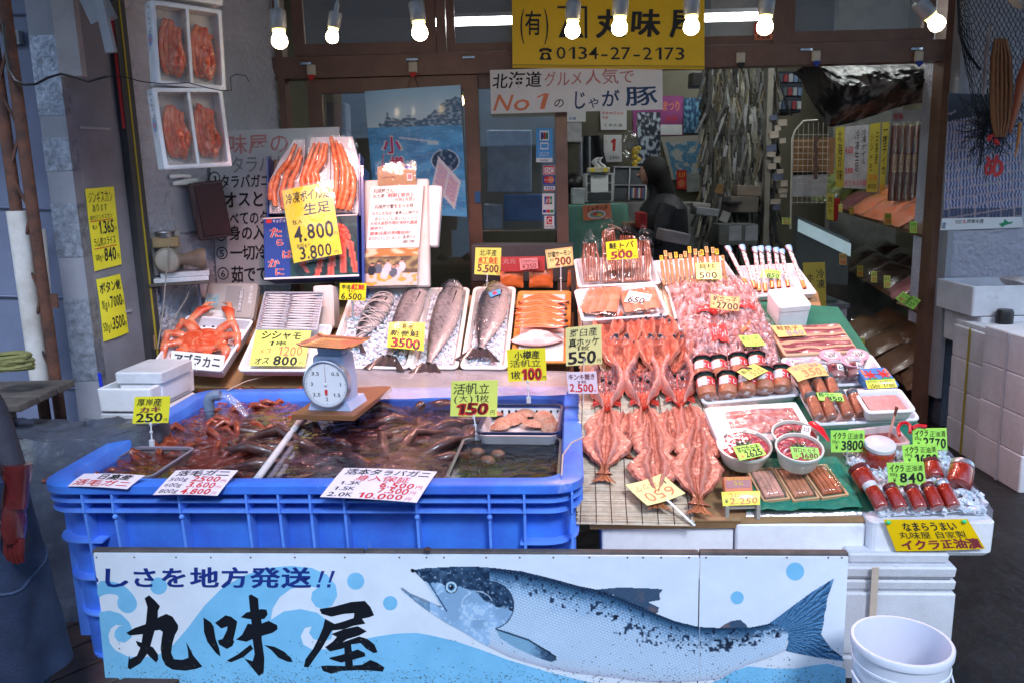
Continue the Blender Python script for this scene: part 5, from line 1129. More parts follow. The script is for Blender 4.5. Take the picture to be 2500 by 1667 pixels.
clip_card('yellow card reading 100 with red outlined figures above the navy rimmed basket',[(1237,853),(1331,849),(1335,928),(1241,931)],(TP(1290,985,ZW+.05).dot(SE2)),'y',[
    ('小樽産',.18,.05,.86,.32,'k',.02),('活帆立',.06,.33,.88,.56,'k',.005),('1枚',.05,.66,.32,.92,'k',.02),('100',.33,.58,.88,.97,'r',.07),('100',.34,.59,.87,.96,'k',.03),('円',.89,.84,.99,.98,'k',0)],STZ(ZW+.06).hit(1291,982))
def rimcard(label,q,texts):
    y=(q[0][1]+q[2][1])/2;x=(q[0][0]+q[2][0])/2;p=STZ(ZR+.008).hit(x,1172)
    pl=VY(p,-4.2,58);return card(label,q,pl,'pk',texts,off=.012,bend=.004)
rimcard('white card with red brush writing hung over the left front rim, leftmost',[(205,1155),(354,1159),(310,1192),(164,1185)],[('日高産',.32,.04,.88,.48,'k',.02),('活毛ガニ',.04,.48,.98,.92,'r',.02)])
rimcard('white card listing 2500, 3600 and 4800 over the front rim',[(430,1147),(581,1147),(530,1208),(373,1206)],[
    ('活毛ガニ',.08,.02,.94,.28,'k',.02),('500g',.05,.32,.36,.48,'k',.0),('2500',.42,.28,.86,.50,'r',.02),('600g',.05,.55,.34,.70,'k',0),('3.600',.42,.52,.86,.74,'r',.02),('800g',.05,.78,.36,.94,'k',0),('4.800',.40,.76,.86,.98,'r',.03),('円',.88,.40,.96,.5,'r',0),('円',.88,.64,.96,.74,'r',0),('円',.88,.86,.96,.97,'r',0)])
rimcard('largest white card listing 6,500, 7,500 and 10,000 over the front rim',[(840,1141),(1067,1150),(1017,1225),(781,1211)],[
    ('活本タラバガニ',.06,.03,.97,.24,'k',.012),('身入保証',.22,.25,.80,.44,'r',.01),('1.3K',.08,.46,.32,.58,'k',.005),('6.500',.52,.44,.88,.62,'r',.02),('1.5K',.06,.64,.30,.76,'k',.005),('7.500',.54,.62,.86,.80,'r',.02),('2.0K',.05,.82,.32,.96,'k',.01),('10.000',.36,.80,.84,.98,'r',.02),
    ('円',.89,.50,.97,.62,'r',0),('円',.87,.68,.94,.80,'r',0),('円',.86,.86,.93,.98,'r',0)])
# ================================================================== SCALE on its board
PZ=.745
bq=[(800,938),(934,943),(890,1012),(735,1012)]
M,w,d=STZ(PZ).fit(bq)
tag(MB().bbox((0,0,-.012),(w,d,.024),.003).build('scale_board',mat('brown_board',(.20,.085,.035),.45,.2,6),None,M),'brown wooden board laid over the tank under the scale','board')
Ms=Matrix.Translation(STZ(PZ).hit(822,990))@Matrix.Rotation(-.22,4,'Z')
sc_=thing('kitchen_scale',Ms,'pale blue dial scale with a brass pan standing on a brown board','scale')
k_=.97;SB=mat('scale_blue',(.38,.48,.72),.4,.08,8,coat=.2)
m_=MB();m_.prism([(-.10,-.01),(-.085,.01),(-.08,.03),(.08,.03),(.085,.01),(.10,-.01),(.10,0.0),(-.10,0.0)][:0]or[(-.095,0),(.095,0),(.082,.032),(-.082,.032)],-.07,.10,'xz');m_.build('scale_base',SB,sc_,smooth=False)
m_=MB();m_.loft([(.03,.150,.14,.02),(.10,.150,.14,.02),(.215,.135,.13,.02),(.225,.125,.12,.02)],4);m_.build('scale_housing',SB,sc_)
m_=MB();m_.loft([(.225,.11,.07,.01),(.26,.115,.075,.01)],4);m_.build('scale_neck',SB,sc_)
MD=Matrix.Translation((0,-.073,.115))@Matrix.Rotation(PI/2,4,'X')
m_=MB();m_.lathe([(-.02,.098),(.012,.10),(.02,.099),(.022,.094),(.014,.092)],48,cap1=False);m_.build('dial_bezel',mat('bezel',(.45,.5,.6),.3,metal=.7),sc_,MD)
m_=MB();m_.lathe([(.013,.093),(.0135,.002)],48,cap0=False);df=m_.build('dial_face',mat('dial_white',(.72,.74,.80),.4,.03),sc_,MD)
m_=MB()
for k in range(80):
    a=PI/2-k/80*2*PI;r1=.088;r0=.080 if k%10==0 else(.083 if k%5==0 else.085);w2=.0007
    c_,s_=math.cos(a),math.sin(a);m_.add([(c_*r0-s_*w2,s_*r0+c_*w2,.0142),(c_*r1-s_*w2,s_*r1+c_*w2,.0142),(c_*r1+s_*w2,s_*r1-c_*w2,.0142),(c_*r0+s_*w2,s_*r0-c_*w2,.0142)],[(0,1,2,3)])
o=m_.build('dial_ticks',INK['k'],df,smooth=False);o['kind']='stuff'
m_=MB()
for k,tx in enumerate(['0.5','1','1.5','2','2.5','3','3.5']):
    a=PI/2-(k+1)/8*2*PI;cx,cy=math.cos(a)*.062,math.sin(a)*.062;hw=.006*len(tx)
    layout(m_,tx,(0,0,1,1),lambda u,v:Vector((cx-hw+u*2*hw,cy+.008-v*.016,.0142)),.005,0)
m_.build('dial_figures',INK['k'],df,smooth=False)
m_=MB();m_.add([(-.0012,-.01,.017),(.0012,-.01,.017),(.0006,.075,.017),(-.0006,.075,.017)],[(0,1,2,3)]);m_.build('pointer',INK['m'],df,smooth=False)
m_=MB();m_.add([(-.005,-.045,.017),(.005,-.045,.017),(.0065,-.022,.017),(-.0065,-.022,.017)],[(0,1,2,3)]);m_.build('pointer_tail',INK['r'],df,smooth=False)
m_=MB();m_.lathe([(.0165,.006),(.02,.005),(.021,.001)],14);m_.build('pointer_hub',WHITE,df)
m_=MB();m_.grid(lambda u,v:((u-.5)*.235,(v-.5)*.235-.02,.268+.012*(abs(2*u-1)**8)+.010*(abs(2*v-1)**8)),20,20);m_.grid(lambda u,v:((u-.5)*.233,(v-.5)*.233-.02,.266+.012*(abs(2*u-1)**8)+.008*(abs(2*v-1)**8)),20,20)
m_.build('scale_pan',mat('brass_pan',(.72,.42,.28),.22,.3,4,metal=.85),sc_,Matrix.Translation((-.0,0,0))@Matrix.Rotation(.06,4,'Y'))
m_=MB();m_.lathe([(0,.008),(.02,.009),(.022,.006)],12);m_.build('adjust_knob',WHITE,sc_,Matrix.Translation((.062,-.02,.243))@Matrix.Rotation(PI/2,4,'Y'))
# ================================================================== CENTRE DISPLAY
def zt(pl,px,py,off=0):return pl.hit(px,py,off)
a,b_,c_,d_=CEN.hit(395,915),CEN.hit(1400,912),CEN.hit(1400,690),CEN.hit(480,690)
tb=thing('display_table',a,'wooden sloping display table behind the tank','table')
m_=MB();n_=CEN.n;P=[p-a for p in(a,b_,c_,d_)];m_.add([p-n_*.09 for p in P]+[p-n_*.12 for p in P],[(0,1,2,3),(7,6,5,4),(0,4,5,1),(1,5,6,2),(2,6,7,3),(3,7,4,0)]);m_.build('table_board',WOOD,tb,smooth=False)
for p in P:
    q=p-n_*.12;zz=(a+q).z;MB().box((q.x*.96+.02,q.y*.96+.02,q.z-zz/2),(.06,.06,zz)).build('leg',WOODG,tb,smooth=False)
def tray(q,plane,h,label,mt=STYS,wall=.012,off=None,r=.03,name='foam_tray',cat='tray',group=None,lip=.008,fl=.008):
    off=h if off is None else off
    M,w,d=plane.fit(q,off);M=M@Matrix.Translation((0,0,-h))
    t=MB();t.loft([(0,w-.03,d-.03,r*.8),(.003,w-.026,d-.026,r*.8),(h-.006,w-lip*1.2,d-lip*1.2,r),(h-.005,w,d,r),(h,w-.003,d-.003,r),(h,w-wall*2,d-wall*2,r*.7),(fl,w-wall*2-.03,d-wall*2-.03,r*.6)],5)
    o=t.build(name,mt,None,M,ang=.9);tag(o,label,cat,group);return o,M,w,d
ICEM=mat('crushed_ice',(.72,.76,.84),.25,.15,60,.7,120,sss=.3,bd=.01)
def ice(M,w,d,n,h,sz,label,seed,humps=.01):
    random.seed(seed);m=MB()
    for k in range(n):
        x,y=random.uniform(-w/2,w/2),random.uniform(-d/2,d/2);s=sz*random.uniform(.5,1.3);z=h+random.uniform(-.5,.5)*s+humps*nz(x*14,y*14,seed)
        R=Matrix.Rotation(random.uniform(0,6),4,Vector((random.random(),random.random(),random.random())))
        m.box((0,0,0),(s,s*random.uniform(.7,1.2),s*random.uniform(.6,1)),Matrix.Translation((x,y,z))@R)
    m.grid(lambda u,v:((u-.5)*w,(v-.5)*d,h-.012+humps*nz((u-.5)*w*14,(v-.5)*d*14,seed)+.004*nz(u*40,v*40)),30,30)
    return tag(m.build('crushed_ice',ICEM,None,M,smooth=False),label,'ice',kind='stuff')
AGED=mat('aged_foam',(.66,.55,.48),.6,.25,5,.25,120,rgb2=(.72,.70,.70),bd=.002)
T1,M1,w1_,d1_=tray([(852,705),(1036,700),(1010,902),(800,895)],CEN,.05,'aged foam tray of ice under the two wrapped salmon',AGED,wall=.018)
T2,M2,w2_,d2_=tray([(1046,703),(1150,701),(1116,900),(988,900)],CEN,.05,'aged foam tray under the silver salmon with the bare tail',AGED,wall=.018)
T3,M3,w3_,d3_=tray([(1156,700),(1258,700),(1242,900),(1122,900)],CEN,.05,'aged foam tray under the dark backed salmon',AGED,wall=.018)
ice(M1,w1_-.07,d1_-.07,900,.036,.012,'crushed ice around the wrapped salmon',1)
ice(M2,w2_-.07,d2_-.07,350,.030,.010,'crushed ice under the silver salmon',2)
ice(M3,w3_-.07,d3_-.07,450,.030,.010,'crushed ice under the dark backed salmon',3)
T4,M4,w4_,d4_=tray([(1266,710),(1398,710),(1388,885),(1244,885)],CEN,.025,'orange wooden tray under the salmon fillets',mat('orange_wood',(.62,.27,.07),.35,.2,8,coat=.3,rgb2=(.48,.18,.04)),wall=.014,r=.02)
tag(MB().bbox((0,0,.014),(w4_*.78,d4_*.92,.008),.003).build('tray_paper',mat('fish_paper',(.62,.54,.52),.5,.1),None,M4),'pale lining sheet in the orange wooden tray','lining sheet')
FISHM=mat('fish_skin',(1,1,1),.24,.25,90,.35,160,vcol=True,gain=.72,coat=.6,bd=.003)
def salmon(hx,hy,tx,ty,wpx,label,seed,tail=True,wrap='film',off=.055,darkn=.5,rope=False):
    A,B_=CEN.hit(tx,ty,off),CEN.hit(hx,hy,off);ln=(B_-A).length;ax=(B_-A).normalized();n=CEN.n;sd=ax.cross(n)
    M=Matrix((sd,ax,n)).transposed().to_4x4();M.translation=A
    W=wpx*.86/FPX*4.15/2
    prof=[(0,.20),(.05,.22),(.14,.42),(.28,.72),(.45,.95),(.62,1.0),(.76,.92),(.84,.84),(.90,.72),(.95,.50),(.985,.26),(1,.06)]
    def wid(v):
        for i in range(len(prof)-1):
            if v<=prof[i+1][0]:t=(v-prof[i][0])/(prof[i+1][0]-prof[i][0]);return prof[i][1]+(prof[i+1][1]-prof[i][1])*t
        return.06
    t=thing('salmon',M,label,'salmon');m=MB()
    def f(u,v):
        a=u*2*PI;w=wid(v)*W;x=math.cos(a)*w;z=math.sin(a)*w*.52
        z*=1+.02*nz(v*30,u*8,seed);return(x+.012*math.sin(v*PI)+(w*.12 if v>.8 else 0),v*ln,z)
    def c(u,v):
        a=u*2*PI;x=math.cos(a)
        back,side,bel=(.035,.04,.05),(.30,.27,.28),(.62,.52,.50)
        k=nz(v*34,x*26,seed);s=nz(v*90,x*60,seed)
        q=sst(-.75,-.15,x+.25*k-darkn+.5);col=lerp(back,side,q);col=lerp(col,bel,sst(.1,.8,x+.2*k))
        if.84<v<.853:col=lerp(col,(.05,.04,.04),.7)
        if v>.93:col=lerp(col,(.07,.07,.075),.5)
        if s>.25 and x<.2:col=lerp(col,(.02,.02,.02),.5)
        return col
    m.grid(f,36,60,c);m.build('body',FISHM,t)
    if tail:
        m=MB();m.grid(lambda u,v:((u-.5)*W*(1.0+1.9*v)*1.0,-v*ln*.14+(-.02 if abs(u-.5)>.3 else.012)*v,.004*math.sin(u*22)),16,6,lambda u,v:(.06,.05,.055));m.build('tail_fin',FISHM,t)
    m=MB();m.grid(lambda u,v:(W*(.55+.25*u)*1.0,ln*(.80-.16*v),W*.42*(1-u)+.006),6,8,lambda u,v:(.07,.07,.08));m.build('pectoral_fin',FISHM,t)
    m=MB();m.ball((W*.02,ln*.935,W*.34),W*.085,10,8);m.build('eye',BLK,t)
    m=MB();m.tube([(W*.25,ln*.99,W*.05),(W*.38,ln*.95,W*.16),(W*.45,ln*.90,W*.22)],.002,5);m.build('mouth',INK['m'],t)
    if wrap:
        random.seed(seed);m=MB()
        def g(u,v):
            a=u*PI;vv=.02+v*.97;w=wid(vv)*W*1.08+.006;k=1+.09*nz(v*14,u*7,seed)+.05*nz(v*40,u*18,seed+3);return(math.cos(a)*w*k+.012*math.sin(vv*PI),vv*ln,math.sin(a)*w*.58*k+.002)
        m.grid(g,30,60);m.build('film_wrap',FILM,t)
    if rope:
        RM=mat('straw_rope',(.50,.45,.44),.8,.3,60,.5,160)
        for k in range(22):
            v0=.12+.036*k;ph=random.uniform(0,6);m=MB()
            pts=[]
            for j in range(9):
                a=j/8*PI;vv=min(.97,max(.03,v0+.07*math.sin(a*1.0+ph)+(.1*(j/8-.5))*(1 if k%2 else-1)));w=wid(vv)*W+.004;pts.append((math.cos(a)*w+.012*math.sin(vv*PI),vv*ln,math.sin(a)*w*.56+.002))
            m.tube(pts,.0028,5);m.build('rope_strand',RM,t)
    return t
salmon(945,712,868,832,74,'salted salmon wound with straw rope, leftmost of the four',31,wrap=None,darkn=.9,rope=True)
salmon(1022,690,950,868,84,'silver salmon in crumpled film behind the 3500 card',32,darkn=.35)
salmon(1108,684,1046,886,84,'silver salmon with its bare dark tail hanging low',33,darkn=.4)
salmon(1212,690,1172,850,92,'salmon with a dark back and a blue sticker near its head',34,tail=True,darkn=.62)
card('small blue sticker on the head of the dark backed salmon',[(1192,716),(1220,706),(1223,717),(1198,726)],CEN,INK['c'],[('鮭',.3,.1,.7,.9,'r',.02)],off=.105,cat='sticker',name='fish_sticker',bend=0)
FIL=mat('salmon_flesh',(1,1,1),.3,.15,30,.2,60,vcol=True,coat=.4)
for k in range(5):
    px,py=1322+[6,0,-2,0,0][k],742+k*15
    M=CEN.mat(px,py,.0,.028+.006*k)
    W_=.13
    def ff(sg):return lambda u,v:((u-.5)*2*W_+.006*math.sin(v*5+k),(v-.5)*.075*(1-abs(2*u-1)**2.4)+.022*math.sin(u*PI*1.1),.010+sg*.009*(1-abs(2*v-1)**3)+.012*math.sin(u*PI))
    def fc(u,v):return lerp((.85,.11,.03),(.90,.32,.17),.5*(math.sin(v*26+u*4)>.3)+.3*max(0,nz(u*9,v*5,k)))if v<.86 and u<.93 else(.10,.06,.05)
    m=MB();m.grid(ff(1),26,12,fc);m.grid(ff(-1),26,4,fc)
    tag(m.build('salmon_fillet',FIL,None,M),['orange salmon fillet at the top of the pile, dark skin edge behind','second orange salmon fillet of the pile','third orange salmon fillet of the pile','fourth orange salmon fillet of the pile','front orange salmon fillet of the pile, thickest'][k],'fillet','salmon fillets in the orange wooden tray')
M=CEN.mat(1312,832,.05,.03)
m=MB();m.grid(lambda u,v:((u-.5)*.27,(v-.4)*.11*(math.sin(PI*min(1,u*1.02))**.7)-.01*u,.008+.045*math.sin(PI*v)*math.sin(PI*u)*(1+.4*nz(u*5,v*5,2))),24,14,lambda u,v:lerp((.80,.52,.50),(.08,.05,.06),sst(.60,.95,u)*sst(.4,.0,abs(v-.55))+(.7 if v<.07 else 0)))
tag(m.build('salmon_belly',FIL,None,M),'pale salmon belly piece with a dark corner in front of the fillets','fillet')
m_=MB();A_,B_,C_,D_=CEN.hit(838,898,.03),CEN.hit(1402,906,.03),STZ(ZR+.02).hit(1382,962),STZ(ZR+.02).hit(862,975)
m_.grid(lambda u,v:(A_*(1-u)+B_*u)*(1-v)+(D_*(1-u)+C_*u)*v+Vector((0,-.012*math.sin(PI*v),.006*nz(u*6,v*3))),40,8)
tag(m_.build('plastic_apron',FILMW),'milky clear plastic sheet hanging from the salmon trays over the tank','plastic sheet')
m_=MB();E1,E2=CEN.hit(860,905,-.02),CEN.hit(1400,908,-.02)
clip_card('yellow card reading 6,500 standing left of the roped salmon',[(830,692),(895,692),(892,735),(828,732)],CEN.hit(862,770,.1).dot(SE2),'y',[('辛塩',.06,.08,.42,.36,'k',.01),('紅鮭',.44,.06,.94,.38,'r',.05),('1ピ',.28,.38,.62,.56,'k',0),('6.500',.06,.56,.86,.95,'k',.015),('円',.86,.84,.96,.95,'k',0)],CEN.hit(862,775,.03),'stick')
card('yellow card reading 3500 laid against the film wrapped salmon',[(950,787),(1038,788),(1034,856),(945,847)],VY(CEN.hit(990,860,.09),-4.2,40),'y',[('日高産',.18,.03,.70,.30,'k',.01),('新巻鮭',.06,.32,.88,.56,'k',.02),('1ピ',.34,.54,.60,.66,'k',0),('3500',.10,.62,.90,.97,'k',.05),('3500',.11,.62,.90,.96,'r',.018),('円',.90,.86,.98,.97,'r',0)],bend=.004)
clip_card('yellow card reading 5,500 in red over the salmon heads',[(1161,605),(1224,606),(1222,673),(1158,670)],CEN.hit(1188,705,.0).dot(SE2),'yg',[('北洋産',.16,.05,.84,.30,'k',.005),('紅鮭',.12,.33,.90,.60,'r',.01),('5.500',.10,.60,.92,.90,'m',.03),('円',.84,.90,.96,.99,'r',0)],CEN.hit(1188,712,.0))
clip_card('cream card with an orange border reading 200 over the fillets',[(1331,611),(1397,603),(1401,648),(1337,657)],CEN.hit(1366,715,.0).dot(SE2),'yp',[('甘塩サーモン',.06,.12,.94,.42,'k',.015),('1切',.10,.48,.28,.66,'k',0),('200',.30,.46,.92,.90,'m',.03)],CEN.hit(1370,722,.0),rim='o')
clip_card('pale yellow card reading 550 in front of the opened fish',[(1381,801),(1468,792),(1470,888),(1382,893)],DISP.hit(1425,915,.02).dot(SE2),'yp',[('羅臼産',.10,.05,.90,.28,'k',.004),('真ホッケ',.08,.29,.94,.52,'k',.014),('1枚',.26,.50,.66,.62,'k',.01),('550',.05,.62,.84,.95,'k',.03),('円',.86,.84,.97,.95,'k',0)],DISP.hit(1425,935,.01),'stick')
clip_card('pink white card reading 2500 in red in front of the red fish',[(1383,908),(1456,906),(1460,960),(1388,960)],DISP.hit(1422,975,.02).dot(SE2)-.02,'pk',[('キンキ開き',.04,.08,.95,.36,'m',.02),('1枚',.30,.38,.66,.54,'m',.01),('2.500',.05,.52,.86,.92,'r',.03),('円',.86,.80,.96,.94,'r',0)],DISP.hit(1424,990,.01),'stick')
mm_=VS(4.62)
M,w,h=mm_.fit([(1150,600),(1400,600),(1400,690),(1150,690)]);
tag(MB().bbox((0,.0,-.12),(w,h,.2),.005).build('back_crate',DKG,None,M),'dark crate behind the salmon heads carrying orange packets','crate')
for k,(x0,x1,y0,y1)in enumerate([(1222,1278,660,702),(1292,1350,658,702),(1385,1404,655,700)]):
    M,w,h=VS(4.5).fit([(x0,y0),(x1,y0),(x1,y1),(x0,y1)])
    o=packm(w,h,.03,k+3).build('snack_packet',mat('orange_packet',(.62,.14,.03),.3,.3,12,.2,20,coat=.4),None,M);tag(o,['orange snack packet behind the dark backed salmon','orange snack packet beside the card stand','orange snack packet at the edge of the white tray'][k],'snack packet','orange snack packets')
card('red sheet with faint writing behind the 5,500 card',[(1222,628),(1330,626),(1330,662),(1224,664)],VS(4.46),mat('dull_red',(.38,.04,.04),.5),[('丸元',.05,.1,.35,.5,'f',.02)],cat='sheet',name='red_sheet')
card('small pink card reading 350 on the red sheet',[(1268,632),(1312,630),(1314,656),(1270,660)],VS(4.44),mat('dull_pink',(.62,.25,.25),.5),[('とうきびチョコ',.05,.1,.95,.4,'k',.0),('¥350',.12,.46,.92,.94,'m',.0)])
# ================================================================== LEFT OF CENTRE
mK,wK,dK=CEN.fit([(438,770),(606,782),(560,902),(392,890)],.06)
T5,M5,w5_,d5_=tray([(438,768),(606,782),(556,905),(388,893)],CEN,.06,'white foam tray holding the large red king crab',STYS,wall=.012,r=.02)
ck=crab(CEN.mat(496,832,-.06,.045)@Matrix.Rotation(.12,4,'X')@Matrix.Scale(.60,4)@Matrix.Scale(1.25,4,(1,0,0))@Matrix.Scale(.8,4,(0,0,1)),'large bright red king crab spread in a white tray','king',77,.165,.24,spread=.70)
clip_card('white card with black katakana writing under the red king crab',[(419,855),(549,867),(544,908),(414,892)],VY(CEN.hit(480,905,.05),-4.2,20),'w',[('アブラカニ',.05,.10,.95,.85,'k',.035)],CEN.hit(480,905,.05),'stick')
M,w,h=VY(CEN.hit(560,770,.02),-4.2,30).fit([(500,692),(625,688),(620,783),(495,776)])
t=thing('newspaper_parcel',M,'flat parcel wrapped in printed newspaper behind the king crab tray','parcel')
MB().bbox((0,0,-.03),(w,h,.06),.012).build('parcel_body',mat('newsprint',(.42,.40,.38),.7,.15,5),t)
for k in range(16):
    MB().box((-w*.08+k*w*.018,h*.12,.001),(.0016,h*.55,.002)).build('text_column',INK['d'],t,smooth=False)
MB().box((w*.22,-.0,.001),(w*.08,h*.6,.003)).build('headline_block',INK['d'],t,smooth=False)
m2=MB();layout(m2,'公設小売店',(0,0,1,1),lambda u,v:Vector((w*.185+u*w*.07,h*(.28-.56*v),.0032)),.01,.2,True);layout(m2,'北海道新聞',(0,0,1,1),lambda u,v:Vector((w*.36+u*w*.08,h*(.42-.5*v),.0012)),.01,.2,True);m2.build('lettering',INK['w'],t,smooth=False)
MB().box((-w*.34,h*.02,.001),(w*.26,h*.3,.003)).build('printed_picture',mat('teal_print',(.10,.35,.42),.7,.5,30,rgb2=(.5,.5,.5)),t,smooth=False)
MB().box((-w*.22,-h*.36,.001),(w*.5,h*.18,.003)).build('paper_label',PAPER,t,smooth=False)
def sbox(q,plane,h,label,mt=STY,off=None,name='foam_box',cat='foam box',lid=True,group=None,b=.008,seam=True):
    """closed foam box: q = top face corners; body below it along the plane normal"""
    off=h if off is None else off
    M,w,d=plane.fit(q,off);t=thing(name,M@Matrix.Translation((0,0,-h)),label,cat,group)
    hl=h*.28 if lid else 0
    m=MB();m.loft([(0,w-.016,d-.016,.012),(.004,w-.012,d-.012,.015),(h-hl-.002,w-.006,d-.006,.015)]if lid else[(0,w-.012,d-.012,.012),(h-.004,w,d,.015),(h,w-.008,d-.008,.012)],4);m.build('box_body',mt,t,ang=.25)
    if lid:
        m=MB();m.loft([(h-hl,w-.002,d-.002,.015),(h-b,w,d,.015),(h,w-b*1.4,d-b*1.4,.012)],4);m.build('lid',mt,t,ang=.25)
    return t,M,w,d
M,w,h=VY(CEN.hit(790,790,.0),-4.2,12).fit([(770,700),(828,696),(800,800),(760,800)])
tag(MB().bbox((0,0,-.06),(w,h,.12),.008).build('foam_block',AGED,None,M),'aged foam block standing right of the smelt tray','foam block')
M,w,h=VY(CEN.hit(430,760,.0),20,35).fit([(500,700),(560,694),(520,778),(430,770)])
tag(MB().bbox((0,0,-.03),(w,h,.04),.006).build('foam_board',STYD,None,M),'grey foam board leaning behind the king crab tray','foam board')
T6,M6,w6_,d6_=tray([(640,792),(812,792),(776,905),(566,905)],CEN,.045,'white foam tray below the smelt with a yellow sign in it',STYS,wall=.014)
pSm=VY(CEN.hit(700,806,.09),-4.2,42)
M,w,d=pSm.fit([(648,714),(792,713),(775,806),(622,804)])
t=MB();t.loft([(0,w-.012,d-.012,.004),(.022,w,d,.004),(.024,w-.004,d-.004,.004),(.024,w-.014,d-.014,.004),(.004,w-.02,d-.02,.004)],3)
o=t.build('smelt_tray',mat('silver_tray',(.55,.58,.66),.3,metal=.4),None,M@Matrix.Translation((0,0,-.02)),ang=.5);tag(o,'shallow silver tray packed with two rows of smelt','tray')
SMM=mat('smelt_skin',(1,1,1),.22,.15,40,vcol=True,coat=.5)
def fishlet(ln,r,seed):
    m=MB()
    def f(u,v):a=u*2*PI;w=r*(math.sin(PI*min(1,v*1.08+.02))**.6 if v<.9 else.28);return((v-.5)*ln,math.cos(a)*w,math.sin(a)*w*.8+.001*math.sin(v*9+seed))
    m.grid(f,10,16,lambda u,v:lerp((.62,.60,.62),(.07,.06,.08),sst(.0,.9,math.cos(u*2*PI)))if v>.08 else(.2,.16,.17));return m
fm=[fishlet(.095,.0062,k)for k in range(3)];fo=[]
n_=0
for c_ in range(2):
    for r in range(14):
        yy=-d/2+.016+r*(d-.032)/13;xx=(-w*.27,w*.20)[c_]+random.uniform(-.003,.003);L_=(w*.40/.095,w*.53/.095)[c_]
        Mx=M@Matrix.Translation((xx,yy,-.006))@Matrix.Rotation(random.uniform(-.06,.06)+(PI if 0 else 0),4,'Z')@Matrix.Scale(L_,4,(1,0,0))@Matrix.Scale((d-.032)/13/.0125,4,(0,1,0))
        if n_<3:o=fm[n_].build('smelt',SMM,None,Mx);fo.append(o)
        else:o=fo[n_%3].copy();COL.objects.link(o);o.matrix_basis=Mx
        tag(o,['small smelt in the left row of the silver tray','small smelt in the right row of the silver tray'][c_],'smelt',['left row of smelt','right row of smelt'][c_]);n_+=1
card('large pale yellow sign reading 1200 and 800 under the smelt',[(625,806),(760,808),(744,893),(608,892)],VY(CEN.hit(690,893,.05),-4.2,35),'yg',[
    ('シシャモ',.12,.02,.86,.27,'k',.03),('1串',.26,.30,.62,.44,'k',.01),('メス',.12,.50,.38,.70,'o',.01),('1200',.46,.44,.92,.72,'o',.015),('円',.93,.62,.99,.7,'o',0),('オス',.08,.76,.36,.96,'k',.015),('800',.42,.72,.86,.99,'k',.035),('円',.88,.88,.96,.97,'k',0)],bend=.004)
def openbox(M,w,d,h,wall,label,mt=STY,name='foam_box',cat='foam box',group=None,fl=None):
    t=MB();t.loft([(0,w-.012,d-.012,.012),(.004,w-.006,d-.006,.014),(h-.004,w,d,.014),(h,w-.006,d-.006,.012),(h,w-wall*2,d-wall*2,.008),(fl or wall,w-wall*2-.01,d-wall*2-.01,.008)],4)
    return tag(t.build(name,mt,None,M,ang=.25),label,cat,group)
pz=VY(STZ(.62).hit(240,1000),-12)
zz=STZ(.80);
c0=VS(3.42)
fl_,fr_=c0.hit(237,950),c0.hit(372,948)
wB_=(fr_-fl_).length
hB=c0.hit(237,950).z-c0.hit(240,1006).z
Mb=Matrix((SE1,SE2,UZ)).transposed().to_4x4();Mb.translation=(fl_+fr_)/2-UZ*hB+SE2*.20
Mb=Mb@Matrix.Rotation(-.05,4,'Z')
openbox(Mb,wB_,.40,hB,.02,'open white foam box at the back left corner of the tank')
o,_,_,_=None,0,0,0
t=thing('foam_box',Mb@Matrix.Translation((.03,.02,.02)),'small lidded white foam box inside the open foam box','foam box')
m=MB();m.loft([(0,.20,.26,.012),(.09,.205,.265,.014)],4);m.build('box_body',STY,t);m=MB();m.loft([(.092,.225,.285,.014),(.135,.225,.285,.014),(.142,.212,.272,.012)],4);m.build('lid',STYD,t)
m=MB();m.tube([(-.15,-.12,.05),(-.155,-.12,hB+.055)],.008,10);tag(m.build('marker_pen',mat('pen_blue',(.01,.03,.5),.3),None,Mb),'blue marker pen standing in the open foam box','pen')
for k in range(4):
    Mx=Mb@Matrix.Translation((.0+.01*(k%2),-.0,-.045-.045*k));m=MB();m.bbox((0,0,.02),(wB_*(1.08 if k==0 else.82),.38,.04),.012)
    tag(m.build('foam_board',STYD,None,Mx),['thick foam lid right under the open foam box','second chipped foam board under the open foam box','third chipped foam board under the open foam box','lowest chipped foam board under the open foam box'][k],'foam board')
m=MB();m.box((0,0,-.045*4-.24),(wB_*.8,.34,.38));tag(m.build('support_crate',GREYP,None,Mb),'grey crate holding up the foam boards beside the tank','crate')
# ================================================================== CRAB LEG CARTON
pC=VY(VS(4.30).hit(760,690),-2,14)
M,w,h=pC.fit([(648,533),(876,523),(874,676),(640,684)])
ct=thing('crab_carton',M,'blue printed king crab carton with a white brush inscription','carton')
MB().bbox((0,0,-.09),(w,h,.18),.003).build('carton_body',mat('carton_blue',(.015,.05,.30),.35,.1,5,coat=.3),ct,smooth=False)
def cf(u,v):
    if u<.28:return(.015,.05,.32)
    c=(.004,.02,.025)if nz(u*9,v*9)<.15 else(.01,.06,.05)
    x,y=(u-.62)/.30,(v-.42)/.28
    if((u-.80)/.12)**2+((v-.35)/.22)**2<1:c=lerp((.55,.03,.015),(.75,.2,.1),sst(-.2,.4,nz(u*30,v*24)))
    for(xa_,ya,xb_,yb,r)in((.84,.5,.84,.92,.035),(.92,.45,.97,.92,.03),(.74,.55,.70,.98,.035),(.62,.62,.56,.98,.03),(.5,.62,.40,.78,.03),(.40,.78,.46,.9,.02)):
        dx,dy=xb_-xa_,yb-ya;t_=max(0,min(1,((u-xa_)*dx+(v-ya)*dy)/(dx*dx+dy*dy)));dd=math.hypot(u-xa_-dx*t_,v-ya-dy*t_)
        if dd<r:c=lerp((.6,.03,.015),(.8,.35,.25),dd/r*.5)
    return c
m_=MB();m_.grid(lambda u,v:((u-.5)*w*.985,(.5-v)*h*.97,.002),60,44,cf);m_.build('printed_picture',mat('poster_print',(1,1,1)),ct,smooth=False)
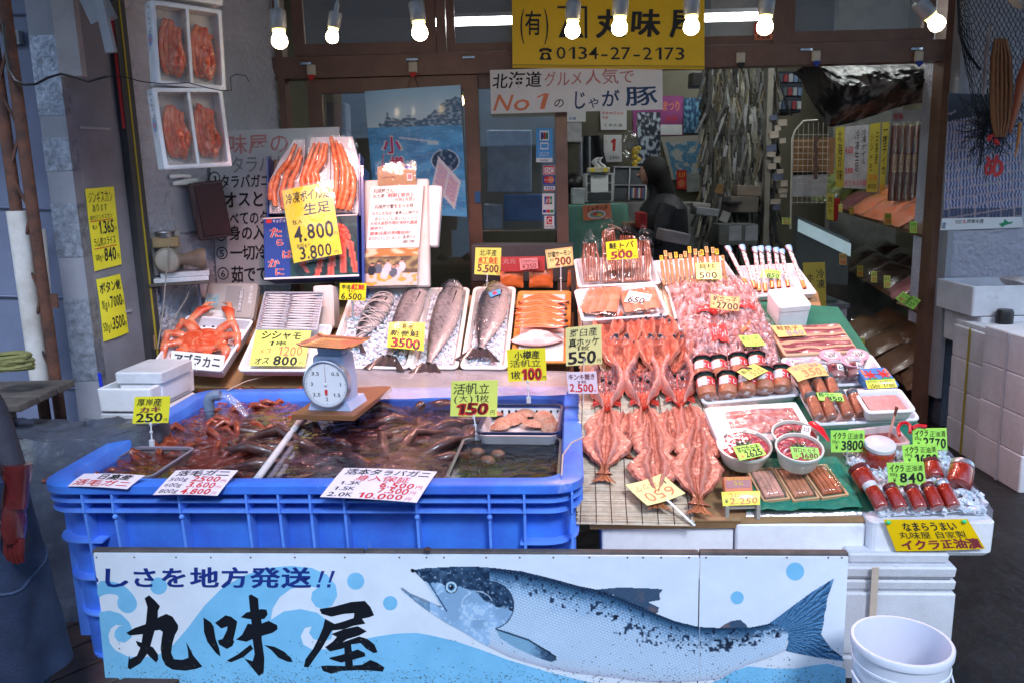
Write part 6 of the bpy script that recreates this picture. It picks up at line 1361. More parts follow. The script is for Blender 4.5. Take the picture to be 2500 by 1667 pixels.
m_=MB();m_.box((0,-h*.5+.006,.003),(w,.010,.003));m_.box((0,h*.5-.004,.003),(w,.006,.003));m_.build('white_border',INK['w'],ct,smooth=False)
for ink,off_,bo in(('w',.0035,.06),('r',.0042,.02)):
    m2=MB()
    for(tx,u,v,s)in(('た',.06,.16,.17),('ら',.12,.35,.12),('ば',.19,.53,.14),('か',.04,.66,.15),('に',.11,.81,.13)):layout(m2,tx,(u,v,u+s*.85,v+s),lambda a,b:Vector(((a-.5)*w,(.5-b)*h,off_)),bo,0)
    m2.build('lettering',INK[ink],ct,smooth=False)
m2=MB();layout(m2,'キョクヨー',(.10,.03,.27,.09),lambda a,b:Vector(((a-.5)*w,(.5-b)*h,.0036)),.01,0);m2.build('lettering',INK['w'],ct,smooth=False)
m2=MB();m2.add([((.03-.5)*w+dx*w,(.5-.06)*h-dy*h,.0034)for dx,dy in((0,-.03),(.06,-.03),(.06,.03),(0,.03))],[(3,2,1,0)]);m2.build('emblem',INK['r'],ct,smooth=False)
pC2=pC.up(-.02)
ct2=thing('leg_carton',pC.mat(766,530,0,-.02),'open carton of frozen crab legs standing above the printed carton','carton')
inv=ct2.matrix_basis.inverted()
hh=(pC.hit(766,350)-pC.hit(766,530)).length
MB().box((0,hh*.42,-.10),(w*.98,hh*.86,.008)).build('carton_back',mat('cardboard',(1,1,1)),ct2,smooth=False)
for sx in(-1,1):MB().box((sx*w*.49,hh*.42,-.05),(.008,hh*.84,.10)).build('carton_side',mat('carton_blue',(1,1,1)),ct2,smooth=False)
MB().box((w*.53,-h*.4+.05,-.05),(.012,h+hh*.9,.16)).build('carton_flap',mat('carton_blue',(1,1,1)),ct2,smooth=False)
def legtray(poly,legs,label,k):
    P=[inv@pC.hit(x,y,.0)for x,y in poly];t=thing('leg_tray',ct2.matrix_basis.copy(),label,'tray','trays of crab legs in the open carton')
    m=MB();n=len(P);vs=[(p.x,p.y,0.0)for p in P];m.prism([(p.x,p.y)for p in P],-.035,0.0);m.build('tray_body',STYS,t,smooth=False)
    for j,L_ in enumerate(legs):
        pts=[inv@pC.hit(x,y,.012)for x,y in L_];Q_=[];R_=[]
        for i in range(len(pts)-1):
            for s in range(6):
                Q_.append(pts[i].lerp(pts[i+1],s/6));R_.append((.0085+.0065*min(1,(i+s/6)/1.2))*(1+random.uniform(-.08,.16)))
        Q_.append(pts[-1]);R_.append(.012)
        m=MB();m.tube(Q_,R_,9,cs=[lerp((.80,.14,.03),(.88,.36,.18),random.random()*.8)for _ in Q_])
        for _ in range(20):
            i=random.randrange(len(Q_));a_=random.uniform(0,PI);dd=Vector((math.cos(a_),0,math.sin(a_)))*R_[i];q=Q_[i]+dd*.9
            m.add([q+Vector((.003,0,0)),q+Vector((-.003,0,0)),q+Vector((0,.004,0)),q+dd*.5],[(0,1,3),(1,2,3),(2,0,3)],[(.9,.5,.3)]*4)
        m.build('crab_leg',CRABM,t)
    xs=[p.x for p in P];ys=[p.y for p in P];x0,x1,y0,y1=min(xs),max(xs),min(ys),max(ys)
    m=MB();m.grid(lambda u,v:(x0+(x1-x0)*u,y0+(y1-y0)*v,.034+.010*nz(u*5,v*8,k)-.02*(abs(2*u-1)**4)),16,24);m.build('film_cover',FILM,t)
    m=MB();m.grid(lambda u,v:(x0+(x1-x0)*(.1+.8*u),y0+.03*v+.004,.022+.014*math.sin(u*23)*nz(u*9,v*9)),24,8);m.build('film_gather',film('gathered_film',fac=.3,rough=.15,bump=1,bs=80,rgb=(1,.9,.8),diff=.2),t)
    return t
random.seed(12)
legtray([(716,340),(742,340),(742,372),(735,420),(745,520),(655,520),(655,440),(680,390)],[[(722,352),(704,395),(680,425),(668,470),(672,505)],[(734,362),(722,395),(700,425),(688,470),(694,512)],[(736,380),(726,412),(712,440),(704,480),(712,512)],[(672,430),(662,450),(660,490)]],'left tray of orange crab legs in the open carton',1)
legtray([(758,334),(804,332),(804,520),(745,520),(738,440),(748,380)],[[(768,350),(752,395),(738,440),(742,490),(752,515)],[(780,348),(766,392),(752,430),(756,480),(764,515)],[(790,350),(780,395),(764,425),(768,470),(774,515)],[(798,352),(790,395),(770,420),(780,455),(784,500)]],'middle tray of orange crab legs in the open carton',2)
legtray([(806,332),(858,332),(873,388),(873,520),(806,520)],[[(808,336),(816,375),(822,415),(820,460),(812,505)],[(820,345),(830,378),(838,415),(836,465),(824,510)],[(830,352),(842,385),(850,420),(848,470),(836,512)],[(840,390),(856,410),(864,440),(862,480),(850,515)]],'right tray of orange crab legs in the open carton',3)
card('big tilted yellow card reading 4,800 and 3,800 on the crab carton',[(688,466),(808,445),(835,620),(717,643)],pC.up(.055),'y',[
    ('冷凍ボイル足',.05,.05,.95,.21,'k',.012),('生足',.38,.24,.92,.40,'k',.014),('1K入',.10,.43,.32,.50,'k',.006),('4.800',.10,.51,.92,.74,'k',.02),('円',.90,.68,.98,.74,'k',0),('800g入',.12,.76,.42,.82,'k',.0),('3.800',.14,.80,.82,.99,'k',.016),('円',.85,.93,.94,.99,'k',0)],bend=.01)
card('clear film over the big tilted yellow card',[(684,462),(812,441),(842,626),(712,650)],pC.up(.066),film('loose_film',fac=0,rough=.12,bump=.5,bs=7,bd=.02),[],name='film_sheet',cat='film',bend=.014,thick=.0004)
pLt=VY(VS(4.35).hit(960,700),-4,12)
M,w,h=pLt.fit([(893,440),(1050,436),(1044,700),(882,704)])
t=thing('foam_slab',M,'tall aged foam slab behind the handwritten letter','foam slab');MB().bbox((0,0,-.03),(w,h,.05),.008).build('lid',AGED,t)
M,w,h=pLt.fit([(1036,450),(1070,452),(1066,602),(1034,600)]);tag(MB().bbox((0,0,-.05),(w+.02,h,.06),.008).build('foam_slab',STY,None,M),'narrow white foam slab to the right of the letter','foam slab')
card('handwritten white letter with black and red lines',[(906,456),(1034,451),(1023,604),(894,608)],pLt.up(.012),'w',[
    ('丸味屋さん',.05,.04,.45,.12,'k',.01),('お土産:',.05,.13,.30,.19,'k',.005),('鮭鮭(黒色)',.34,.12,.82,.19,'r',.005),('元貝(大色)',.48,.20,.86,.26,'r',.0),('丸味屋で蟹を食べる時',.10,.30,.84,.37,'k',.01),('わたしたちは一番楽しい時です',.06,.41,.95,.47,'k',.005),('おいしいし安いし～～～',.12,.50,.95,.56,'k',.0),
    ('大地水産卸市場記得味丸最高',.04,.57,.94,.63,'r',.0),('最高大!',.05,.65,.30,.70,'r',0),('謝謝店長的熱情招待!',.05,.73,.82,.79,'r',.01),('ありがとうございました',.03,.81,.64,.87,'k',.0),('香港から',.68,.80,.92,.86,'k',0),('家族',.68,.88,.92,.93,'k',0)],cat='letter',name='letter_sheet',bend=.004)
def ph(u,v):
    if v<.22:return lerp((.45,.2,.05),(.7,.6,.4),sst(-.1,.3,nz(u*4,v*9)))
    for(x,y,c)in((.15,.42,0),(.27,.38,1),(.44,.36,2),(.40,.47,3),(.55,.48,1),(.63,.46,2),(.70,.33,3)):
        if((u-x)/.035)**2+((v-y)/.05)**2<1:return(.55,.30,.2)if v>y-.01 else(.03,.02,.02)
        if((u-x)/.075)**2+((v-y-.17)/.13)**2<1:return[(.02,.02,.03),(.10,.12,.16),(.65,.55,.6),(.6,.6,.65)][c]
    if v>.68:return lerp((.65,.55,.5),(.75,.35,.05),sst(.0,.3,nz(u*9,v*9,4)))
    return lerp((.12,.08,.05),(.35,.28,.12),sst(-.2,.3,nz(u*7,v*7,2)))
photo('colour snapshot of a group at a table under the letter',[(894,609),(1022,605),(1018,696),(884,699)],0,ph,60,44,name='snapshot',cat='photograph',pl=pLt,off=.014)
card('brown paper envelope with a blue stamp above the letter',[(922,408),(1015,402),(1015,452),(922,454)],pLt.up(.010),mat('kraft',(.42,.27,.12),.7,.1),[('札幌市中央区',.1,.55,.5,.65,'m',0)],shapes=[(rec(.72,.05,.92,.22),'b'),(rec(.78,.45,.92,.8),PAPER),(rec(.8,.5,.9,.72),'f')],cat='envelope',name='envelope')
card('clear film over the envelope',[(916,396),(1018,392),(1018,454),(918,458)],pLt.up(.02),FILM,[],name='film_sheet',cat='film',bend=.012,thick=.0004)
# ================================================================== RIGHT DISPLAY
random.seed(21)
a,b_,c_,d_=DISP.hit(1440,1272),DISP.hit(2140,1266),DISP.hit(1996,706),DISP.hit(1404,640)
tb=thing('display_table',a,'long sloping display table under the opened fish and trays','table')
n_=DISP.n;P=[p-a for p in(a,b_,c_,d_)]
m_=MB();m_.add([p-n_*.012 for p in P]+[p-n_*.035 for p in P],[(0,1,2,3),(7,6,5,4),(0,4,5,1),(1,5,6,2),(2,6,7,3),(3,7,4,0)]);m_.build('table_board',WOOD,tb,smooth=False)
for p in P[2:]:
    q=p-n_*.036;zz=(a+q).z;MB().box((q.x*.97,q.y*.97,q.z-zz/2),(.05,.05,zz)).build('leg',WOODG,tb,smooth=False)
BAM=mat('bamboo_reed',(.78,.66,.50),.5,.35,22,.3,90,rgb2=(.50,.36,.24))
THR=mat('mat_thread',(.06,.015,.015),.8)
def bmat(q,label,nth,step=.0042):
    M,w,d=DISP.fit(q);t=thing('bamboo_mat',M,label,'mat');m=MB();n=int(d/step)
    for k in range(n):
        y=-d/2+k*step;dx=random.uniform(-.004,.004);r=step*.43*random.uniform(.7,1.05);z=random.uniform(-.0006,.0006);dy=random.uniform(-.0006,.0006)
        for(xx0,xx1)in((-w/2+dx,w/2+dx),):
            m.add([(xx0,y-r+dy,z),(xx0,y+dy,z+r),(xx0,y+r+dy,z),(xx1,y-r-dy,z),(xx1,y-dy,z+r),(xx1,y+r-dy,z)],[(0,3,4,1),(1,4,5,2),(0,1,2),(5,4,3),(0,2,5,3)])
    o=m.build('reeds',BAM,t,smooth=False);o['kind']='stuff'
    for k in range(nth):
        x=-w/2+.012+k*(w-.024)/(nth-1);m=MB();m.tube([(x+.0015*math.sin(j*.9+k),-d/2+j*d/24,.0035)for j in range(25)],.0013,4);m.build('thread',THR,t)
    return t
bmat([(1400,700),(1530,700),(1812,1281),(1436,1276)],'bamboo mat under the opened fish, nearest the blue tank',8)
bmat([(1534,640),(1790,640),(1860,1010),(1640,1012)],'bamboo mat under the trays at the back of the display',6)
for k in range(3):
    m=MB();m.box((0,0,0),(.50,.018,.008));M=DISP.mat(1624,1272+k*0,0,-.004-.010*k)@Matrix.Translation((0,.01,0));tag(m.build('lath',WOOD,None,M),['top thin lath along the front edge of the bamboo mat','middle thin lath along the front edge of the bamboo mat','lowest thin lath along the front edge of the bamboo mat'][k],'lath')
GRN=mat('green_sheet',(.02,.16,.10),.6,.25,6,.2,50)
P=[DISP.hit(*p,.002)for p in((1835,735),(2046,750),(2262,1060),(2150,1245),(1822,1245),(1850,1000))]
cen=sum(P,Vector())/6;m_=MB();m_.add([p-cen for p in P]+[p-cen-n_*.004 for p in P],[tuple(range(6)),tuple(range(11,5,-1))]+[(i,i+6,(i+1)%6+6,(i+1)%6)for i in range(6)]);tag(m_.build('green_sheet',GRN,None,Matrix.Translation(cen),smooth=False),'dark green plastic sheet under the jars and tubs','sheet')
# ---------------- opened fish
OPM=mat('opened_fish',(1,1,1),.34,.22,70,.6,110,vcol=True,gain=(.80,.56,.54),coat=.25,bd=.004)
def prof(t,P):
    for i in range(len(P)-1):
        if t<=P[i+1][0]:k=(t-P[i][0])/max(1e-6,P[i+1][0]-P[i][0]);k=k*k*(3-2*k);return P[i][1]+(P[i+1][1]-P[i][1])*k
    return P[-1][1]
def hiraki(kind,x0,y0,x1,y1,wpx,label,seed,off,group=None,rz=0):
    A,B_=DISP.hit(x0,y0,off),DISP.hit(x1,y1,off);ln=(A-B_).length;ax=(A-B_).normalized();n=DISP.n;sd=ax.cross(n)
    M=Matrix((sd,ax,n)).transposed().to_4x4();M.translation=B_;W=wpx*{'flat':1.14,'head':1.24,'kinki':1.10}[kind]/FPX*(B_-CAM).dot(FW)/2;random.seed(seed);jj=[random.uniform(-1,1)for _ in range(6)]
    t=thing({'flat':'opened_fish','head':'opened_fish','kinki':'opened_red_fish'}[kind],M,label,'fish',group)
    if kind=='flat':
        PR=[(0,.36),(.05,.22),(.10,.14),(.16,.18),(.30,.52),(.48,.84),(.66,1.0),(.80,.82),(.92,.62),(1,.55)]
        def f(u,v):
            x=2*u-1;w=prof(v,PR)*(1+.05*nz(v*8,x*3,seed));ax_=abs(x)
            z=.010+.017*math.exp(-((ax_-.33)/.11)**2)*min(1,v*2.5)-.004*math.exp(-(x/.06)**2)+.012*sst(.75,1,ax_)*(.5+jj[0]*.5)*math.sin(v*PI)-.012*sst(.85,1,ax_)+.003*nz(x*6,v*16,seed)+.008*math.sin(v*2.4)
            return(x*W*w*(1+.08*jj[2]*math.sin(v*5+jj[3]*3))+.014*jj[1]*math.sin(v*3),v*ln+.006*jj[4]*x,z+.010*max(0,x*jj[5])*math.sin(v*4))
        def c(u,v):
            x=2*u-1;ax_=abs(x);k=nz(x*5,v*12,seed);k2=nz(x*30,v*9,seed+3)
            col=lerp((.50,.19,.115),(.66,.36,.25),sst(-.4,.5,k))
            col=lerp(col,(.74,.50,.42),sst(.14,.0,abs(ax_-.36))*(.85 if v>.2 else.3))
            col=lerp(col,(.22,.05,.035),sst(.08,.0,abs(ax_-.17))*.9)
            col=lerp(col,(.20,.06,.04),sst(.045,.0,abs(x))*.9);col=lerp(col,(.26,.07,.05),sst(.05,0,abs(ax_-.55))*.6);col=lerp(col,(.80,.60,.55),sst(.3,.5,nz(x*18,v*40,seed+5))*.5)
            col=lerp(col,(.33,.12,.08),sst(.8,1.0,ax_)*.8)
            if ax_>.5 and math.sin(v*70+ax_*20)>.6:col=lerp(col,(.78,.52,.44),.35)
            if v<.17:col=lerp(col,(.35,.16,.06),.8)
            return lerp(col,(.75,.5,.4),max(0,k2)*.25)
    elif kind=='head':
        PR=[(0,.10),(.08,.30),(.25,.74),(.45,1.0),(.62,.98),(.78,.84),(.90,.72),(1,.60)]
        def f(u,v):
            x=2*u-1;ax_=abs(x);w=prof(v,PR);notch=.16*sst(.80,1,v)*sst(.45,.0,abs(ax_-.0))
            spike=.10*sst(.9,1,v)*sst(.25,0,abs(ax_-.82))
            z=.012+.034*sst(.55,.95,ax_)*math.sin(PI*min(1,v*1.05))-.020*sst(.9,1,ax_)+.018*math.exp(-((ax_-.30)/.16)**2)*sst(.68,.82,v)*sst(1.02,.9,v)+.005*nz(x*7,v*9,seed)
            return(x*W*w*(1+.10*jj[2]*math.sin(v*5+jj[3]*3))+.012*jj[1]*math.sin(v*3),(v-notch+spike)*ln,z+.012*max(0,x*jj[5]))
        def c(u,v):
            x=2*u-1;ax_=abs(x);k=nz(x*6,v*9,seed)
            col=lerp((.44,.13,.075),(.60,.28,.18),sst(-.4,.5,k))
            col=lerp(col,(.66,.36,.26),sst(.62,.86,ax_));col=lerp(col,(.30,.07,.05),sst(.06,0,abs(ax_-.58))*.8)
            col=lerp(col,(.13,.03,.025),sst(.45,.1,ax_)*sst(.3,.5,v)*.85)
            if v>.66:col=lerp(col,(.34,.10,.065),.6)
            d=((ax_-.34)/.22)**2+((v-.85)/.05)**2
            if d<1:col=(.03,.035,.045)
            elif d<1.7:col=(.34,.42,.48)
            return col
    else:
        PR=[(0,.06),(.05,.16),(.14,.30),(.34,.72),(.55,.98),(.72,1.0),(.86,.9),(1,.62)]
        def f(u,v):
            x=2*u-1;ax_=abs(x);w=prof(v,PR);V=.30*(1-ax_)*sst(.55,1,v)
            z=.012+.040*math.sin(PI*sst(.35,1.0,ax_))*sst(.05,.3,v)+.010*nz(x*8,v*10,seed)*sst(.7,.2,ax_)+.004*nz(x*20,v*22,seed)
            spk=.09*sst(.88,1,v)*sst(.3,0,abs(ax_-.8))
            return(x*W*w*(1+.08*jj[2]*math.sin(v*5+jj[3]*3))+.012*jj[1]*math.sin(v*3),(v-V*.35+spk)*ln,z+.012*max(0,x*jj[5]))
        def c(u,v):
            x=2*u-1;ax_=abs(x);k=nz(x*7,v*9,seed);k2=nz(x*16,v*18,seed+7)
            col=lerp((.58,.12,.07),(.66,.28,.20),sst(-.4,.5,k))
            inner=sst(.62,.48,ax_)*sst(.30,.45,v)
            col=lerp(col,(.74,.52,.46),sst(.40,.62,ax_)*sst(.98,.8,ax_)*.9)
            col=lerp(col,lerp((.40,.10,.06),(.17,.18,.24),sst(-.15,.12,k2)),inner)
            if inner>.5 and k2<-.26:col=(.04,.015,.02)
            if inner>.5 and k2>.38:col=(.42,.42,.47)
            if ax_<.03:col=lerp(col,(.75,.08,.04),.8)
            if v<.1:col=(.62,.06,.03)
            return col
    m=MB();m.grid(f,48,60,c);m.grid(lambda u,v:(f(u,v)[0]*.94,f(u,v)[1],.002),10,14,lambda u,v:(.3,.12,.08));m.build('flesh',OPM,t)
    if kind=='flat' and y1>1160 or kind=='flat' and 'tail' in label:
        m=MB();m.grid(lambda u,v:((u-.5)*W*(.25+.7*v),-v*ln*.12*(1+.3*abs(2*u-1)),.006+.003*math.sin(u*25)),14,4,lambda u,v:lerp((.40,.18,.08),(.55,.30,.12),u));m.build('tail_fin',OPM,t)
    if kind=='kinki':
        for sx in(-1,1):
            m=MB();m.grid(lambda u,v:(sx*(W*.30+v*W*.35),ln*(.16+.10*u)-v*ln*.05,.01+.004*math.sin(u*20)),8,4,lambda u,v:(.65,.05,.02));m.build('fin',OPM,t)
        m=MB();m.ball((W*.18,ln*.60,.02),W*.10,10,8);m.ball((-W*.15,ln*.66,.02),W*.09,10,8);m.build('eyes',BLK,t)
    if kind=='head':
        for sx in(-1,1):
            m=MB();m.ball((sx*W*.24,ln*.845,.030),(W*.11,W*.07,.010),12,8);m.build('eye',mat('fish_eye',(.03,.05,.07),.15,.2,coat=1),t)
    return t
G1,G2,G3='opened fish with heads, upper rows','opened red fish row','opened headless fish, lower rows'
hiraki('head',1486,772,1482,850,62,'opened fish half hidden behind the 550 card in the back row',51,.008,G1)
hiraki('head',1534,772,1536,858,66,'opened fish in the middle of the back row, two dark eyes showing',52,.010,G1)
hiraki('head',1600,770,1606,862,80,'opened fish at the right end of the back row',53,.012,G1)
hiraki('head',1568,776,1568,870,60,'narrow opened fish between the middle and right ones of the back row',91,.006,G1)
hiraki('head',1642,782,1640,880,60,'narrow opened fish behind the packs at the end of the back row',92,.006,G1)
hiraki('head',1557,838,1560,924,64,'narrow opened fish wedged in the middle of the second row',93,.014,G1)
hiraki('flat',1530,1016,1534,1120,84,'headless opened fish between the left and middle piles',94,.002,G3)
hiraki('flat',1636,1010,1642,1130,90,'headless opened fish between the middle and right piles',95,.003,G3)
hiraki('head',1655,822,1648,916,66,'narrow opened fish at the right end of the second row',56,.022,G1)
hiraki('head',1598,818,1602,918,84,'opened fish in the middle of the second row',55,.030,G1)
hiraki('head',1516,818,1520,916,88,'opened fish at the left of the second row right of the 550 card',54,.026,G1)
hiraki('kinki',1478,900,1482,1010,98,'opened red fish at the left, behind the 2500 card',61,.012,G2)
hiraki('kinki',1571,896,1573,1008,100,'opened red fish in the middle with two dark eyes',62,.014,G2)
hiraki('kinki',1652,888,1662,1000,100,'opened red fish at the right beside the jars',63,.018,G2)
hiraki('flat',1482,1006,1478,1110,104,'headless opened fish lying under the left front one',71,.004,G3)
hiraki('flat',1480,1046,1474,1160,116,'left front headless opened fish with its brown tail showing',72,.020,G3)
hiraki('flat',1574,1004,1590,1110,98,'headless opened fish at the back of the middle pile',73,.004,G3)
hiraki('flat',1590,1042,1600,1160,106,'headless opened fish in the middle of the middle pile',74,.018,G3)
hiraki('flat',1598,1104,1606,1226,120,'front headless opened fish of the middle pile under the yellow card',75,.030,G3)
hiraki('flat',1672,998,1684,1110,116,'headless opened fish at the back of the right pile',76,.004,G3)
hiraki('flat',1702,1056,1706,1170,112,'headless opened fish in the middle of the right pile',77,.018,G3)
hiraki('flat',1706,1104,1706,1236,134,'largest headless opened fish at the front right with its tail spread',78,.032,G3)
card('yellow card with faded red writing lying on the bamboo mat',[(1527,1182),(1617,1154),(1673,1204),(1580,1234)],DISP,'yp',[('ホッケ',.08,.12,.7,.44,'o',.0,{'rot':PI}),('650',.14,.46,.92,.92,'o',.0,{'rot':PI}),('1',.8,.1,.92,.4,'k',0)],off=.055,rim=None)
m_=MB();A_,B_=DISP.hit(1628,1218,.05),DISP.hit(1697,1282,.01);m_.tube([A_,B_],.0065,6,flat=.4);tag(m_.build('card_stick',WHITE),'white plastic stick running from the yellow card to the mat edge','stick')
# ---------------- trays at the back
FR=.045
Tt,Mt,wt_,dt_=tray([(1404,632),(1597,624),(1608,691),(1407,701)],DISP,FR,'white foam tray of bagged salmon jerky at the back left of the display',r=.02)
JER=mat('jerky',(.09,.022,.012),.4,.4,20,.5,60,coat=.3,rgb2=(.18,.05,.025))
def bag(x,w,ytop,ybot,lean,label,seed):
    pl=VY(DISP.hit(x,ybot,.03),-4,38);M=pl.mat(x,ybot);hgt=(pl.hit(x,ytop)-pl.hit(x,ybot)).length;W=w/FPX*4.1
    t=thing('jerky_bag',M@Matrix.Rotation(lean,4,'Z'),label,'bag','bags of salmon jerky');random.seed(seed)
    for k in range(6):
        x0=(k-2.5)*W/6.2;m=MB();m.tube([(x0*.9,.0,.008),(x0+random.uniform(-.006,.006),hgt*.4,.014+random.uniform(0,.008)),(x0*.8,hgt*.78,.010)],[W*.075,W*.085,W*.05],6,flat=.7);m.build('jerky_strip',JER,t)
    m=MB();m.grid(lambda u,v:((u-.5)*W*1.25*(1 if v<.72 else 1-.75*sst(.72,1,v)),v*hgt*1.05,.026+.012*nz(u*5,v*7,seed)+.008*nz(u*16,v*19,seed)-.03*(abs(2*u-1)**6)),26,40);m.build('film_bag',FILM,t);return t
bag(1445,44,572,690,.02,'leftmost bag of dark salmon jerky in the white tray',1);bag(1490,44,534,690,.0,'tallest bag of salmon jerky, gathered at the top behind the 500 card',2)
bag(1532,46,548,690,-.03,'bag of salmon jerky standing right of the 500 card',3);bag(1570,44,562,688,-.05,'rightmost bag of dark salmon jerky in the white tray',4)
clip_card('bright yellow card reading 500 in red in front of the jerky bags',[(1479,592),(1554,584),(1558,631),(1482,636)],DISP.hit(1520,690,.05).dot(SE2),'y',[('鮭トバ',.08,.06,.90,.42,'k',.02),('1本',.30,.42,.62,.56,'k',0),('500',.12,.52,.84,.94,'m',.05),('円',.86,.80,.96,.94,'m',0)],DISP.hit(1520,690,.05),'stick')
Tb,Mb2,wb2,db2=tray([(1408,706),(1612,694),(1625,768),(1412,785)],DISP,.045,'white foam tray of orange salmon belly packs',r=.025)
BEL=mat('belly_slices',(.48,.12,.06),.35,.5,16,.6,50,coat=.3,rgb2=(.58,.27,.19))
for k,(q,lb)in enumerate([([(1424,702),(1516,708),(1512,776),(1422,772)],'left vacuum pack of orange salmon belly in the white tray'),([(1518,712),(1604,708),(1610,764),(1516,772)],'right vacuum pack of orange salmon belly under the 650 card')]):
    M,w,d=DISP.fit(q,.03);t=thing('belly_pack',M,lb,'pack','vacuum packs of salmon belly')
    for j in range(4):m=packm(w*.30,d*.88,.022,k*5+j,9);m.build('belly_piece',BEL,t,Matrix.Translation((-w*.34+j*w*.225,0,.004*j))@Matrix.Rotation(random.uniform(-.1,.1),4,'Z'))
    m=packm(w*1.06,d*1.04,.036,k+8,24);m.build('film_wrap',FILM,t,Matrix.Translation((0,0,-.004)))
    m=MB();m.box((w*.44,-d*.35 if k else d*.42,.02),(.014,.006,.003));m.build('red_mark',INK['r'],t)
card('white card reading 650 on the right pack of orange salmon belly',[(1536,710),(1592,720),(1581,745),(1524,737)],VY(DISP.hit(1556,745,.05),-4,50),'w',[('ベニハラス',.06,.04,.96,.40,'r',.02),('650',.10,.40,.82,.95,'k',.02),('円',.84,.74,.95,.95,'k',0)])
Tk,Mk,wk,dk=tray([(1604,634),(1768,626),(1806,696),(1614,717)],DISP,.035,'white foam tray of individually bagged scallop sticks',r=.02)
STK=mat('scallop_stick',(.34,.15,.06),.4,.4,30,.6,60,rgb2=(.45,.24,.11))
random.seed(6)
names=['leftmost','second','third','fourth','fifth','sixth','seventh','eighth','ninth','tenth','eleventh','twelfth','thirteenth','rightmost']
for k in range(14):
    xb,xt=1622+k*11.4,1620+k*11.2;yt=[628,616,622,620,626,618,606,612,618,614,606,608,612,628][k]
    pl=VY(DISP.hit(xb,704,.03),-4,45);A_,B_=pl.hit(xb,700-k*.8),pl.hit(xt,yt);h=(B_-A_).length
    t=thing('scallop_stick',pl.mat(xb,700-k*.8)@Matrix.Rotation(random.uniform(-.04,.04),4,'Z'),names[k]+' bagged scallop stick in the row of fourteen','snack stick','bagged scallop sticks')
    m=MB();m.tube([(0,h*j/8*.80,.008)for j in range(9)],[.0085*(1+.15*math.sin(j*2.3+k))for j in range(9)],8);m.build('stick',STK,t)
    m=MB();m.grid(lambda u,v:((u-.5)*.026,v*h,.018+.003*nz(u*4,v*16,k)-.006*abs(2*u-1)),5,20);m.build('film_bag',FILM,t)
    m=MB();m.box((0,h*.88,.020),(.016,h*.17,.001));lb_=m.build('paper_label',CARD['o']if k%3 else INK['y'],t);
    m2=MB();layout(m2,'帆柱',(0,0,1,1),lambda u,v:Vector(((u-.5)*.012,h*(.95-.13*v),.0212)),.03,0,True);m2.build('lettering',INK['k'],t,smooth=False)
card('pale green card reading 500 laid on the scallop sticks',[(1698,643),(1758,642),(1762,682),(1701,682)],VY(DISP.hit(1730,682,.07),-4,40),'yg',[('貝柱',.10,.06,.80,.38,'k',.012),('1本',.32,.36,.62,.54,'k',0),('500',.10,.54,.84,.95,'k',.03),('円',.86,.82,.96,.95,'k',0)])
Ts,Ms_,ws,ds=tray([(1796,650),(1950,642),(1988,716),(1838,724)],DISP,.035,'white foam tray of red and white wrapped sausage sticks',r=.02)
SM=mat('sausage_wrap',(1,1,1),.25,.1,vcol=True,coat=.6)
tops=[(1775,606),(1810,603),(1842,608),(1856,606),(1874,607),(1893,610),(1907,614),(1923,604)];bots=[(1823,702),(1842,708),(1853,715),(1868,716),(1884,708),(1901,706),(1923,704),(1963,708)]
def wrapc(u,v):
    if v<.18:return(.75,.22,.02)if nz(u*6,v*60)>-.2 else(.5,.08,.02)
    if v>.86:return(.70,.04,.03)if u>.4 else(.25,.5,.75)
    k=nz(u*8,v*46,3);return(.72,.70,.72)if k>-.12 else((.62,.03,.03)if u>.3 else(.02,.02,.02))
for k in range(8):
    pl=VY(DISP.hit(*bots[k],.03),-4,40);A_,B_=pl.hit(*bots[k]),pl.hit(*tops[k]);m=MB();v_=B_-A_;cs=[]
    M=Matrix.Translation(A_);L_=v_.length
    m.grid(lambda u,v:tuple(v_*v+pl.e1*(math.cos(u*2*PI)*.0105*(1.5 if v>.9 else 1))+pl.n*(math.sin(u*2*PI)*.0105+.012)),10,50,wrapc)
    tag(m.build('sausage_stick',SM,None,M),['leftmost','second','third','fourth','fifth','sixth','seventh','rightmost'][k]+' red and white wrapped sausage stick of the eight','snack stick','wrapped sausage sticks')
card('small green card reading 850 on the wrapped sausage sticks',[(1860,658),(1907,662),(1905,680),(1857,678)],VY(DISP.hit(1880,682,.08),-4,40),'g',[('ソフトサラミ',.08,.06,.94,.46,'k',.01),('850',.28,.46,.94,.96,'k',.02),('¥',.08,.5,.22,.9,'r',0)])
SCP=mat('scallop_pieces',(1,1,1),.18,.3,50,1.0,55,vcol=True,gain=(.9,.72,.72),coat=.6,bd=.012)
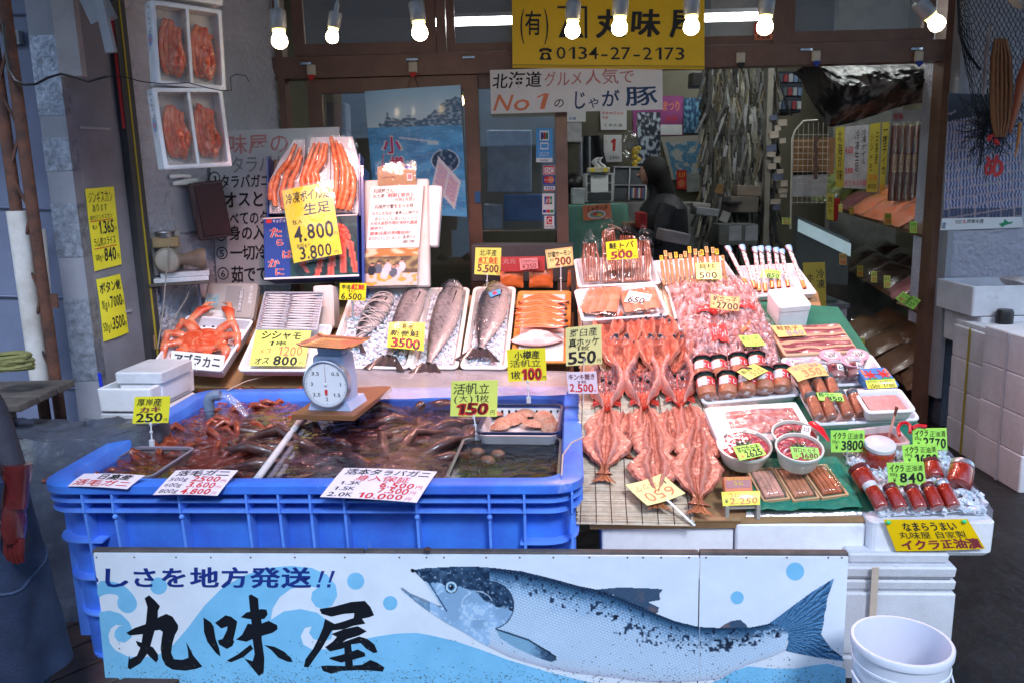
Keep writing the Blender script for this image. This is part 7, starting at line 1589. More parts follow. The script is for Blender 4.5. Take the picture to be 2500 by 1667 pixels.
def pile(q,label,seed,hgt,n=3,red=None):
    M,w,d=DISP.fit(q,.02);
    for j in range(n):
        t=thing('scallop_pack',M@Matrix.Translation(((j-(n-1)/2)*w/n*.92,random.uniform(-.01,.01),.004*j))@Matrix.Rotation(random.uniform(-.08,.08),4,'Z'),label[j],'pack','shiny packs of scallop pieces')
        ww,dd=w/n*1.14,d*1.0
        def f(u,v):
            e=max(0,math.sin(PI*u)*math.sin(PI*v));r=1/(1+0);b_=e**.35*hgt
            return((u-.5)*ww,(v-.5)*dd,b_*(.7+.35*nz(u*9,v*9,seed+j)+.25*nz(u*20,v*20,seed+j+5)))
        m=MB();m.grid(f,40,40,lambda u,v:lerp(lerp((.48,.22,.20),(.82,.62,.62),sst(-.25,.25,nz(u*9,v*9,seed+j))),(.14,.06,.06),sst(.25,.45,nz(u*16,v*16,seed+j+9))));m.build('scallop_pieces',SCP,t)
        def g(u,v):x,y,z=f(u,v);return(x*1.05,y*1.05,z+.008+.022*nz(u*8,v*8,seed+20+j)+.010*nz(u*19,v*19,seed))
        m=MB();m.grid(g,44,44);m.build('film_wrap',FILM2,t)
        if red and j<len(red)and red[j]:
            rx,ry,rw,rh,ink,tx=red[j];m=MB();L_=lambda u,v:Vector(f(.5+rx+(u-.5)*rw,.5+ry+(.5-v)*rh))+Vector((0,0,.012))
            m.grid(L_,6,5);o=m.build('printed_label',INK[ink],t);m2=MB();layout(m2,tx,(.08,.35,.92,.75),lambda u,v:L_(u,v)+Vector((0,0,.002)),.02,.3);m2.build('lettering',INK['w'],t,smooth=False)
FILM2=film('crumpled_cellophane',fac=.07,rough=.13,bump=1.0,bs=26,bd=.03,tint=(1,.97,.98))
random.seed(13)
Tu,Mu,wu,du=tray([(1636,702),(1832,700),(1868,800),(1646,808)],DISP,.03,'white foam tray of shiny scallop packs, upper one',r=.02)
pile([(1640,692),(1836,690),(1856,792),(1648,800)],['upper left shiny scallop pack with a red label strip','upper right shiny scallop pack under the 2700 card'],3,.075,2,[(.1,-.32,.4,.12,'r','ほたて'),(.1,-.30,.4,.14,'r','ほたて')])
Tv,Mv,wv,dv=tray([(1672,812),(1866,806),(1902,892),(1690,900)],DISP,.03,'white foam tray of shiny scallop packs, lower one',r=.02)
pile([(1655,780),(1880,800),(1900,892),(1690,905)],['lower left shiny scallop pack with a square red label','lower right shiny scallop pack under the 1000 card'],33,.085,2,[(.18,-.02,.34,.40,'r','ほたてちゃん'),(-.1,.1,.18,.18,'o','帆立')])
card('orange card with an orange border reading 2700 on the upper scallop packs',[(1736,719),(1806,725),(1804,760),(1734,752)],VY(DISP.hit(1770,758,.09),-4,35),'o',[('帆立っ子',.08,.06,.92,.42,'k',.012),('2700',.20,.42,.97,.94,'k',.03),('¥',.05,.48,.18,.78,'r',0)],rim='o')
card('green card reading 1000 in orange on the lower scallop packs',[(1803,819),(1851,816),(1870,842),(1820,845)],DISP,'g',[('帆立っ子',.08,.06,.90,.48,'k',.01),('1.000',.16,.48,.96,.95,'o',.02)],off=.11)
sbox([(1880,706),(1944,701),(1988,742),(1896,750)],DISP.up(.0),.115,'small lidded white foam box standing behind the purple roe carton',name='foam_box')
t,M,w,d=sbox([(1883,797),(2050,790),(2098,856),(1908,868)],DISP,.05,'flat open carton filled with purple salmon roe slabs',mt=mat('tan_carton',(.55,.38,.24),.6,.1),lid=False,name='roe_carton',cat='carton')
m_=MB();m_.grid(lambda u,v:((u-.5)*w*.93,(v-.5)*d*.90,.0515+.003*math.sin(v*26+2*nz(u*4,v*4))),40,40,lambda u,v:lerp((.20,.04,.055),(.42,.16,.18),sst(-.3,.5,nz(u*3,v*18,2)+.3*nz(u*24,v*24))));m_.build('roe_slab',mat('roe_slabs',(1,1,1),.3,.2,60,.3,100,vcol=True,coat=.4),t)
m_=MB();m_.grid(lambda u,v:((u-.5)*w*.96,(v-.5)*d*.94,.057+.002*nz(u*5,v*5)+.002*nz(u*18,v*9)),24,20);m_.build('film_cover',FILM,t)
m2=MB();layout(m2,'紅 子',(0,0,1,1),lambda u,v:Vector((w*(.0+u*.42),-d/2-.001,.04-.032*v)),.03,.3);m2.build('lettering',INK['r'],t,smooth=False)
card('orange card reading 840 on the purple roe carton',[(1881,795),(1957,794),(1970,818),(1901,823)],DISP,'o',[('鮭筋子',.12,.05,.86,.48,'k',.0),('840',.34,.46,.95,.95,'d',.03)],off=.066)
# ---------------- jars
def jar(M,r,h,label,content,cap,lab=None,group=None,tx='ほぐし',skirt=True,name='jar',sticker=True,label_copy=None):
    t=thing(name,M,label,'jar',group)
    m=MB();m.lathe([(0,r*.82),(.004,r*.97),(.01,r),(h*.72,r),(h*.80,r*.90),(h*.82,r*.85)],22);m.build('jar_body',content,t)
    m=MB();m.lathe([(h*.80,r*.90),(h*.82,r*.96),(h*.97,r*.96),(h,r*.90)],22);m.build('lid',cap,t)
    if lab:
        m=MB();n=22;a0,a1=-PI*.92,-PI*.08
        m.grid(lambda u,v:(math.cos(a0+(a1-a0)*u)*(r+.0008),math.sin(a0+(a1-a0)*u)*(r+.0008),h*(.36+.36*v)),16,2);m.build('paper_label',lab[0],t)
        m=MB();m.grid(lambda u,v:(math.cos(a0+(a1-a0)*u*.42+.2)*(r+.0012),math.sin(a0+(a1-a0)*u*.42+.2)*(r+.0012),h*(.36+.36*v)),10,2);m.build('label_band',lab[1],t)
        m2=MB();layout(m2,tx,(0,0,1,1),lambda u,v:Vector((math.cos(-PI*.78+PI*.60*u)*(r+.0018),math.sin(-PI*.78+PI*.60*u)*(r+.0018),h*(.62-.22*v))),.03,.2);m2.build('lettering',lab[2],t,smooth=False)
    if skirt:
        m=MB();m.grid(lambda u,v:(math.cos(u*2*PI)*(r*(1.0+.18*v+.05*math.sin(u*50)*v)),math.sin(u*2*PI)*(r*(1.0+.18*v+.05*math.sin(u*50)*v)),h*(1.02-.10*v)),50,3)
        m.add([(math.cos(k/24*2*PI)*r,math.sin(k/24*2*PI)*r,h*1.02)for k in range(24)],[tuple(range(24))]);m.build('cloth_cover',mat('maroon_cloth',(.12,.02,.035),.8,.3,40),t)
    if sticker:
        m=MB();m.box((0,0,-.001),(r*.45,r*.7,.001));m.build('price_sticker',PAPER,t,Matrix.Rotation(random.uniform(-.6,.6),4,'Z')@Matrix.Translation((0,-r*.2,0)))
    return t
FLK=mat('salmon_flakes',(.40,.13,.06),.3,.3,60,.3,120,coat=.8,rgb2=(.52,.23,.13));GLID=mat('dark_green_lid',(.015,.035,.03),.35)
LABW=(INK['r'],WHITE,INK['w'])
Tj,Mj,wj,dj=tray([(1690,905),(1908,888),(1952,962),(1704,988)],DISP,.035,'white foam tray of salmon flake jars',r=.025)
rowb=[(1716,926),(1760,924),(1804,918),(1850,914)];rowf=[(1728,968),(1776,965),(1822,960),(1866,954),(1908,950)]
for k,(x,y)in enumerate(rowb):jar(DISP.mat(x,y,random.uniform(-.12,.12),.052)@Matrix.Rotation(-1.12,4,'X'),.036,.098,['leftmost','second','third','rightmost'][k]+' salmon flake jar in the back row',FLK,GLID,LABW,'salmon flake jars')
for k,(x,y)in enumerate(rowf):jar(DISP.mat(x,y,random.uniform(-.12,.12)-.04*k,.046)@Matrix.Rotation(-1.12,4,'X'),.037,.10,['leftmost','second','middle','fourth','rightmost'][k]+' salmon flake jar in the front row',FLK,GLID,LABW,'salmon flake jars')
card('yellow green diamond laid card reading 525 on the salmon flake jars',[(1799,906),(1841,887),(1875,904),(1830,926)],DISP,'yg',[('鮭ほぐし',.08,.08,.92,.46,'k',.0),('525',.30,.46,.92,.94,'o',.02)],off=.12)
Tc,Mc,wc,dc=tray([(1903,873),(2128,862),(2178,934),(1942,945)],DISP,.035,'white foam tray of pink lidded cups',r=.025)
CUPB=mat('cup_content',(.36,.17,.15),.3,.4,40,coat=.6,rgb2=(.22,.10,.10));PLID=mat('pink_lid',(.62,.36,.44),.3,.05,coat=.3)
def cup(x,y,off,rx,label,r=.043,h=.055,lidprint=True):
    M=DISP.mat(x,y,random.uniform(-.3,.3),off)@Matrix.Rotation(rx,4,'X')@Matrix.Translation((0,0,-h))
    t=thing('cup',M,label,'cup','pink lidded cups');m=MB();m.lathe([(0,r*.78),(.003,r*.82),(h-.006,r*.96)],22);m.build('cup_body',CUPB,t)
    m=MB();m.lathe([(h-.006,r*1.03),(h-.001,r*1.05),(h,r*1.0),(h-.002,r*.92),(h-.002,.002)],26);m.build('lid',PLID,t)
    m=MB();m.lathe([(h-.0012,r*.62),(h-.001,.001)],20,cap0=False);m.build('lid_print',PAPER,t)
    m2=MB();layout(m2,'たこわさ',(0,.1,1,.5),lambda u,v:Vector(((u-.5)*r*1.1,(.5-v)*r*1.1,h+.0004)),.03,.3);layout(m2,'北海',(.15,.5,.85,.9),lambda u,v:Vector(((u-.5)*r*1.1,(.5-v)*r*1.1,h+.0004)),.02,.3);m2.build('lettering',INK['k'],t,smooth=False);return t
cup(1947,886,.075,.0,'leftmost pink lidded cup in the back, over the orange card');cup(2004,882,.075,0,'second pink lidded cup, right behind the orange card');cup(2028,866,.085,0,'third pink lidded cup, farthest back');cup(2080,879,.10,0,'pink lidded cup stacked in front of the farthest one');cup(2095,864,.08,0,'rightmost pink lidded cup at the back corner')
for k,(x,y,lb)in enumerate([(1969,928,'small upright cup under the front edge of the orange card, left'),(2006,928,'small upright cup under the front edge of the orange card, right'),(2043,926,'tipped round cup with a printed band beside the orange card'),(2090,922,'tipped round cup with a printed band at the right of the tray')]):
    jar(DISP.mat(x,y,random.uniform(-.1,.1),.05)@Matrix.Rotation(-1.05,4,'X'),.034,.075,lb,CUPB,mat('clear_lid',(.5,.45,.48),.2,coat=.5),(PAPER,INK['m'],INK['k']),'tipped cups in the cup tray','うに',skirt=False,name='cup')
card('large orange card with faded writing reading 350 on the cups',[(1917,899),(2000,884),(2025,914),(1949,929)],DISP,'o',[('ほたて塩辛',.10,.08,.9,.40,'d',.0),('350',.25,.42,.85,.92,'o',.01),('円',.86,.7,.97,.9,'o',0)],off=.105)
t,M,w,d=sbox([(2102,899),(2171,894),(2189,940),(2116,944)],DISP,.05,'pair of blue crab tins in a printed sleeve at the tray edge',mt=mat('tin_blue',(.03,.18,.50),.35,.1,coat=.3),lid=False,name='crab_tins',cat='tins',off=.09)
for sx in(-1,1):
    m=MB();m.ball((sx*w*.22,d*.12,.05),(w*.13,d*.13,.003),12,5);
    for a_ in range(6):m.tube([(sx*w*.22,d*.12,.052),(sx*w*.22+math.cos(a_*1.05)*w*.2,d*.12+math.sin(a_*1.05)*d*.24,.052)],.0025,5)
    m.build('crab_print',INK['r'],t);m=MB();m.box((sx*w*.40,d*.2,.0505),(w*.08,d*.4,.001));m.build('stripe_print',INK['o'],t)
    m=MB();m.box((sx*w*.22,-d*.12,.0505),(w*.34,d*.12,.001));m.build('wave_print',INK['g'],t)
card('yellow label reading 2500 and 1700 on the blue crab tins',[(2113,927),(2184,923),(2191,944),(2119,948)],VY(DISP.hit(2150,946,.09),-4,30),'y',[('タラバガニ カナダチカン',.05,.06,.95,.4,'k',0),('2500',.08,.45,.46,.92,'k',.01),('1700',.54,.45,.94,.92,'k',.01)])
Tx,Mx_,wx_,dx_=tray([(1949,952),(2196,945),(2243,1020),(1992,1040)],DISP,.035,'white foam tray holding glass urchin tubes and a pink tub',r=.025)
m_=MB();m_.bbox((-wx_*.12,0,.02),(.012,dx_*.8,.03),.003);tag(m_.build('tray_divider',STYS,None,Mx_),'white divider strip between the urchin tubes','divider')
UR=mat('urchin_paste',(.26,.07,.04),.3,.5,26,.2,50,coat=.9,rgb2=(.45,.17,.09));GL2=mat('grey_lid',(.09,.11,.12),.3)
for k,(x,y)in enumerate([(1978,978),(2013,975),(2043,972),(2000,1020),(2032,1020),(2072,1016),(2104,1012)]):
    jar(DISP.mat(x,y,.12,.05)@Matrix.Rotation(-1.25,4,'X'),.023,.115,['back row urchin tube at the left','back row urchin tube under the 850 card','back row urchin tube at the right','leftmost urchin tube in the front row','second urchin tube in the front row','third urchin tube in the front row, right of the divider','rightmost urchin tube in the front row'][k],UR,GL2,None,'glass urchin tubes',skirt=False,sticker=False,name='glass_tube')
card('green card reading 850 on the urchin tubes',[(1993,957),(2053,958),(2062,978),(2000,976)],VY(DISP.hit(2030,978,.09),-4,45),'g',[('粒ウニ',.06,.05,.72,.50,'k',.02),('850',.34,.46,.96,.96,'k',.02)])
tt,Mtt,wtt,dtt=tray([(2085,952),(2197,946),(2241,1002),(2113,1008)],DISP,.05,'deep white tub of pale pink roe paste',r=.02,name='roe_tub',cat='tub',off=.095)
m_=MB();m_.loft([(.030,wtt-.055,dtt-.055,.014),(.038,wtt-.05,dtt-.05,.014)],4);tag(m_.build('roe_paste',mat('pink_paste',(.55,.30,.29),.35,.3,40,.4,80,coat=.3,rgb2=(.42,.18,.17)),None,Mtt),'block of pale pink roe paste in the white tub','roe')
t,M,w,d=sbox([(1722,992),(1943,980),(1996,1066),(1752,1084)],DISP,.06,'pinkish white foam box with a window of cod roe',mt=STY,lid=False,name='roe_box',cat='foam box')
ROE=mat('cod_roe',(1,1,1),.25,.2,50,.3,90,vcol=True,gain=.8,coat=.7)
m_=MB();m_.grid(lambda u,v:((u-.5)*w*.74+.02,(v-.5)*d*.62,.061+.010*abs(math.sin(v*7+.6*nz(u*3,v*2)))*math.sin(PI*u)**.3),44,44,lambda u,v:lerp((.62,.20,.18),(.78,.44,.40),sst(-.3,.4,nz(u*14,v*5,4))));m_.build('cod_roe',ROE,t)
m_=MB();m_.grid(lambda u,v:((u-.5)*w*.94,(v-.5)*d*.9,.075+.004*nz(u*5,v*5)+.003*nz(u*3,v*22)),30,30);m_.build('film_cover',FILM,t)
LEAF=mat('green_leaf_cut',(.10,.18,.08),.5,.2)
def tub(x,y,rpx,label,seed,off=.05):
    p=DISP.hit(x,y,off);r=rpx/FPX*(p-CAM).dot(FW);h=.07;M=DISP.mat(x,y,0,off)@Matrix.Rotation(-.0,4,'X')@Matrix.Translation((0,0,-h))
    t=thing('roe_tub',M,label,'tub','round tubs of cod roe');m=MB();m.lathe([(0,r*.76),(.006,r*.80),(h-.012,r*.95),(h-.010,r*1.0),(h,r*1.01),(h,r*.93),(h-.01,r*.90)],40,cap1=False);m.build('tub_body',mat('milky_tub',(.58,.66,.58),.3,.05,coat=.3),t)
    m=MB();m.grid(lambda u,v:(math.cos(u*2*PI)*v*r*.91,math.sin(u*2*PI)*v*r*.91,h-.012+.012*abs(math.sin(u*PI*9))*math.sin(PI*min(1,v*1.02))**.5),72,10,lambda u,v:lerp((.55,.03,.06),(.72,.22,.22),sst(-.2,.5,nz(math.cos(u*6.28)*v*9,math.sin(u*6.28)*v*9,seed)))if v>.35 else(.10,.10,.07));m.build('cod_roe',ROE,t)
    for k in range(5):a_=PI*.1+k*PI*.2;m=MB();m.add([(math.cos(a_-.16)*r*.25,math.sin(a_-.16)*r*.25-.02,h+.001),(math.cos(a_+.16)*r*.25,math.sin(a_+.16)*r*.25-.02,h+.001),(math.cos(a_)*r*.62,math.sin(a_)*r*.62-.01,h+.002)],[(0,1,2)]);m.build('leaf_cut',LEAF,t,smooth=False)
    m=MB();m.grid(lambda u,v:(math.cos(u*2*PI)*v*r*.97,math.sin(u*2*PI)*v*r*.97,h+.004+.002*nz(u*9,v*4,seed)*v),40,6);m.build('clear_lid',film('lid_film',fac=.02,rough=.08,bump=.5,bs=14,bd=.01),t);return t
tub(1941,1057,55,'round tub of cod roe farthest back, a white sticker on its lid',3,.10)
tub(1818,1084,65,'largest round tub of red cod roe at the left',1,.10)
tub(1952,1090,57,'round tub of red cod roe in front at the right',2,.145)
card('green card reading 2625 on the left cod roe tub',[(1789,1090),(1853,1080),(1871,1108),(1806,1123)],DISP,'g',[('甘口たら子',.08,.06,.92,.48,'k',.02),('2625',.28,.44,.92,.95,'k',.02),('¥',.1,.6,.24,.9,'o',0)],off=.125)
card('green card reading 1680 on the front right cod roe tub',[(1929,1089),(1997,1092),(2003,1120),(1936,1119)],VY(DISP.hit(1966,1119,.14),-4,40),'g',[('甘口たら子',.08,.06,.92,.46,'m',.02),('1680',.28,.44,.95,.95,'m',.02),('¥',.1,.6,.24,.9,'o',0)])
card('small white sticker on the lid of the back cod roe tub',[(1960,1036),(1982,1040),(1976,1062),(1955,1056)],DISP,'w',[('325',.15,.2,.85,.7,'k',.0)],off=.118,cat='sticker',name='price_sticker')
m_=MB();A_,B_=DISP.hit(1980,1030,.12),DISP.hit(2024,1076,.10);m_.tube([A_,A_.lerp(B_,.5)+UZ*.01,B_],[.016,.018,.006],10,flat=.35);tag(m_.build('red_scoop',mat('red_plastic',(.60,.01,.02),.3,coat=.4)),'red plastic scoop handle beside the cod roe tubs','scoop')
m_=MB();m_.tube([DISP.hit(*p,.12)for p in[(2196,1062),(2192,1045),(2198,1033),(2212,1030),(2222,1038),(2222,1055)]],.006,8);m_.tube([DISP.hit(*p,.12)for p in[(2226,1045),(2240,1038),(2262,1040)]],.007,8);tag(m_.build('plastic_loop',mat('red_plastic',(1,1,1))),'red looped plastic handle behind the ikura tub','handle')
for k,(q,lb)in enumerate([([(1829,1138),(1893,1130),(1925,1208),(1859,1214)],'left clear topped wooden box of pale roe strips'),([(1897,1133),(1960,1126),(1996,1206),(1931,1214)],'middle clear topped wooden box of roe strips'),([(1964,1130),(2027,1122),(2066,1198),(1999,1208)],'right clear topped wooden box of brown roe strips')]):
    M,w,d=DISP.fit(q,.045);M=M@Matrix.Translation((0,0,-.045));t=thing('wooden_pack',M,lb,'pack','clear topped wooden boxes')
    m=MB();m.loft([(0,w,d,.003),(.03,w,d,.003),(.03,w-.014,d-.012,.003),(.006,w-.014,d-.012,.003)],3);m.build('wood_box',mat('thin_wood',(.66,.38,.20),.5,.15,10),t)
    for j in range(4):m=MB();m.tube([(-w*.27+j*w*.18,-d*.40,.026),(-w*.27+j*w*.18,0,.030),(-w*.27+j*w*.18,d*.40,.026)],.010,8,flat=.7);m.build('roe_strip',[mat('pale_strip',(.66,.34,.26),.35,.3,30),mat('mid_strip',(.60,.24,.13),.35,.3,30),mat('brown_strip',(.42,.12,.05),.35,.3,30)][k],t)
    m=MB();m.loft([(.030,w*.84,d*.9,.008),(.046,w*.78,d*.84,.010),(.050,w*.72,d*.78,.010)],4,cap0=False);m.build('clear_lid',film('lid_film',fac=.05),t)
GN=mat('green_net',(.01,.20,.13),.6,.3,60,.6,200)
M,w,d=DISP.fit([(1818,1128),(2040,1118),(2106,1246),(1850,1250)],.01)
m_=MB();m_.grid(lambda u,v:((u-.5)*w,(v-.5)*d,.012+.006*nz(u*9,v*9)+(.004*math.sin(u*16)*sst(.2,0,v))),70,30);tag(m_.build('green_net',GN,None,M),'dark green netting sheet under the clear topped boxes','netting')
m_=MB();A_,B_,C_,D_=DISP.hit(1822,1240,.0),DISP.hit(2106,1242,.0),DISP.hit(2110,1272,-.03),DISP.hit(1818,1280,-.03)
m_.grid(lambda u,v:(A_*(1-u)+B_*u)*(1-v)+(D_*(1-u)+C_*u)*v+Vector((0,-.006*math.sin(PI*v),0)),20,4);tag(m_.build('clear_flap',FILMW),'milky clear plastic flap hanging below the green netting','plastic sheet')
M,w,d=VY(DISP.hit(1802,1198,.05),-4,30).fit([(1766,1164),(1834,1161),(1838,1198),(1771,1200)])
t=thing('snack_box',M,'small orange and pink printed snack box beside the opened fish','box');MB().bbox((0,0,-.02),(w,d,.04),.002).build('box_body',INK['o'],t,smooth=False);m_=MB();m_.box((0,0,.001),(w*.88,d*.5,.002));m_.build('pink_panel',INK['f'],t,smooth=False);m2=MB();layout(m2,'北海まるごと',(.1,.04,.9,.24),lambda u,v:Vector(((u-.5)*w,(.5-v)*d,.0015)),.01,.2);layout(m2,'うに',(.3,.3,.7,.6),lambda u,v:Vector(((u-.5)*w,(.5-v)*d,.003)),.03,.2);m2.build('lettering',INK['y'],t,smooth=False)
m_=MB();
for p in((1774,1250),(1850,1247)):m_.box(tuple(DISP.hit(*p,.01)),(.012,.02,.05))
m_.box(tuple((DISP.hit(1774,1236,.02)+DISP.hit(1850,1233,.02))/2),(.11,.02,.012));tag(m_.build('card_rack',CRM),'small cream rack under the yellow card at the mat edge','rack')
card('bright yellow card with faded pink figures 2250 on a small rack',[(1761,1200),(1855,1197),(1856,1231),(1765,1234)],VY(DISP.hit(1810,1234,.035),-4,35),'y',[('うに',.14,.08,.5,.42,'o',.0),('2.250',.18,.44,.94,.92,'o',.01),('¥',.06,.5,.16,.85,'k',0)])
# ---------------- front foam boxes
def fbox(q,s,dep,label,mt=STY,r=.010,name='foam_box'):
    pl=VS(s);tl,tr_,br,bl=[pl.hit(*p)for p in q];w=((tr_-tl).length+(br-bl).length)/2;h=((tl-bl).length+(tr_-br).length)/2;c=(tl+tr_+br+bl)/4+SE2*(dep/2)
    M=Matrix((SE1,SE2,UZ)).transposed().to_4x4();M.translation=c
    m=MB();m.loft([(-h/2,w-.02,dep-.02,r),(-h/2+.012,w-.004,dep-.004,r),(h/2-.006,w,dep,r),(h/2,w-.01,dep-.01,r)],5);return tag(m.build(name,mt,None,M,ang=.25),label,'foam box'),M,w,h
fbox([(1467,1284),(1792,1288),(1790,1420),(1470,1420)],2.66,.5,'white foam box carrying the front edge of the bamboo mat')
fbox([(1795,1286),(2116,1271),(2112,1364),(1798,1364)],2.64,.5,'white foam box under the green netting, in the middle')
bC,MC_,wC,hC=fbox([(2118,1276),(2444,1272),(2422,1352),(2129,1362)],2.60,.70,'large white foam box at the right end with a yellow poster pinned on it',r=.03)
m_=MB();c_=(VS(2.75).hit(1600,1500));m_.box(tuple(VS(2.92).hit(1780,1450)),(1.1,.5,.02));
for k,(q,s_,lb)in enumerate([([(2072,1350),(2320,1352),(2318,1378),(2072,1380)],2.58,'rounded foam pad under the right end box'),([(2000,1384),(2338,1384),(2336,1414),(2000,1416)],2.56,'upper foam slab of the stack behind the bucket'),([(2000,1417),(2337,1416),(2334,1444),(2000,1446)],2.565,'second foam slab of the stack behind the bucket'),([(1960,1448),(2336,1446),(2322,1600),(1960,1604)],2.56,'tall foam box of the stack behind the bucket'),([(1960,1606),(2322,1602),(2312,1700),(1960,1704)],2.555,'lowest foam box of the stack behind the bucket')]):
    fbox(q,s_,.5,lb,STYD,.008)
m_=MB();P=[VS(2.545).hit(2132,1384),VS(2.545).hit(2132,1560)];m_.box((0,0,0),(.022,.004,(P[0]-P[1]).length),None);o=m_.build('tape_strap',mat('tan_tape',(.55,.45,.36),.4),None,Matrix.Translation((P[0]+P[1])/2));tag(o,'tan tape strap running down the stacked foam boxes','tape')
card('yellow poster with bold black and red brush writing pinned on the right end box',[(2157,1267),(2362,1266),(2406,1339),(2188,1345)],VS(2.585),'s',[
    ('なまらうまい',.18,.06,.82,.36,'k',.025),('丸味屋 自家製',.10,.36,.88,.60,'k',.0),('イクラ正油漬',.08,.62,.98,.96,'m',.045),('イクラ正油漬',.085,.62,.975,.95,'r',.0)],cat='poster',name='pinned_poster',bend=.004)
for k,p in enumerate([(2169,1274),(2354,1272)]):
    m_=MB();m_.ball((0,0,0),(.008,.008,.006),10,7);tag(m_.build('push_pin',mat('green_pin',(.02,.6,.2),.3),None,Matrix.Translation(VS(2.58).hit(*p))),['left green push pin holding the yellow poster','right green push pin holding the yellow poster'][k],'pin')
# ---------------- ikura on ice
IKP=Pl(VS(2.62).hit(2280,1262),SE1,SE2*math.cos(math.radians(17))+UZ*math.sin(math.radians(17)))
qi=[(2068,1100),(2292,1092),(2420,1252),(2122,1256)]
M,w,d=IKP.fit(qi);
tag(MB().bbox((0,0,-.05),(w+.02,d+.02,.06),.01).build('foam_bed',STY,None,M),'sloping foam bed under the ice at the right end','foam bed')
ice(M,w*.98,d*.98,1300,.010,.014,'crushed ice around the red roe jars',5,.016)
IK=mat('salmon_roe',(.20,.008,.004),.12,.5,70,.7,200,coat=1,rgb2=(.36,.03,.01),bd=.003)
SL=mat('silver_lid',(.5,.52,.56),.3,metal=.7);ML=mat('maroon_lid',(.10,.02,.02),.3);WL=mat('white_lid',(.6,.62,.66),.3)
for k,(x,y,r,h,rz,cap,lb)in enumerate([(2124,1190,.034,.085,-.35,ML,'wide jar of red roe at the left of the ice'),(2154,1240,.024,.095,-.25,WL,'leftmost slim jar of red roe in the front row'),(2200,1242,.024,.09,-.2,ML,'second slim jar of red roe in the front row'),(2248,1242,.024,.085,-.15,ML,'third slim jar of red roe in the front row'),(2290,1240,.024,.09,-.12,ML,'fourth slim jar of red roe in the front row'),(2328,1238,.024,.10,-.15,SL,'rightmost slim jar of red roe in the front row'),(2282,1166,.030,.07,.1,ML,'jar of red roe behind the 840 card'),(2340,1186,.040,.095,.45,SL,'largest jar of red roe lying at the right of the ice')]):
    jar(IKP.mat(x,y,rz*-1,.028)@Matrix.Rotation(-1.2,4,'X'),r,h,lb,IK,cap,None,'jars of red roe on ice',skirt=False,sticker=False,name='roe_jar')
jar(IKP.mat(2140,1128,0,.0),.055,.085,'big upright jar of red roe with a white lid at the back of the ice',IK,WL,None,'jars of red roe on ice',skirt=False,sticker=False,name='roe_jar')
bx,Mx2,wx2,dx2=tray([(2064,1048),(2180,1034),(2232,1082),(2100,1094)],IKP,.05,'frosted clear tub of roe with a brush in it',mat('frosted_tub',(.62,.50,.52),.25,alpha=.75),r=.02,name='roe_tub',cat='tub')
m_=MB();m_.loft([(.012,wx2*.8,dx2*.8,.015),(.03,wx2*.82,dx2*.82,.015)],4);tag(m_.build('loose_roe',IK,None,Mx2),'loose red roe in the frosted clear tub','roe')
t=thing('brush',Mx2,'small brush with a pink handle standing in the frosted tub','brush');A_,B_=Vector((.02,-.03,.02)),Vector((.05,.0,.17));m_=MB();m_.tube([A_,A_.lerp(B_,.8)],.004,8);m_.build('handle',mat('pink_handle',(.75,.35,.28),.4),t);m_=MB();m_.tube([A_.lerp(B_,.78),B_],[.006,.009],8,flat=.5);m_.build('bristles',mat('bristle',(.16,.05,.02),.8),t)
A_,B_,C_=IKP.hit(2118,1258,.03),IKP.hit(2424,1254,.03),IKP.hit(2300,1096,.03);m_=MB()
m_.add([A_-UZ*.03,B_-UZ*.03,B_+UZ*.015,A_+UZ*.015],[(0,1,2,3)]);m_.add([B_-UZ*.03,C_-UZ*.03,C_+UZ*.03,B_+UZ*.015],[(0,1,2,3)])
tag(m_.build('clear_guard',film('guard_film',rgb=(.7,.75,.9),fac=.06,rough=.1,bump=.2,diff=.10),smooth=False),'clear plastic guard around the ice with roe jars','guard')
def gcard(q,g,n_,px,py,lb):clip_card(lb,q,IKP.hit(px,py,.0).dot(SE2),'g',[('イクラ',.06,.06,.46,.42,'k',.035),('正油漬',.50,.12,.96,.40,'k',.0),(g,.04,.42,.26,.58,'k',.0),('¥',.12,.64,.22,.86,'k',0),(n_,.30,.42,.97,.90,'k',.03)],IKP.hit(px,py,.0),'stick')
gcard([(2028,1050),(2111,1049),(2110,1102),(2029,1103)],'500g入','3800',2067,1132,'neon green card reading 3800, leftmost of the four roe cards')
gcard([(2228,1045),(2311,1044),(2313,1099),(2229,1092)],'330g','2770',2285,1118,'neon green card reading 2770, farthest back of the four roe cards')
gcard([(2202,1086),(2287,1081),(2294,1138),(2207,1131)],'200g','1680',2260,1150,'neon green card reading 1680, third of the four roe cards')
gcard([(2165,1129),(2255,1126),(2261,1181),(2170,1185)],'100g','840',2215,1212,'neon green card reading 840, front one of the four roe cards')
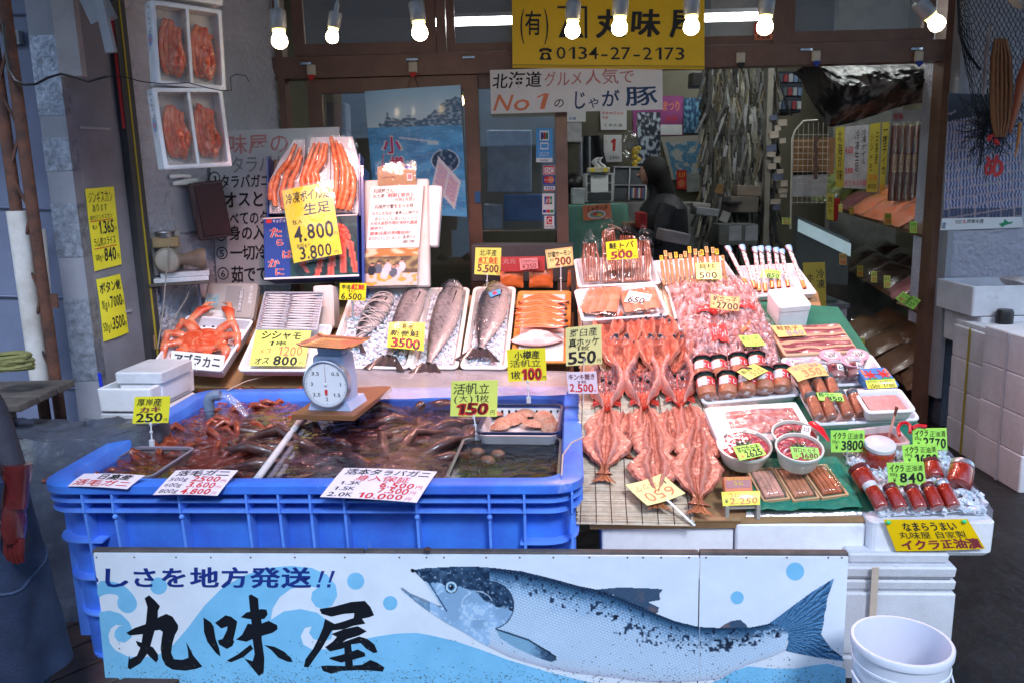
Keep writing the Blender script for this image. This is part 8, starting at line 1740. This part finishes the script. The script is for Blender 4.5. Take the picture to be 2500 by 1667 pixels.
# ================================================================== SALMON SIGN BOARD
import numpy as np
SGP=VS(2.44)
def Z2(x,y):return(200+x/2.94,1300+y/2.94)
def Z3(x,y):return(900+x/2.94,1300+y/2.94)
def Z4(x,y):return(1600+x/2.613,1300+y/2.613)
tl,tr_=SGP.hit(228,1350),SGP.hit(2072,1347)
sb=thing('salmon_sign',tl,'long white sign board painted with a leaping salmon, blue waves and black characters','sign')
Sinv=tl.copy();zb=.04-tl.z
def sp(px,py,off=0):return SGP.hit(px,py,off)-Sinv
BRD=mat('sign_board',(.74,.82,.92),.5,.10,9,.1,60,rgb2=(.66,.74,.84),scuff_glint=(.40,.46,.52),sks=6,skt=.68)
dl_=(sp(1708,1350)-sp(228,1350)).dot(SE1)
for(x0,x1)in((0,dl_-.0015),(dl_+.0025,(tr_-tl).dot(SE1))):
    m=MB();P4=[SE1*x0,SE1*x1];f_=[]
    vs=[SE1*x0,SE1*x1,SE1*x1+UZ*zb,SE1*x0+UZ*zb];vs+=[v+SE2*.009 for v in vs]
    m.add(vs,[(0,3,2,1),(4,5,6,7),(0,1,5,4),(1,2,6,5),(2,3,7,6),(3,0,4,7)]);m.build('board_panel',BRD,sb,smooth=False)
RS=Matrix((SE1,SE2,UZ)).transposed().to_4x4()
for k,(x0,x1,y,z)in enumerate([(-.01,.9,.022,.004),(.902,dl_+.0,.024,.003),(dl_+.002,(tr_-tl).dot(SE1)+.004,.022,.006)]):
    m=MB();m.bbox(((x0+x1)/2,y,z-.008),(x1-x0,.028,.024),.003);m.build('top_rail',WOODG,sb,RS.copy())
for x in(.05,1.1,2.15):MB().box((x,.03,zb/2),(.04,.03,-zb)).build('batten',WOODG,sb,RS.copy(),smooth=False)
LBL=mat('wave_blue',(.22,.56,.84),.5,.12,8,.1,60,rgb2=(.17,.48,.74));WHB=mat('sign_board',(1,1,1));NVY=mat('sign_navy',(.008,.03,.22),.5);BKP=mat('sign_black',(.004,.006,.012),.45)
LAY=[0]
def flat(pts,mt,name,lay,parent=None):
    m=MB();m.add([sp(x,y,.0004*lay)for x,y in pts],[tuple(range(len(pts)))]);return m.build(name,mt,parent or sb,smooth=False)
def smooth(pts,it=2):
    for _ in range(it):
        q=[]
        for i in range(len(pts)):
            a,b=pts[i],pts[(i+1)%len(pts)];q+=[(a[0]*.75+b[0]*.25,a[1]*.75+b[1]*.25),(a[0]*.25+b[0]*.75,a[1]*.25+b[1]*.75)]
        pts=q
    return pts
W1=[(110,345),(200,342),(290,368),(350,420),(392,480),(397,530),(362,572),(310,576),(265,545),(250,500),(268,452),(220,435),(160,440),(112,468)]
flat([Z2(*p)for p in smooth(W1,1)],LBL,'painted_wave',1)
BOT=1790
W2=[(-.0,0)]
W2=[Z2(*p)for p in[(122,568),(200,556),(280,580),(340,640),(365,700),(355,750),(310,786),(260,780),(232,742),(236,705),(262,672),(292,664),(245,658),(208,684),(190,732),(200,790),(240,842),(330,886),(450,892),(560,868),(650,808),(760,680),(880,520),(1000,400),(1150,310),(1330,250),(1500,236),(1650,250),(1760,300),(1822,375),(1833,450),(1795,520),(1740,546),(1680,530),(1645,480),(1652,425),(1692,392),(1600,378),(1500,400),(1420,460),(1370,540),(1355,622),(1450,562),(1570,545),(1690,572),(1760,630),(1800,700),(1790,760),(1730,780),(1660,760),(1630,715),(1650,670),(1600,680),(1570,740),(1590,800),(1660,840),(1800,830),(1950,780),(2100,745),(2250,722),(2400,716)]]
W2+=[Z3(*p)for p in[(450,735),(620,775),(800,835),(1000,910),(1300,1000)]]+[(1500,1680),(1700,1680)]+[Z4(*p)for p in[(410,935),(500,880),(590,850),(760,865),(900,864),(1000,845),(1100,832),(1214,868)]]+[(2063,BOT),(270,BOT)]
flat(W2,LBL,'painted_wave',1.2)
for k,(x,y,r)in enumerate([Z2(550,380)+(21,),Z2(1965,345)+(21,),Z2(2213,503)+(17.5,),Z4(892,245)+(22,),Z4(522,413)+(16,)]):flat(ell(x,y,r,r,32),LBL,'painted_dot',1.4)
def brush(name,polys,lay=2.4):
    m=MB()
    for k,P in enumerate(polys):m.add([sp(*Z2(*p),.0004*(lay+.12*k))for p in P],[tuple(range(len(P)))])
    return m.build(name,BKP,sb,smooth=False)
brush('painted_character',[[(482,446),(450,468),(470,530),(460,640),(435,735),(425,810),(395,880),(345,905),(338,875),(328,965),(345,980),(420,935),(480,850),(505,760),(525,690),(545,600),(545,560),(560,525),(520,480)],
    [(318,716),(380,680),(470,650),(560,600),(605,580),(650,600),(690,660),(690,690),(668,730),(650,790),(640,860),(660,905),(720,910),(765,895),(760,840),(748,780),(775,830),(800,880),(865,958),(820,975),(740,988),(650,980),(600,950),(575,900),(565,830),(572,760),(580,710),(560,695),(520,700),(440,725),(345,735)],
    [(385,773),(440,790),(510,820),(545,870),(548,910),(530,928),(490,890),(440,840),(400,808)]])
brush('painted_character',[[(872,605),(925,640),(945,670),(960,760),(985,830),(995,888),(960,860),(900,780),(876,710)],[(955,645),(1030,590),(1070,600),(1115,635),(1105,690),(1085,770),(1095,775),(1080,810),(1040,832),(985,800),(975,770),(1010,760),(1040,700),(1045,670),(1000,685)],
    [(1197,450),(1215,440),(1265,470),(1270,545),(1290,640),(1290,760),(1310,900),(1305,1000),(1270,1027),(1240,990),(1165,900),(1225,920),(1240,870),(1225,760),(1215,620),(1205,540)],[(1140,605),(1180,570),(1290,545),(1325,550),(1333,585),(1310,615),(1250,625),(1170,612)],
    [(1105,765),(1150,730),(1190,650),(1260,660),(1340,630),(1400,660),(1405,690),(1370,715),(1250,750),(1180,780)],[(1040,915),(1120,870),(1210,800),(1230,830),(1160,890),(1070,928)],[(1307,803),(1380,815),(1450,850),(1500,895),(1513,925),(1480,925),(1410,895),(1360,840)]])
brush('painted_character',[[(1705,545),(1800,530),(1930,495),(2030,487),(2070,530),(2097,590),(2060,605),(2010,615),(2035,650),(1950,665),(1880,690),(1790,700),(1780,660),(1860,640),(1950,610),(1955,575),(1880,580),(1790,600),(1720,580)],
    [(1745,615),(1810,650),(1795,700),(1760,760),(1720,830),(1670,900),(1625,965),(1592,960),(1605,905),(1660,830),(1700,750),(1730,680)],[(1790,725),(1880,690),(1980,668),(2045,705),(1990,735),(1900,762),(1868,785),(1990,742),(2050,760),(2100,800),(2122,855),(2095,862),(2040,830),(2000,790),(1930,800),(1870,830),(1780,850),(1745,820),(1800,780),(1830,745)],
    [(1775,895),(1860,875),(1980,835),(2030,860),(2035,885),(1960,905),(1860,930),(1780,905)],[(1880,790),(1930,785),(1940,870),(1945,950),(1890,960),(1885,860)],[(1715,955),(1760,950),(1900,955),(2010,945),(2070,910),(2120,930),(2172,965),(2160,995),(2060,985),(1960,985),(1860,990),(1790,1010),(1730,990)]])
def stext(tx,x0,y0,x1,y1,bold,slant=0):
    m2=MB();layout(m2,tx,(0,0,1,1),lambda u,v:sp(*Z2(x0+(x1-x0)*u,y0+(y1-y0)*v),.0004*3),bold,0,False,slant);m2.build('painted_letter',NVY,sb,smooth=False)
for(tx,x0,x1)in(('し',120,350),('さ',345,550),('を',560,762),('地',775,985),('方',995,1198),('発',1208,1422),('送',1430,1645)):stext(tx,x0,242,x1,394,.035)
for x0 in(1680,1755):flat([Z2(x0+38,272),Z2(x0+62,272),Z2(x0+30,355),Z2(x0+14,355)],NVY,'painted_letter',3);flat([Z2(x0+6,368),Z2(x0+30,368),Z2(x0+28,390),Z2(x0+4,390)],NVY,'painted_letter',3)
flat([Z2(98,310),Z2(116,330),Z2(118,352),Z2(104,350)],NVY,'painted_letter',3)
nl=MB()
for x in(236,328,430,515,612,720,842,975,1041,1084,1187,1269,1351,1439,1532,1570,1614,1682,1724,1822,1921,2022,2055):
    m=MB();y=1358+(x-236)*.0005;p=sp(x,y+1,.0005);m.add([tuple(p+SE1*(.003*math.cos(a))+UZ*(.003*math.sin(a))-SE2*.001)for a in[k*PI/4 for k in range(8)]],[tuple(range(8))]);m.build('nail',RUST,sb,smooth=False)
# ---- painted salmon: a fine sheet of painted cells
UP=[Z3(*p)for p in[(310,265),(400,250),(600,240),(750,238),(900,248),(1100,272),(1300,320),(1500,375),(1650,405),(1800,460),(2000,550),(2200,630),(2350,665)]]+[Z4(*p)for p in[(90,552),(280,597),(420,604),(590,603),(730,576)]]
LO=[Z4(*p)for p in[(830,752),(740,792),(590,842),(500,882),(400,935)]]+[Z3(*p)for p in[(2200,1078),(2000,1072),(1800,1045),(1500,1010),(1250,965),(1000,890),(800,790),(690,720),(560,650),(450,580),(340,500),(260,430),(222,400),(240,385),(300,430),(420,480),(510,522),(462,440),(400,350),(330,282)]]
BODY=UP+[Z4(790,590),Z4(850,640)]+LO
TAIL=[Z4(*p)for p in[(720,578),(800,520),(860,475),(1000,372),(1145,283),(1120,360),(1098,420),(1092,480),(1078,530),(1076,580),(1060,645),(1090,690),(1120,730),(1190,785),(1207,820),(1060,800),(900,770),(828,752),(850,690)]]
DORS=[Z3(*p)for p in[(1640,402),(1800,388),(2000,394),(2117,402),(2088,440),(2096,482),(2012,496),(2086,532),(2078,572),(2030,575),(1900,512),(1780,452)]]
ADIP=[Z4(*p)for p in[(410,603),(440,580),(480,560),(545,550),(585,588),(592,606)]]
PECT=[Z3(*p)for p in[(915,690),(1000,708),(1150,768),(1300,850),(1356,908),(1312,926),(1200,890),(1050,822),(940,752)]]
def inside(X,Y,poly):
    r=np.zeros(X.shape,bool);n=len(poly);j=n-1
    for i in range(n):
        xi,yi=poly[i];xj,yj=poly[j]
        if yi!=yj:
            c=((yi>Y)!=(yj>Y))&(X<(xj-xi)*(Y-yi)/(yj-yi)+xi);r^=c
        j=i
    return r
st=1.5;xs=np.arange(968,2068,st);ys=np.arange(1376,1690,st);X,Y=np.meshgrid(xs,ys)
rng=np.random.default_rng(3)
yt=np.interp(X,[p[0]for p in UP],[p[1]for p in UP])
lo2=sorted([p for p in LO if p[0]>1060],key=lambda p:p[0]);yb=np.interp(X,[p[0]for p in lo2],[p[1]for p in lo2])
s=np.clip((Y-yt)/(yb-yt+1e-3),0,1.2)
def sm(a,b,x):t=np.clip((x-a)/(b-a),0,1);return t*t*(3-2*t)
def vn(sc,seed):
    g=np.random.default_rng(seed).random((80,200));fx_,fy_=(X-960)/sc,(Y-1370)/sc;i,j=fx_.astype(int)%199,fy_.astype(int)%79;a,b=fx_-fx_.astype(int),fy_-fy_.astype(int);a=a*a*(3-2*a);b=b*b*(3-2*b)
    return(g[j,i]*(1-a)*(1-b)+g[j,i+1]*a*(1-b)+g[j+1,i]*(1-a)*b+g[j+1,i+1]*a*b)
def mixc(C,c,k):return C*(1-k[...,None])+np.array(c)*k[...,None]
N1,N2,N3=vn(30,1),vn(9,2),vn(4,5)
C=np.zeros(X.shape+(3,));C[:]=(.56,.66,.80)
C=mixc(C,(.30,.46,.66),sm(.40,.15,s+.12*(N1-.5))*.8)
C=mixc(C,(.08,.18,.28),sm(.26,.08,s+.08*(N2-.5)))
C=mixc(C,(.012,.04,.08),sm(.10,.03,s))
rot=math.radians(20);Xr=X*math.cos(rot)+Y*math.sin(rot);Yr=-X*math.sin(rot)+Y*math.cos(rot)
rowi=np.floor(Yr/6.2);sc_pat=np.sin((Xr+rowi*4.5)/9*2*PI)*.5+np.sin(Yr/6.2*2*PI)*.5
C=mixc(C,(.80,.88,.98),np.clip(sc_pat*1.2,0,1)*(.75*sm(.06,.2,s))*(N3*.7+.4))
C=mixc(C,(.16,.28,.42),np.clip(-sc_pat*1.0,0,1)*(.45*sm(.75,.1,s)+.12))
xz=sm(1500,1900,X)
C=mixc(C,(.03,.10,.16),(sm(.45,.2,s)*xz)*(N2>.42)*.8)
spot=sm(.72,.84,vn(7,11))*(s<.55-.25*(X<1500))*(X>1240)
C=mixc(C,(.01,.02,.05),spot*.9)
clus=sm(.56,.70,vn(6,21))*(np.abs(s-.34)<.12)*(X>1490)*sm(.42,.58,vn(26,23))
C=mixc(C,(.005,.01,.03),clus*.95)
C=mixc(C,(.62,.62,.66),sm(.80,1.0,s)*.5);C=mixc(C,(.55,.40,.50),sm(.93,1.02,s)*.6)
gx,gy=Z3(870,520);hd=((X-gx)/58)**2+((Y-gy)/58)**2;head=(X<gx)|(hd<1)
Hc=np.zeros(C.shape);Hc[:]=(.34,.48,.66)
Hc=mixc(Hc,(.42,.58,.80),sm(.35,.7,N1));Hc=mixc(Hc,(.70,.80,.92),(vn(6,31)*.6+N1*.4>.66)*.5)
topd=Y<(1300+(330+(X-1010)*.55)/2.94+10*(N2-.5)+6*(N3-.5)+np.where(X>1150,28*sm(1150,1200,X),0))
Hc=mixc(Hc,(.01,.04,.08),topd*(.75+.25*N2))
Hc=mixc(Hc,(.55,.68,.85),((N3>.86)&topd)*.5)
C=np.where(head[...,None],Hc,C)
C=mixc(C,(.01,.03,.08),((np.abs(hd-1)<.05)&(X>gx-6)&(Y<gy+56))*.9)
hd2=((X-Z3(780,540)[0])/38)**2+((Y-Z3(0,520)[1])/34)**2;C=mixc(C,(.72,.82,.94),((np.abs(hd2-1)<.07)&(N2>.35))*.6)
def seg(a,b):
    dx,dy=b[0]-a[0],b[1]-a[1];t=np.clip(((X-a[0])*dx+(Y-a[1])*dy)/(dx*dx+dy*dy),0,1);return np.hypot(X-a[0]-dx*t,Y-a[1]-dy*t)
C=mixc(C,(.07,.16,.24),((X<Z3(440,0)[0])&(Y>Z3(0,400)[1]))*(.35+.5*N2)*.8)
C=mixc(C,(.02,.07,.12),inside(X,Y,[Z3(*p)for p in[(350,295),(415,360),(520,525),(500,530),(462,440),(400,350)]])*1.)
C=mixc(C,(.03,.07,.14),(seg(Z3(430,350),Z3(560,560))<1.6)*.9);C=mixc(C,(.78,.86,.95),(seg(Z3(410,355),Z3(530,545))<2.5)*.7)
C=mixc(C,(.30,.32,.34),(seg(Z3(235,395),Z3(420,500))<3)*.7);C=mixc(C,(.06,.10,.16),(seg(Z3(330,430),Z3(520,530))<1.4)*.9)
ex,ey=Z3(593,388);er=np.hypot(X-ex,Y-ey)
for r_,c_ in((16,(.02,.07,.12)),(13.5,(.60,.74,.82)),(9,(.10,.28,.45)),(6,(.0,.01,.03))):C=mixc(C,c_,(er<r_)*1.)
C=mixc(C,(.9,.95,1),(np.hypot(X-ex+2.5,Y-ey+3)<2)*1.)
inP,inT,inD,inA,inB=inside(X,Y,PECT),inside(X,Y,TAIL),inside(X,Y,DORS),inside(X,Y,ADIP),inside(X,Y,BODY)
pf=sm(1215,1360,X);Pc=np.zeros(C.shape);Pc[:]=(.28,.46,.60);Pc=mixc(Pc,(.02,.05,.10),sm(.55,1,pf+.2*(N3-.5)));Pc=mixc(Pc,(.5,.65,.78),(np.sin((Y-X*.55)*1.6)>.5)*.3)
C=np.where(inP[...,None],Pc,C);C=mixc(C,(.01,.03,.06),(seg(Z3(915,690),Z3(1150,768))<2)*.9);C=mixc(C,(.01,.03,.06),(seg(Z3(1150,768),Z3(1345,890))<2)*.9)
tx_,ty_=Z4(760,650);ang=np.arctan2(Y-ty_,X-tx_);Tc=np.zeros(C.shape);Tc[:]=(.06,.20,.36);Tc=mixc(Tc,(.30,.50,.70),(np.sin(ang*95+N2*5)>.3)*.6);Tc=mixc(Tc,(.01,.03,.06),(np.sin(ang*60+N1*6)>.72)*.8);Tc=mixc(Tc,(.01,.04,.08),sm(1890,1850,X)*.7)
onlyT=inT&~(inB&(X<Z4(850,0)[0]));C=np.where(onlyT[...,None],Tc,C)
Dc=np.zeros(C.shape);Dc[:]=(.06,.10,.16);Dc=mixc(Dc,(.20,.24,.30),(np.sin((Y*1.3-X*.4)*.9)>.3)*.6);Dc=mixc(Dc,(.34,.20,.15),sm(.6,.8,N1)*sm(1540,1600,X)*.7)
onlyD=(inD|inA)&~inB;C=np.where(onlyD[...,None],Dc,C)
mask=inB|inT|inD|inA|inP
idx=-np.ones(X.shape,int);vs=[];cs=[];fs=[]
cell=mask[:-1,:-1]&mask[1:,:-1]&mask[:-1,1:]&mask[1:,1:]
jj,ii=np.nonzero(cell);use=np.zeros(X.shape,bool)
for dj,di in((0,0),(1,0),(0,1),(1,1)):use[jj+dj,ii+di]=True
uj,ui=np.nonzero(use);idx[uj,ui]=np.arange(len(uj))
gap=1708.5
tlp=np.array(sp(968,1376,.0016));D_x=ray(969,1376);
for j,i in zip(uj.tolist(),ui.tolist()):vs.append(tuple(sp(float(X[j,i]),float(Y[j,i]),.0016)))
C=C*.82+C.mean(2,keepdims=True)*np.array([.14,.18,.21]);Cc=np.clip(C,0,1)**np.array([1.38,1.26,1.14]);cs=[tuple(Cc[j,i])for j,i in zip(uj.tolist(),ui.tolist())]
for j,i in zip(jj.tolist(),ii.tolist()):
    if abs(X[j,i]+st/2-gap)<1.2:continue
    fs.append((idx[j,i],idx[j+1,i],idx[j+1,i+1],idx[j,i+1]))
m=MB();m.add(vs,fs,cs);m.build('painted_salmon',mat('sign_paint',(1,1,1),.5,.05,vcol=True),sb,smooth=False)
flat([Z3(*p)for p in[(300,262),(312,256),(330,262),(326,285),(308,280)]],BKP,'painted_snout',4.4)
random.seed(31);g_=MB()
for k in range(1500):
    x=random.uniform(265,2060);y=1667-abs(random.gauss(0,22))if random.random()<.8 else random.uniform(1560,1660);r=random.uniform(.4,1.9);a0=random.random()*6
    g_.add([sp(x+math.cos(a0+t)*r*random.uniform(.5,1.5),y+math.sin(a0+t)*r*random.uniform(.5,1.2),.0021)for t in(0,1.2,2.5,3.8,5)],[(0,1,2,3,4)])
o=g_.build('grime_specks',mat('grime',(.09,.12,.12),.8),sb,smooth=False);o['kind']='stuff'
m=MB();m.ball(tuple(sp(1044,1339,.01)),(.012,.01,.006),8,5,.2);m.build('dry_leaf',RUST,sb)
# ================================================================== BUCKET
p=STZ(.37).hit(2202,1560)
t=thing('bucket',(p.x,p.y,0),'empty white plastic bucket on the ground at the lower right','bucket');r=.130
BKT=mat('bucket_white',(.68,.72,.82),.3,.04,6,coat=.2)
m=MB();m.lathe([(0,r*.84),(.004,r*.86),(.30,r*.965),(.302,r*.985),(.31,r*.985),(.312,r*.968),(.345,r*.975),(.348,r*1.02),(.366,r*1.03),(.37,r*1.01),(.37,r*.95),(.34,r*.94),(.02,r*.83),(.015,.01)],56,cap1=False);m.build('bucket_wall',BKT,t)
m=MB();m.tube([(math.cos(a)*(r*1.04),math.sin(a)*(r*1.04),.28-.05*math.sin(-a))for a in[-PI+k*PI/20 for k in range(0,21)]],.003,6);m.build('handle',BKT,t)
m=MB();m.bbox((-.04,-r*1.0,.268),(.11,.012,.016),.003);m.build('handle_grip',BKT,t)
# ================================================================== RIGHT HAND STACKS OF FOAM BOXES
def gbox(px,py,w,d,z0,h,label,rz=0,mt=STYD,open_=False,Y=None,seam=True,dots=True):
    """front left bottom corner seen at the pixel px,py on height z0"""
    c0=STZ(z0).hit(px,py)if Y is None else VF(Y).hit(px,py);c0=Vector((c0.x,c0.y,z0))
    M=Matrix.Translation(c0)@Matrix.Rotation(rz,4,'Z')@Matrix.Translation((w/2,d/2,0))
    if open_:return openbox(M,w,d,h,.022,label,mt),M
    t=thing('foam_box',M,label,'foam box');m=MB();m.loft([(0,w-.012,d-.012,.01),(.005,w-.004,d-.004,.012),(h*.74,w,d,.012)],4);m.build('box_body',mt,t,ang=.25);m=MB();m.loft([(h*.745,w,d,.012),(h-.006,w,d,.012),(h,w-.01,d-.01,.01)],4);m.build('lid',mt,t,ang=.25)
    return t,M
zc=0;hb=.225
c1=FLOORP.hit(2385,1132);Y1=c1.y
for k,lb in enumerate(['bottom foam box of the strapped stack by the pillar','second foam box of the strapped stack by the pillar','third foam box from the ground in the strapped stack','top closed foam box of the strapped stack by the pillar']):
    t,M=gbox(2385,0,.52,.36,0,.185,lb);M2=Matrix.Translation((c1.x+.26,c1.y+.18,.187*k));t.matrix_basis=M2@Matrix.Rotation(-.03+.01*k,4,'Z')
m=MB();m.box((c1.x-.004,c1.y+.17,.375),(.003,.018,.75));tag(m.build('packing_strap',mat('strap_yellow',(.35,.30,.03),.5)),'yellow packing strap around the stack by the pillar','strap')
m2=MB()
for k in range(3):layout(m2,'千葉',(0,0,1,1),lambda u,v:Vector((c1.x+.02+.05*u,c1.y-.004,.187*k+.13-.10*v)),.0,.5,True)
tag(m2.build('written_mark',INK['d'],smooth=False),'grey vertical writing on the corner of the strapped stack','writing')
c2=FLOORP.hit(2486,1204)
for k,lb in enumerate(['lowest foam box of the near stack at the right edge','second foam box of the near stack at the right edge','third foam box from the ground in the near stack','top foam box of the near stack at the right edge']):
    t,M=gbox(2486,0,.55,.42,0,.20,lb);t.matrix_basis=Matrix.Translation((c2.x+.275,c2.y+.21,.202*k))@Matrix.Rotation(.02*(k%2),4,'Z')
m=MB();m.box((c2.x-.004,c2.y+.2,.40),(.003,.02,.8));tag(m.build('packing_strap',mat('strap_clear',(.5,.52,.58),.3)),'pale packing strap around the near stack at the right edge','strap')
zt_=.187*4
o1=VF(4.72)
f1=o1.hit(2388,855);Mo=Matrix.Translation((f1.x+.30,4.72+.20,f1.z));hO=o1.hit(2395,775).z-f1.z
openbox(Mo,.60,.42,hO,.022,'open foam box with a black knob behind it, second from the top by the pillar',STYD)
m=MB();m.loft([(0,.5,.36,.01),(max(.02,f1.z-.748-.004),.5,.36,.01)],3);tag(m.build('foam_board',STYD,None,Matrix.Translation((c1.x+.27,c1.y+.2,.75))),'foam board between the closed stack and the open boxes','foam board')
f2=o1.hit(2372,765);h2=o1.hit(2372,692).z-f2.z
openbox(Matrix.Translation((f2.x+.31,4.72+.21,f1.z+hO+.004)),.62,.42,h2,.022,'topmost open foam box by the pillar with parcels inside',STYD)
m=MB();m.lathe([(0,.045),(.07,.047),(.09,.04)],20);tag(m.build('black_cap',BLK,None,Matrix.Translation(VF(4.70).hit(2445,775)+Vector((0,-.03,-.04)))),'black round cap on the edge of the lower open box','cap')
m=packm(.30,.2,.10,4);tag(m.build('wrapped_parcel',mat('parcel',(.55,.50,.48),.5,.2),None,Matrix.Translation((f2.x+.42,4.9,f1.z+hO+h2-.08))@Matrix.Rotation(.35,4,'Y')),'pale wrapped parcel sticking out of the topmost open box','parcel')
# ================================================================== RIGHT PILLAR: poster, net, cords
PR_=VF(YF-.135)
def shellp(u,v):
    if v<.30-.15*u and nz(u*4,v*9)<.6 and v<.22-.12*u:return(.045,.05,.07)
    cx,cy=u*6.0+.4*math.sin(v*5),v*13+u*1.2;fx_,fy_=cx-math.floor(cx),cy-math.floor(cy)
    if fx_<.07 or fy_<.12:return(.42,.30,.30)
    k=math.sin(u*150+3*nz(u*9,v*30));col=lerp((.06,.07,.16),(.42,.42,.56),sst(-.4,.7,k+.3*nz(u*30,v*60)))
    if v>.92:col=lerp(col,(.03,.04,.09),.8)
    return col
P=[PR_.hit(*p)for p in((2316,228),(2492,240),(2496,532),(2302,537))]
photo('poster of stacked scallop shells in nets on the right stucco pillar',[(2316,228),(2496,236),(2494,530),(2302,534)],0,shellp,110,120,pl=PR_)
card('white caption strip with a green island mark under the shell poster',[(2300,534),(2494,528),(2500,556),(2296,563)],PR_,'w',[('株式会社',.17,.14,.25,.5,'k',0),('丸',.26,.14,.30,.5,'r',.02),('岡商水産',.31,.14,.52,.5,'k',.01),('道',.0,.3,.06,.9,'n',.01)],shapes=[([(.70,.62),(.76,.50),(.78,.2),(.82,.5),(.88,.45),(.86,.62),(.78,.75),(.74,.92)],'g')],cat='caption',name='poster_caption',bend=.002)
flm=MB();layout(flm,'め',(0,0,1,1),lambda u,v:PR_.hit(2400+54*u,375+60*v,.004),.05,0);tag(flm.build('red_character',INK['r'],smooth=False),'large red brush character printed on the shell poster','print')
NETM=mat('net_black',(.012,.012,.018),.8)
def netp(u,v):
    px=2338+170*u;py=-20+(300 if u>.25 else 90+840*u)*v;p=VF(5.02+.05*math.sin(u*9+v*4)).hit(px,py);return p
nm=MB();nu,nv=15,26
for j in range(nv):
    for i in range(nu):
        a=netp((i+.5*(j%2))/nu,j/nv);
        for d in(0,1):
            i2=i+(d if j%2 else d-1)
            if 0<=i2<=nu-1+(j%2):b=netp(min(1,(i2+.5*((j+1)%2))/nu),(j+1)/nv);nm.tube([a,(a+b)/2+Vector((0,random.uniform(-.01,.01),0)),b],.0022,3)
tag(nm.build('fishing_net',NETM,smooth=False),'black fishing net draped over the right stucco pillar','net',kind=None)
m=MB();m.tube([VF(4.98).hit(*p)for p in[(2338,-20),(2342,60),(2350,100),(2368,140),(2394,172)]],.007,6);tag(m.build('net_rope',NETM),'thicker black rope along the edge of the fishing net','rope')
random.seed(44);nm=MB()
c0=VF(4.98).hit(2420,300)
P=[]
for k in range(260):P.append(c0+Vector((random.gauss(0,.085),random.gauss(0,.03),random.gauss(0,.11))))
nm.tube(P,.0022,3);tag(nm.build('net_tangle',NETM),'tangled clump of black net over the shell poster','net',kind='stuff')
CORD=mat('brown_cord',(.22,.09,.035),.7,.3,20,.4,80)
t=thing('cord_bundle',VF(4.8).hit(2435,120),'bundle of brown looped cords hanging beside the net','cords')
for k in range(16):
    o_=t.location;x=2418+k*3.6;P=[VF(4.8-.03*(k%3)).hit(2440+(x-2440)*q,yy)-o_ for q,yy in((.5,95),(.9,140),(1.0,220),(.85,290),(.45,335))]
    MB().tube(P,.0055,6).build('cord',CORD,t)
m=MB();m.tube([VF(4.78).hit(*p)for p in[(2418,60),(2408,130),(2404,200),(2400,235)]],[.012,.02,.016,.008],8,flat=.4);tag(m.build('fish_skin',mat('grey_skin',(.22,.20,.25),.4,.4,12)),'grey dried skin strip hanging left of the cords','dried fish')
m=MB();m.tube([VF(4.7).hit(*p)for p in[(2510,140),(2494,190),(2482,260),(2466,325)]],[.03,.035,.03,.012],8,flat=.5);tag(m.build('fish_slab',mat('red_skin',(.26,.07,.04),.45,.4,10,.4,30)),'reddish dried fish slab hanging at the right edge','dried fish')
m=MB();m.tube([VF(4.7).hit(*p)for p in[(2490,300),(2486,345),(2478,385)]],[.014,.012,.006],8,flat=.5);tag(m.build('dried_strip',mat('orange_strip',(.45,.18,.05),.5,.3)),'small orange dried strip below the reddish slab','dried fish')
m=MB()
for k in range(5):m.ball(tuple(VF(4.9).hit(2424+random.uniform(-9,12),330+k*5)),.014,8,6)
tag(m.build('net_floats',INK['r']),'cluster of small red floats in the net tangle','floats')
m=MB();m.box((0,0,0),(.01,.002,.16),Matrix.Rotation(-.1,4,'Y'));tag(m.build('blue_ribbon',INK['c'],None,Matrix.Translation(VF(4.85).hit(2422,150))),'short blue ribbon hanging between the net and the cords','ribbon')
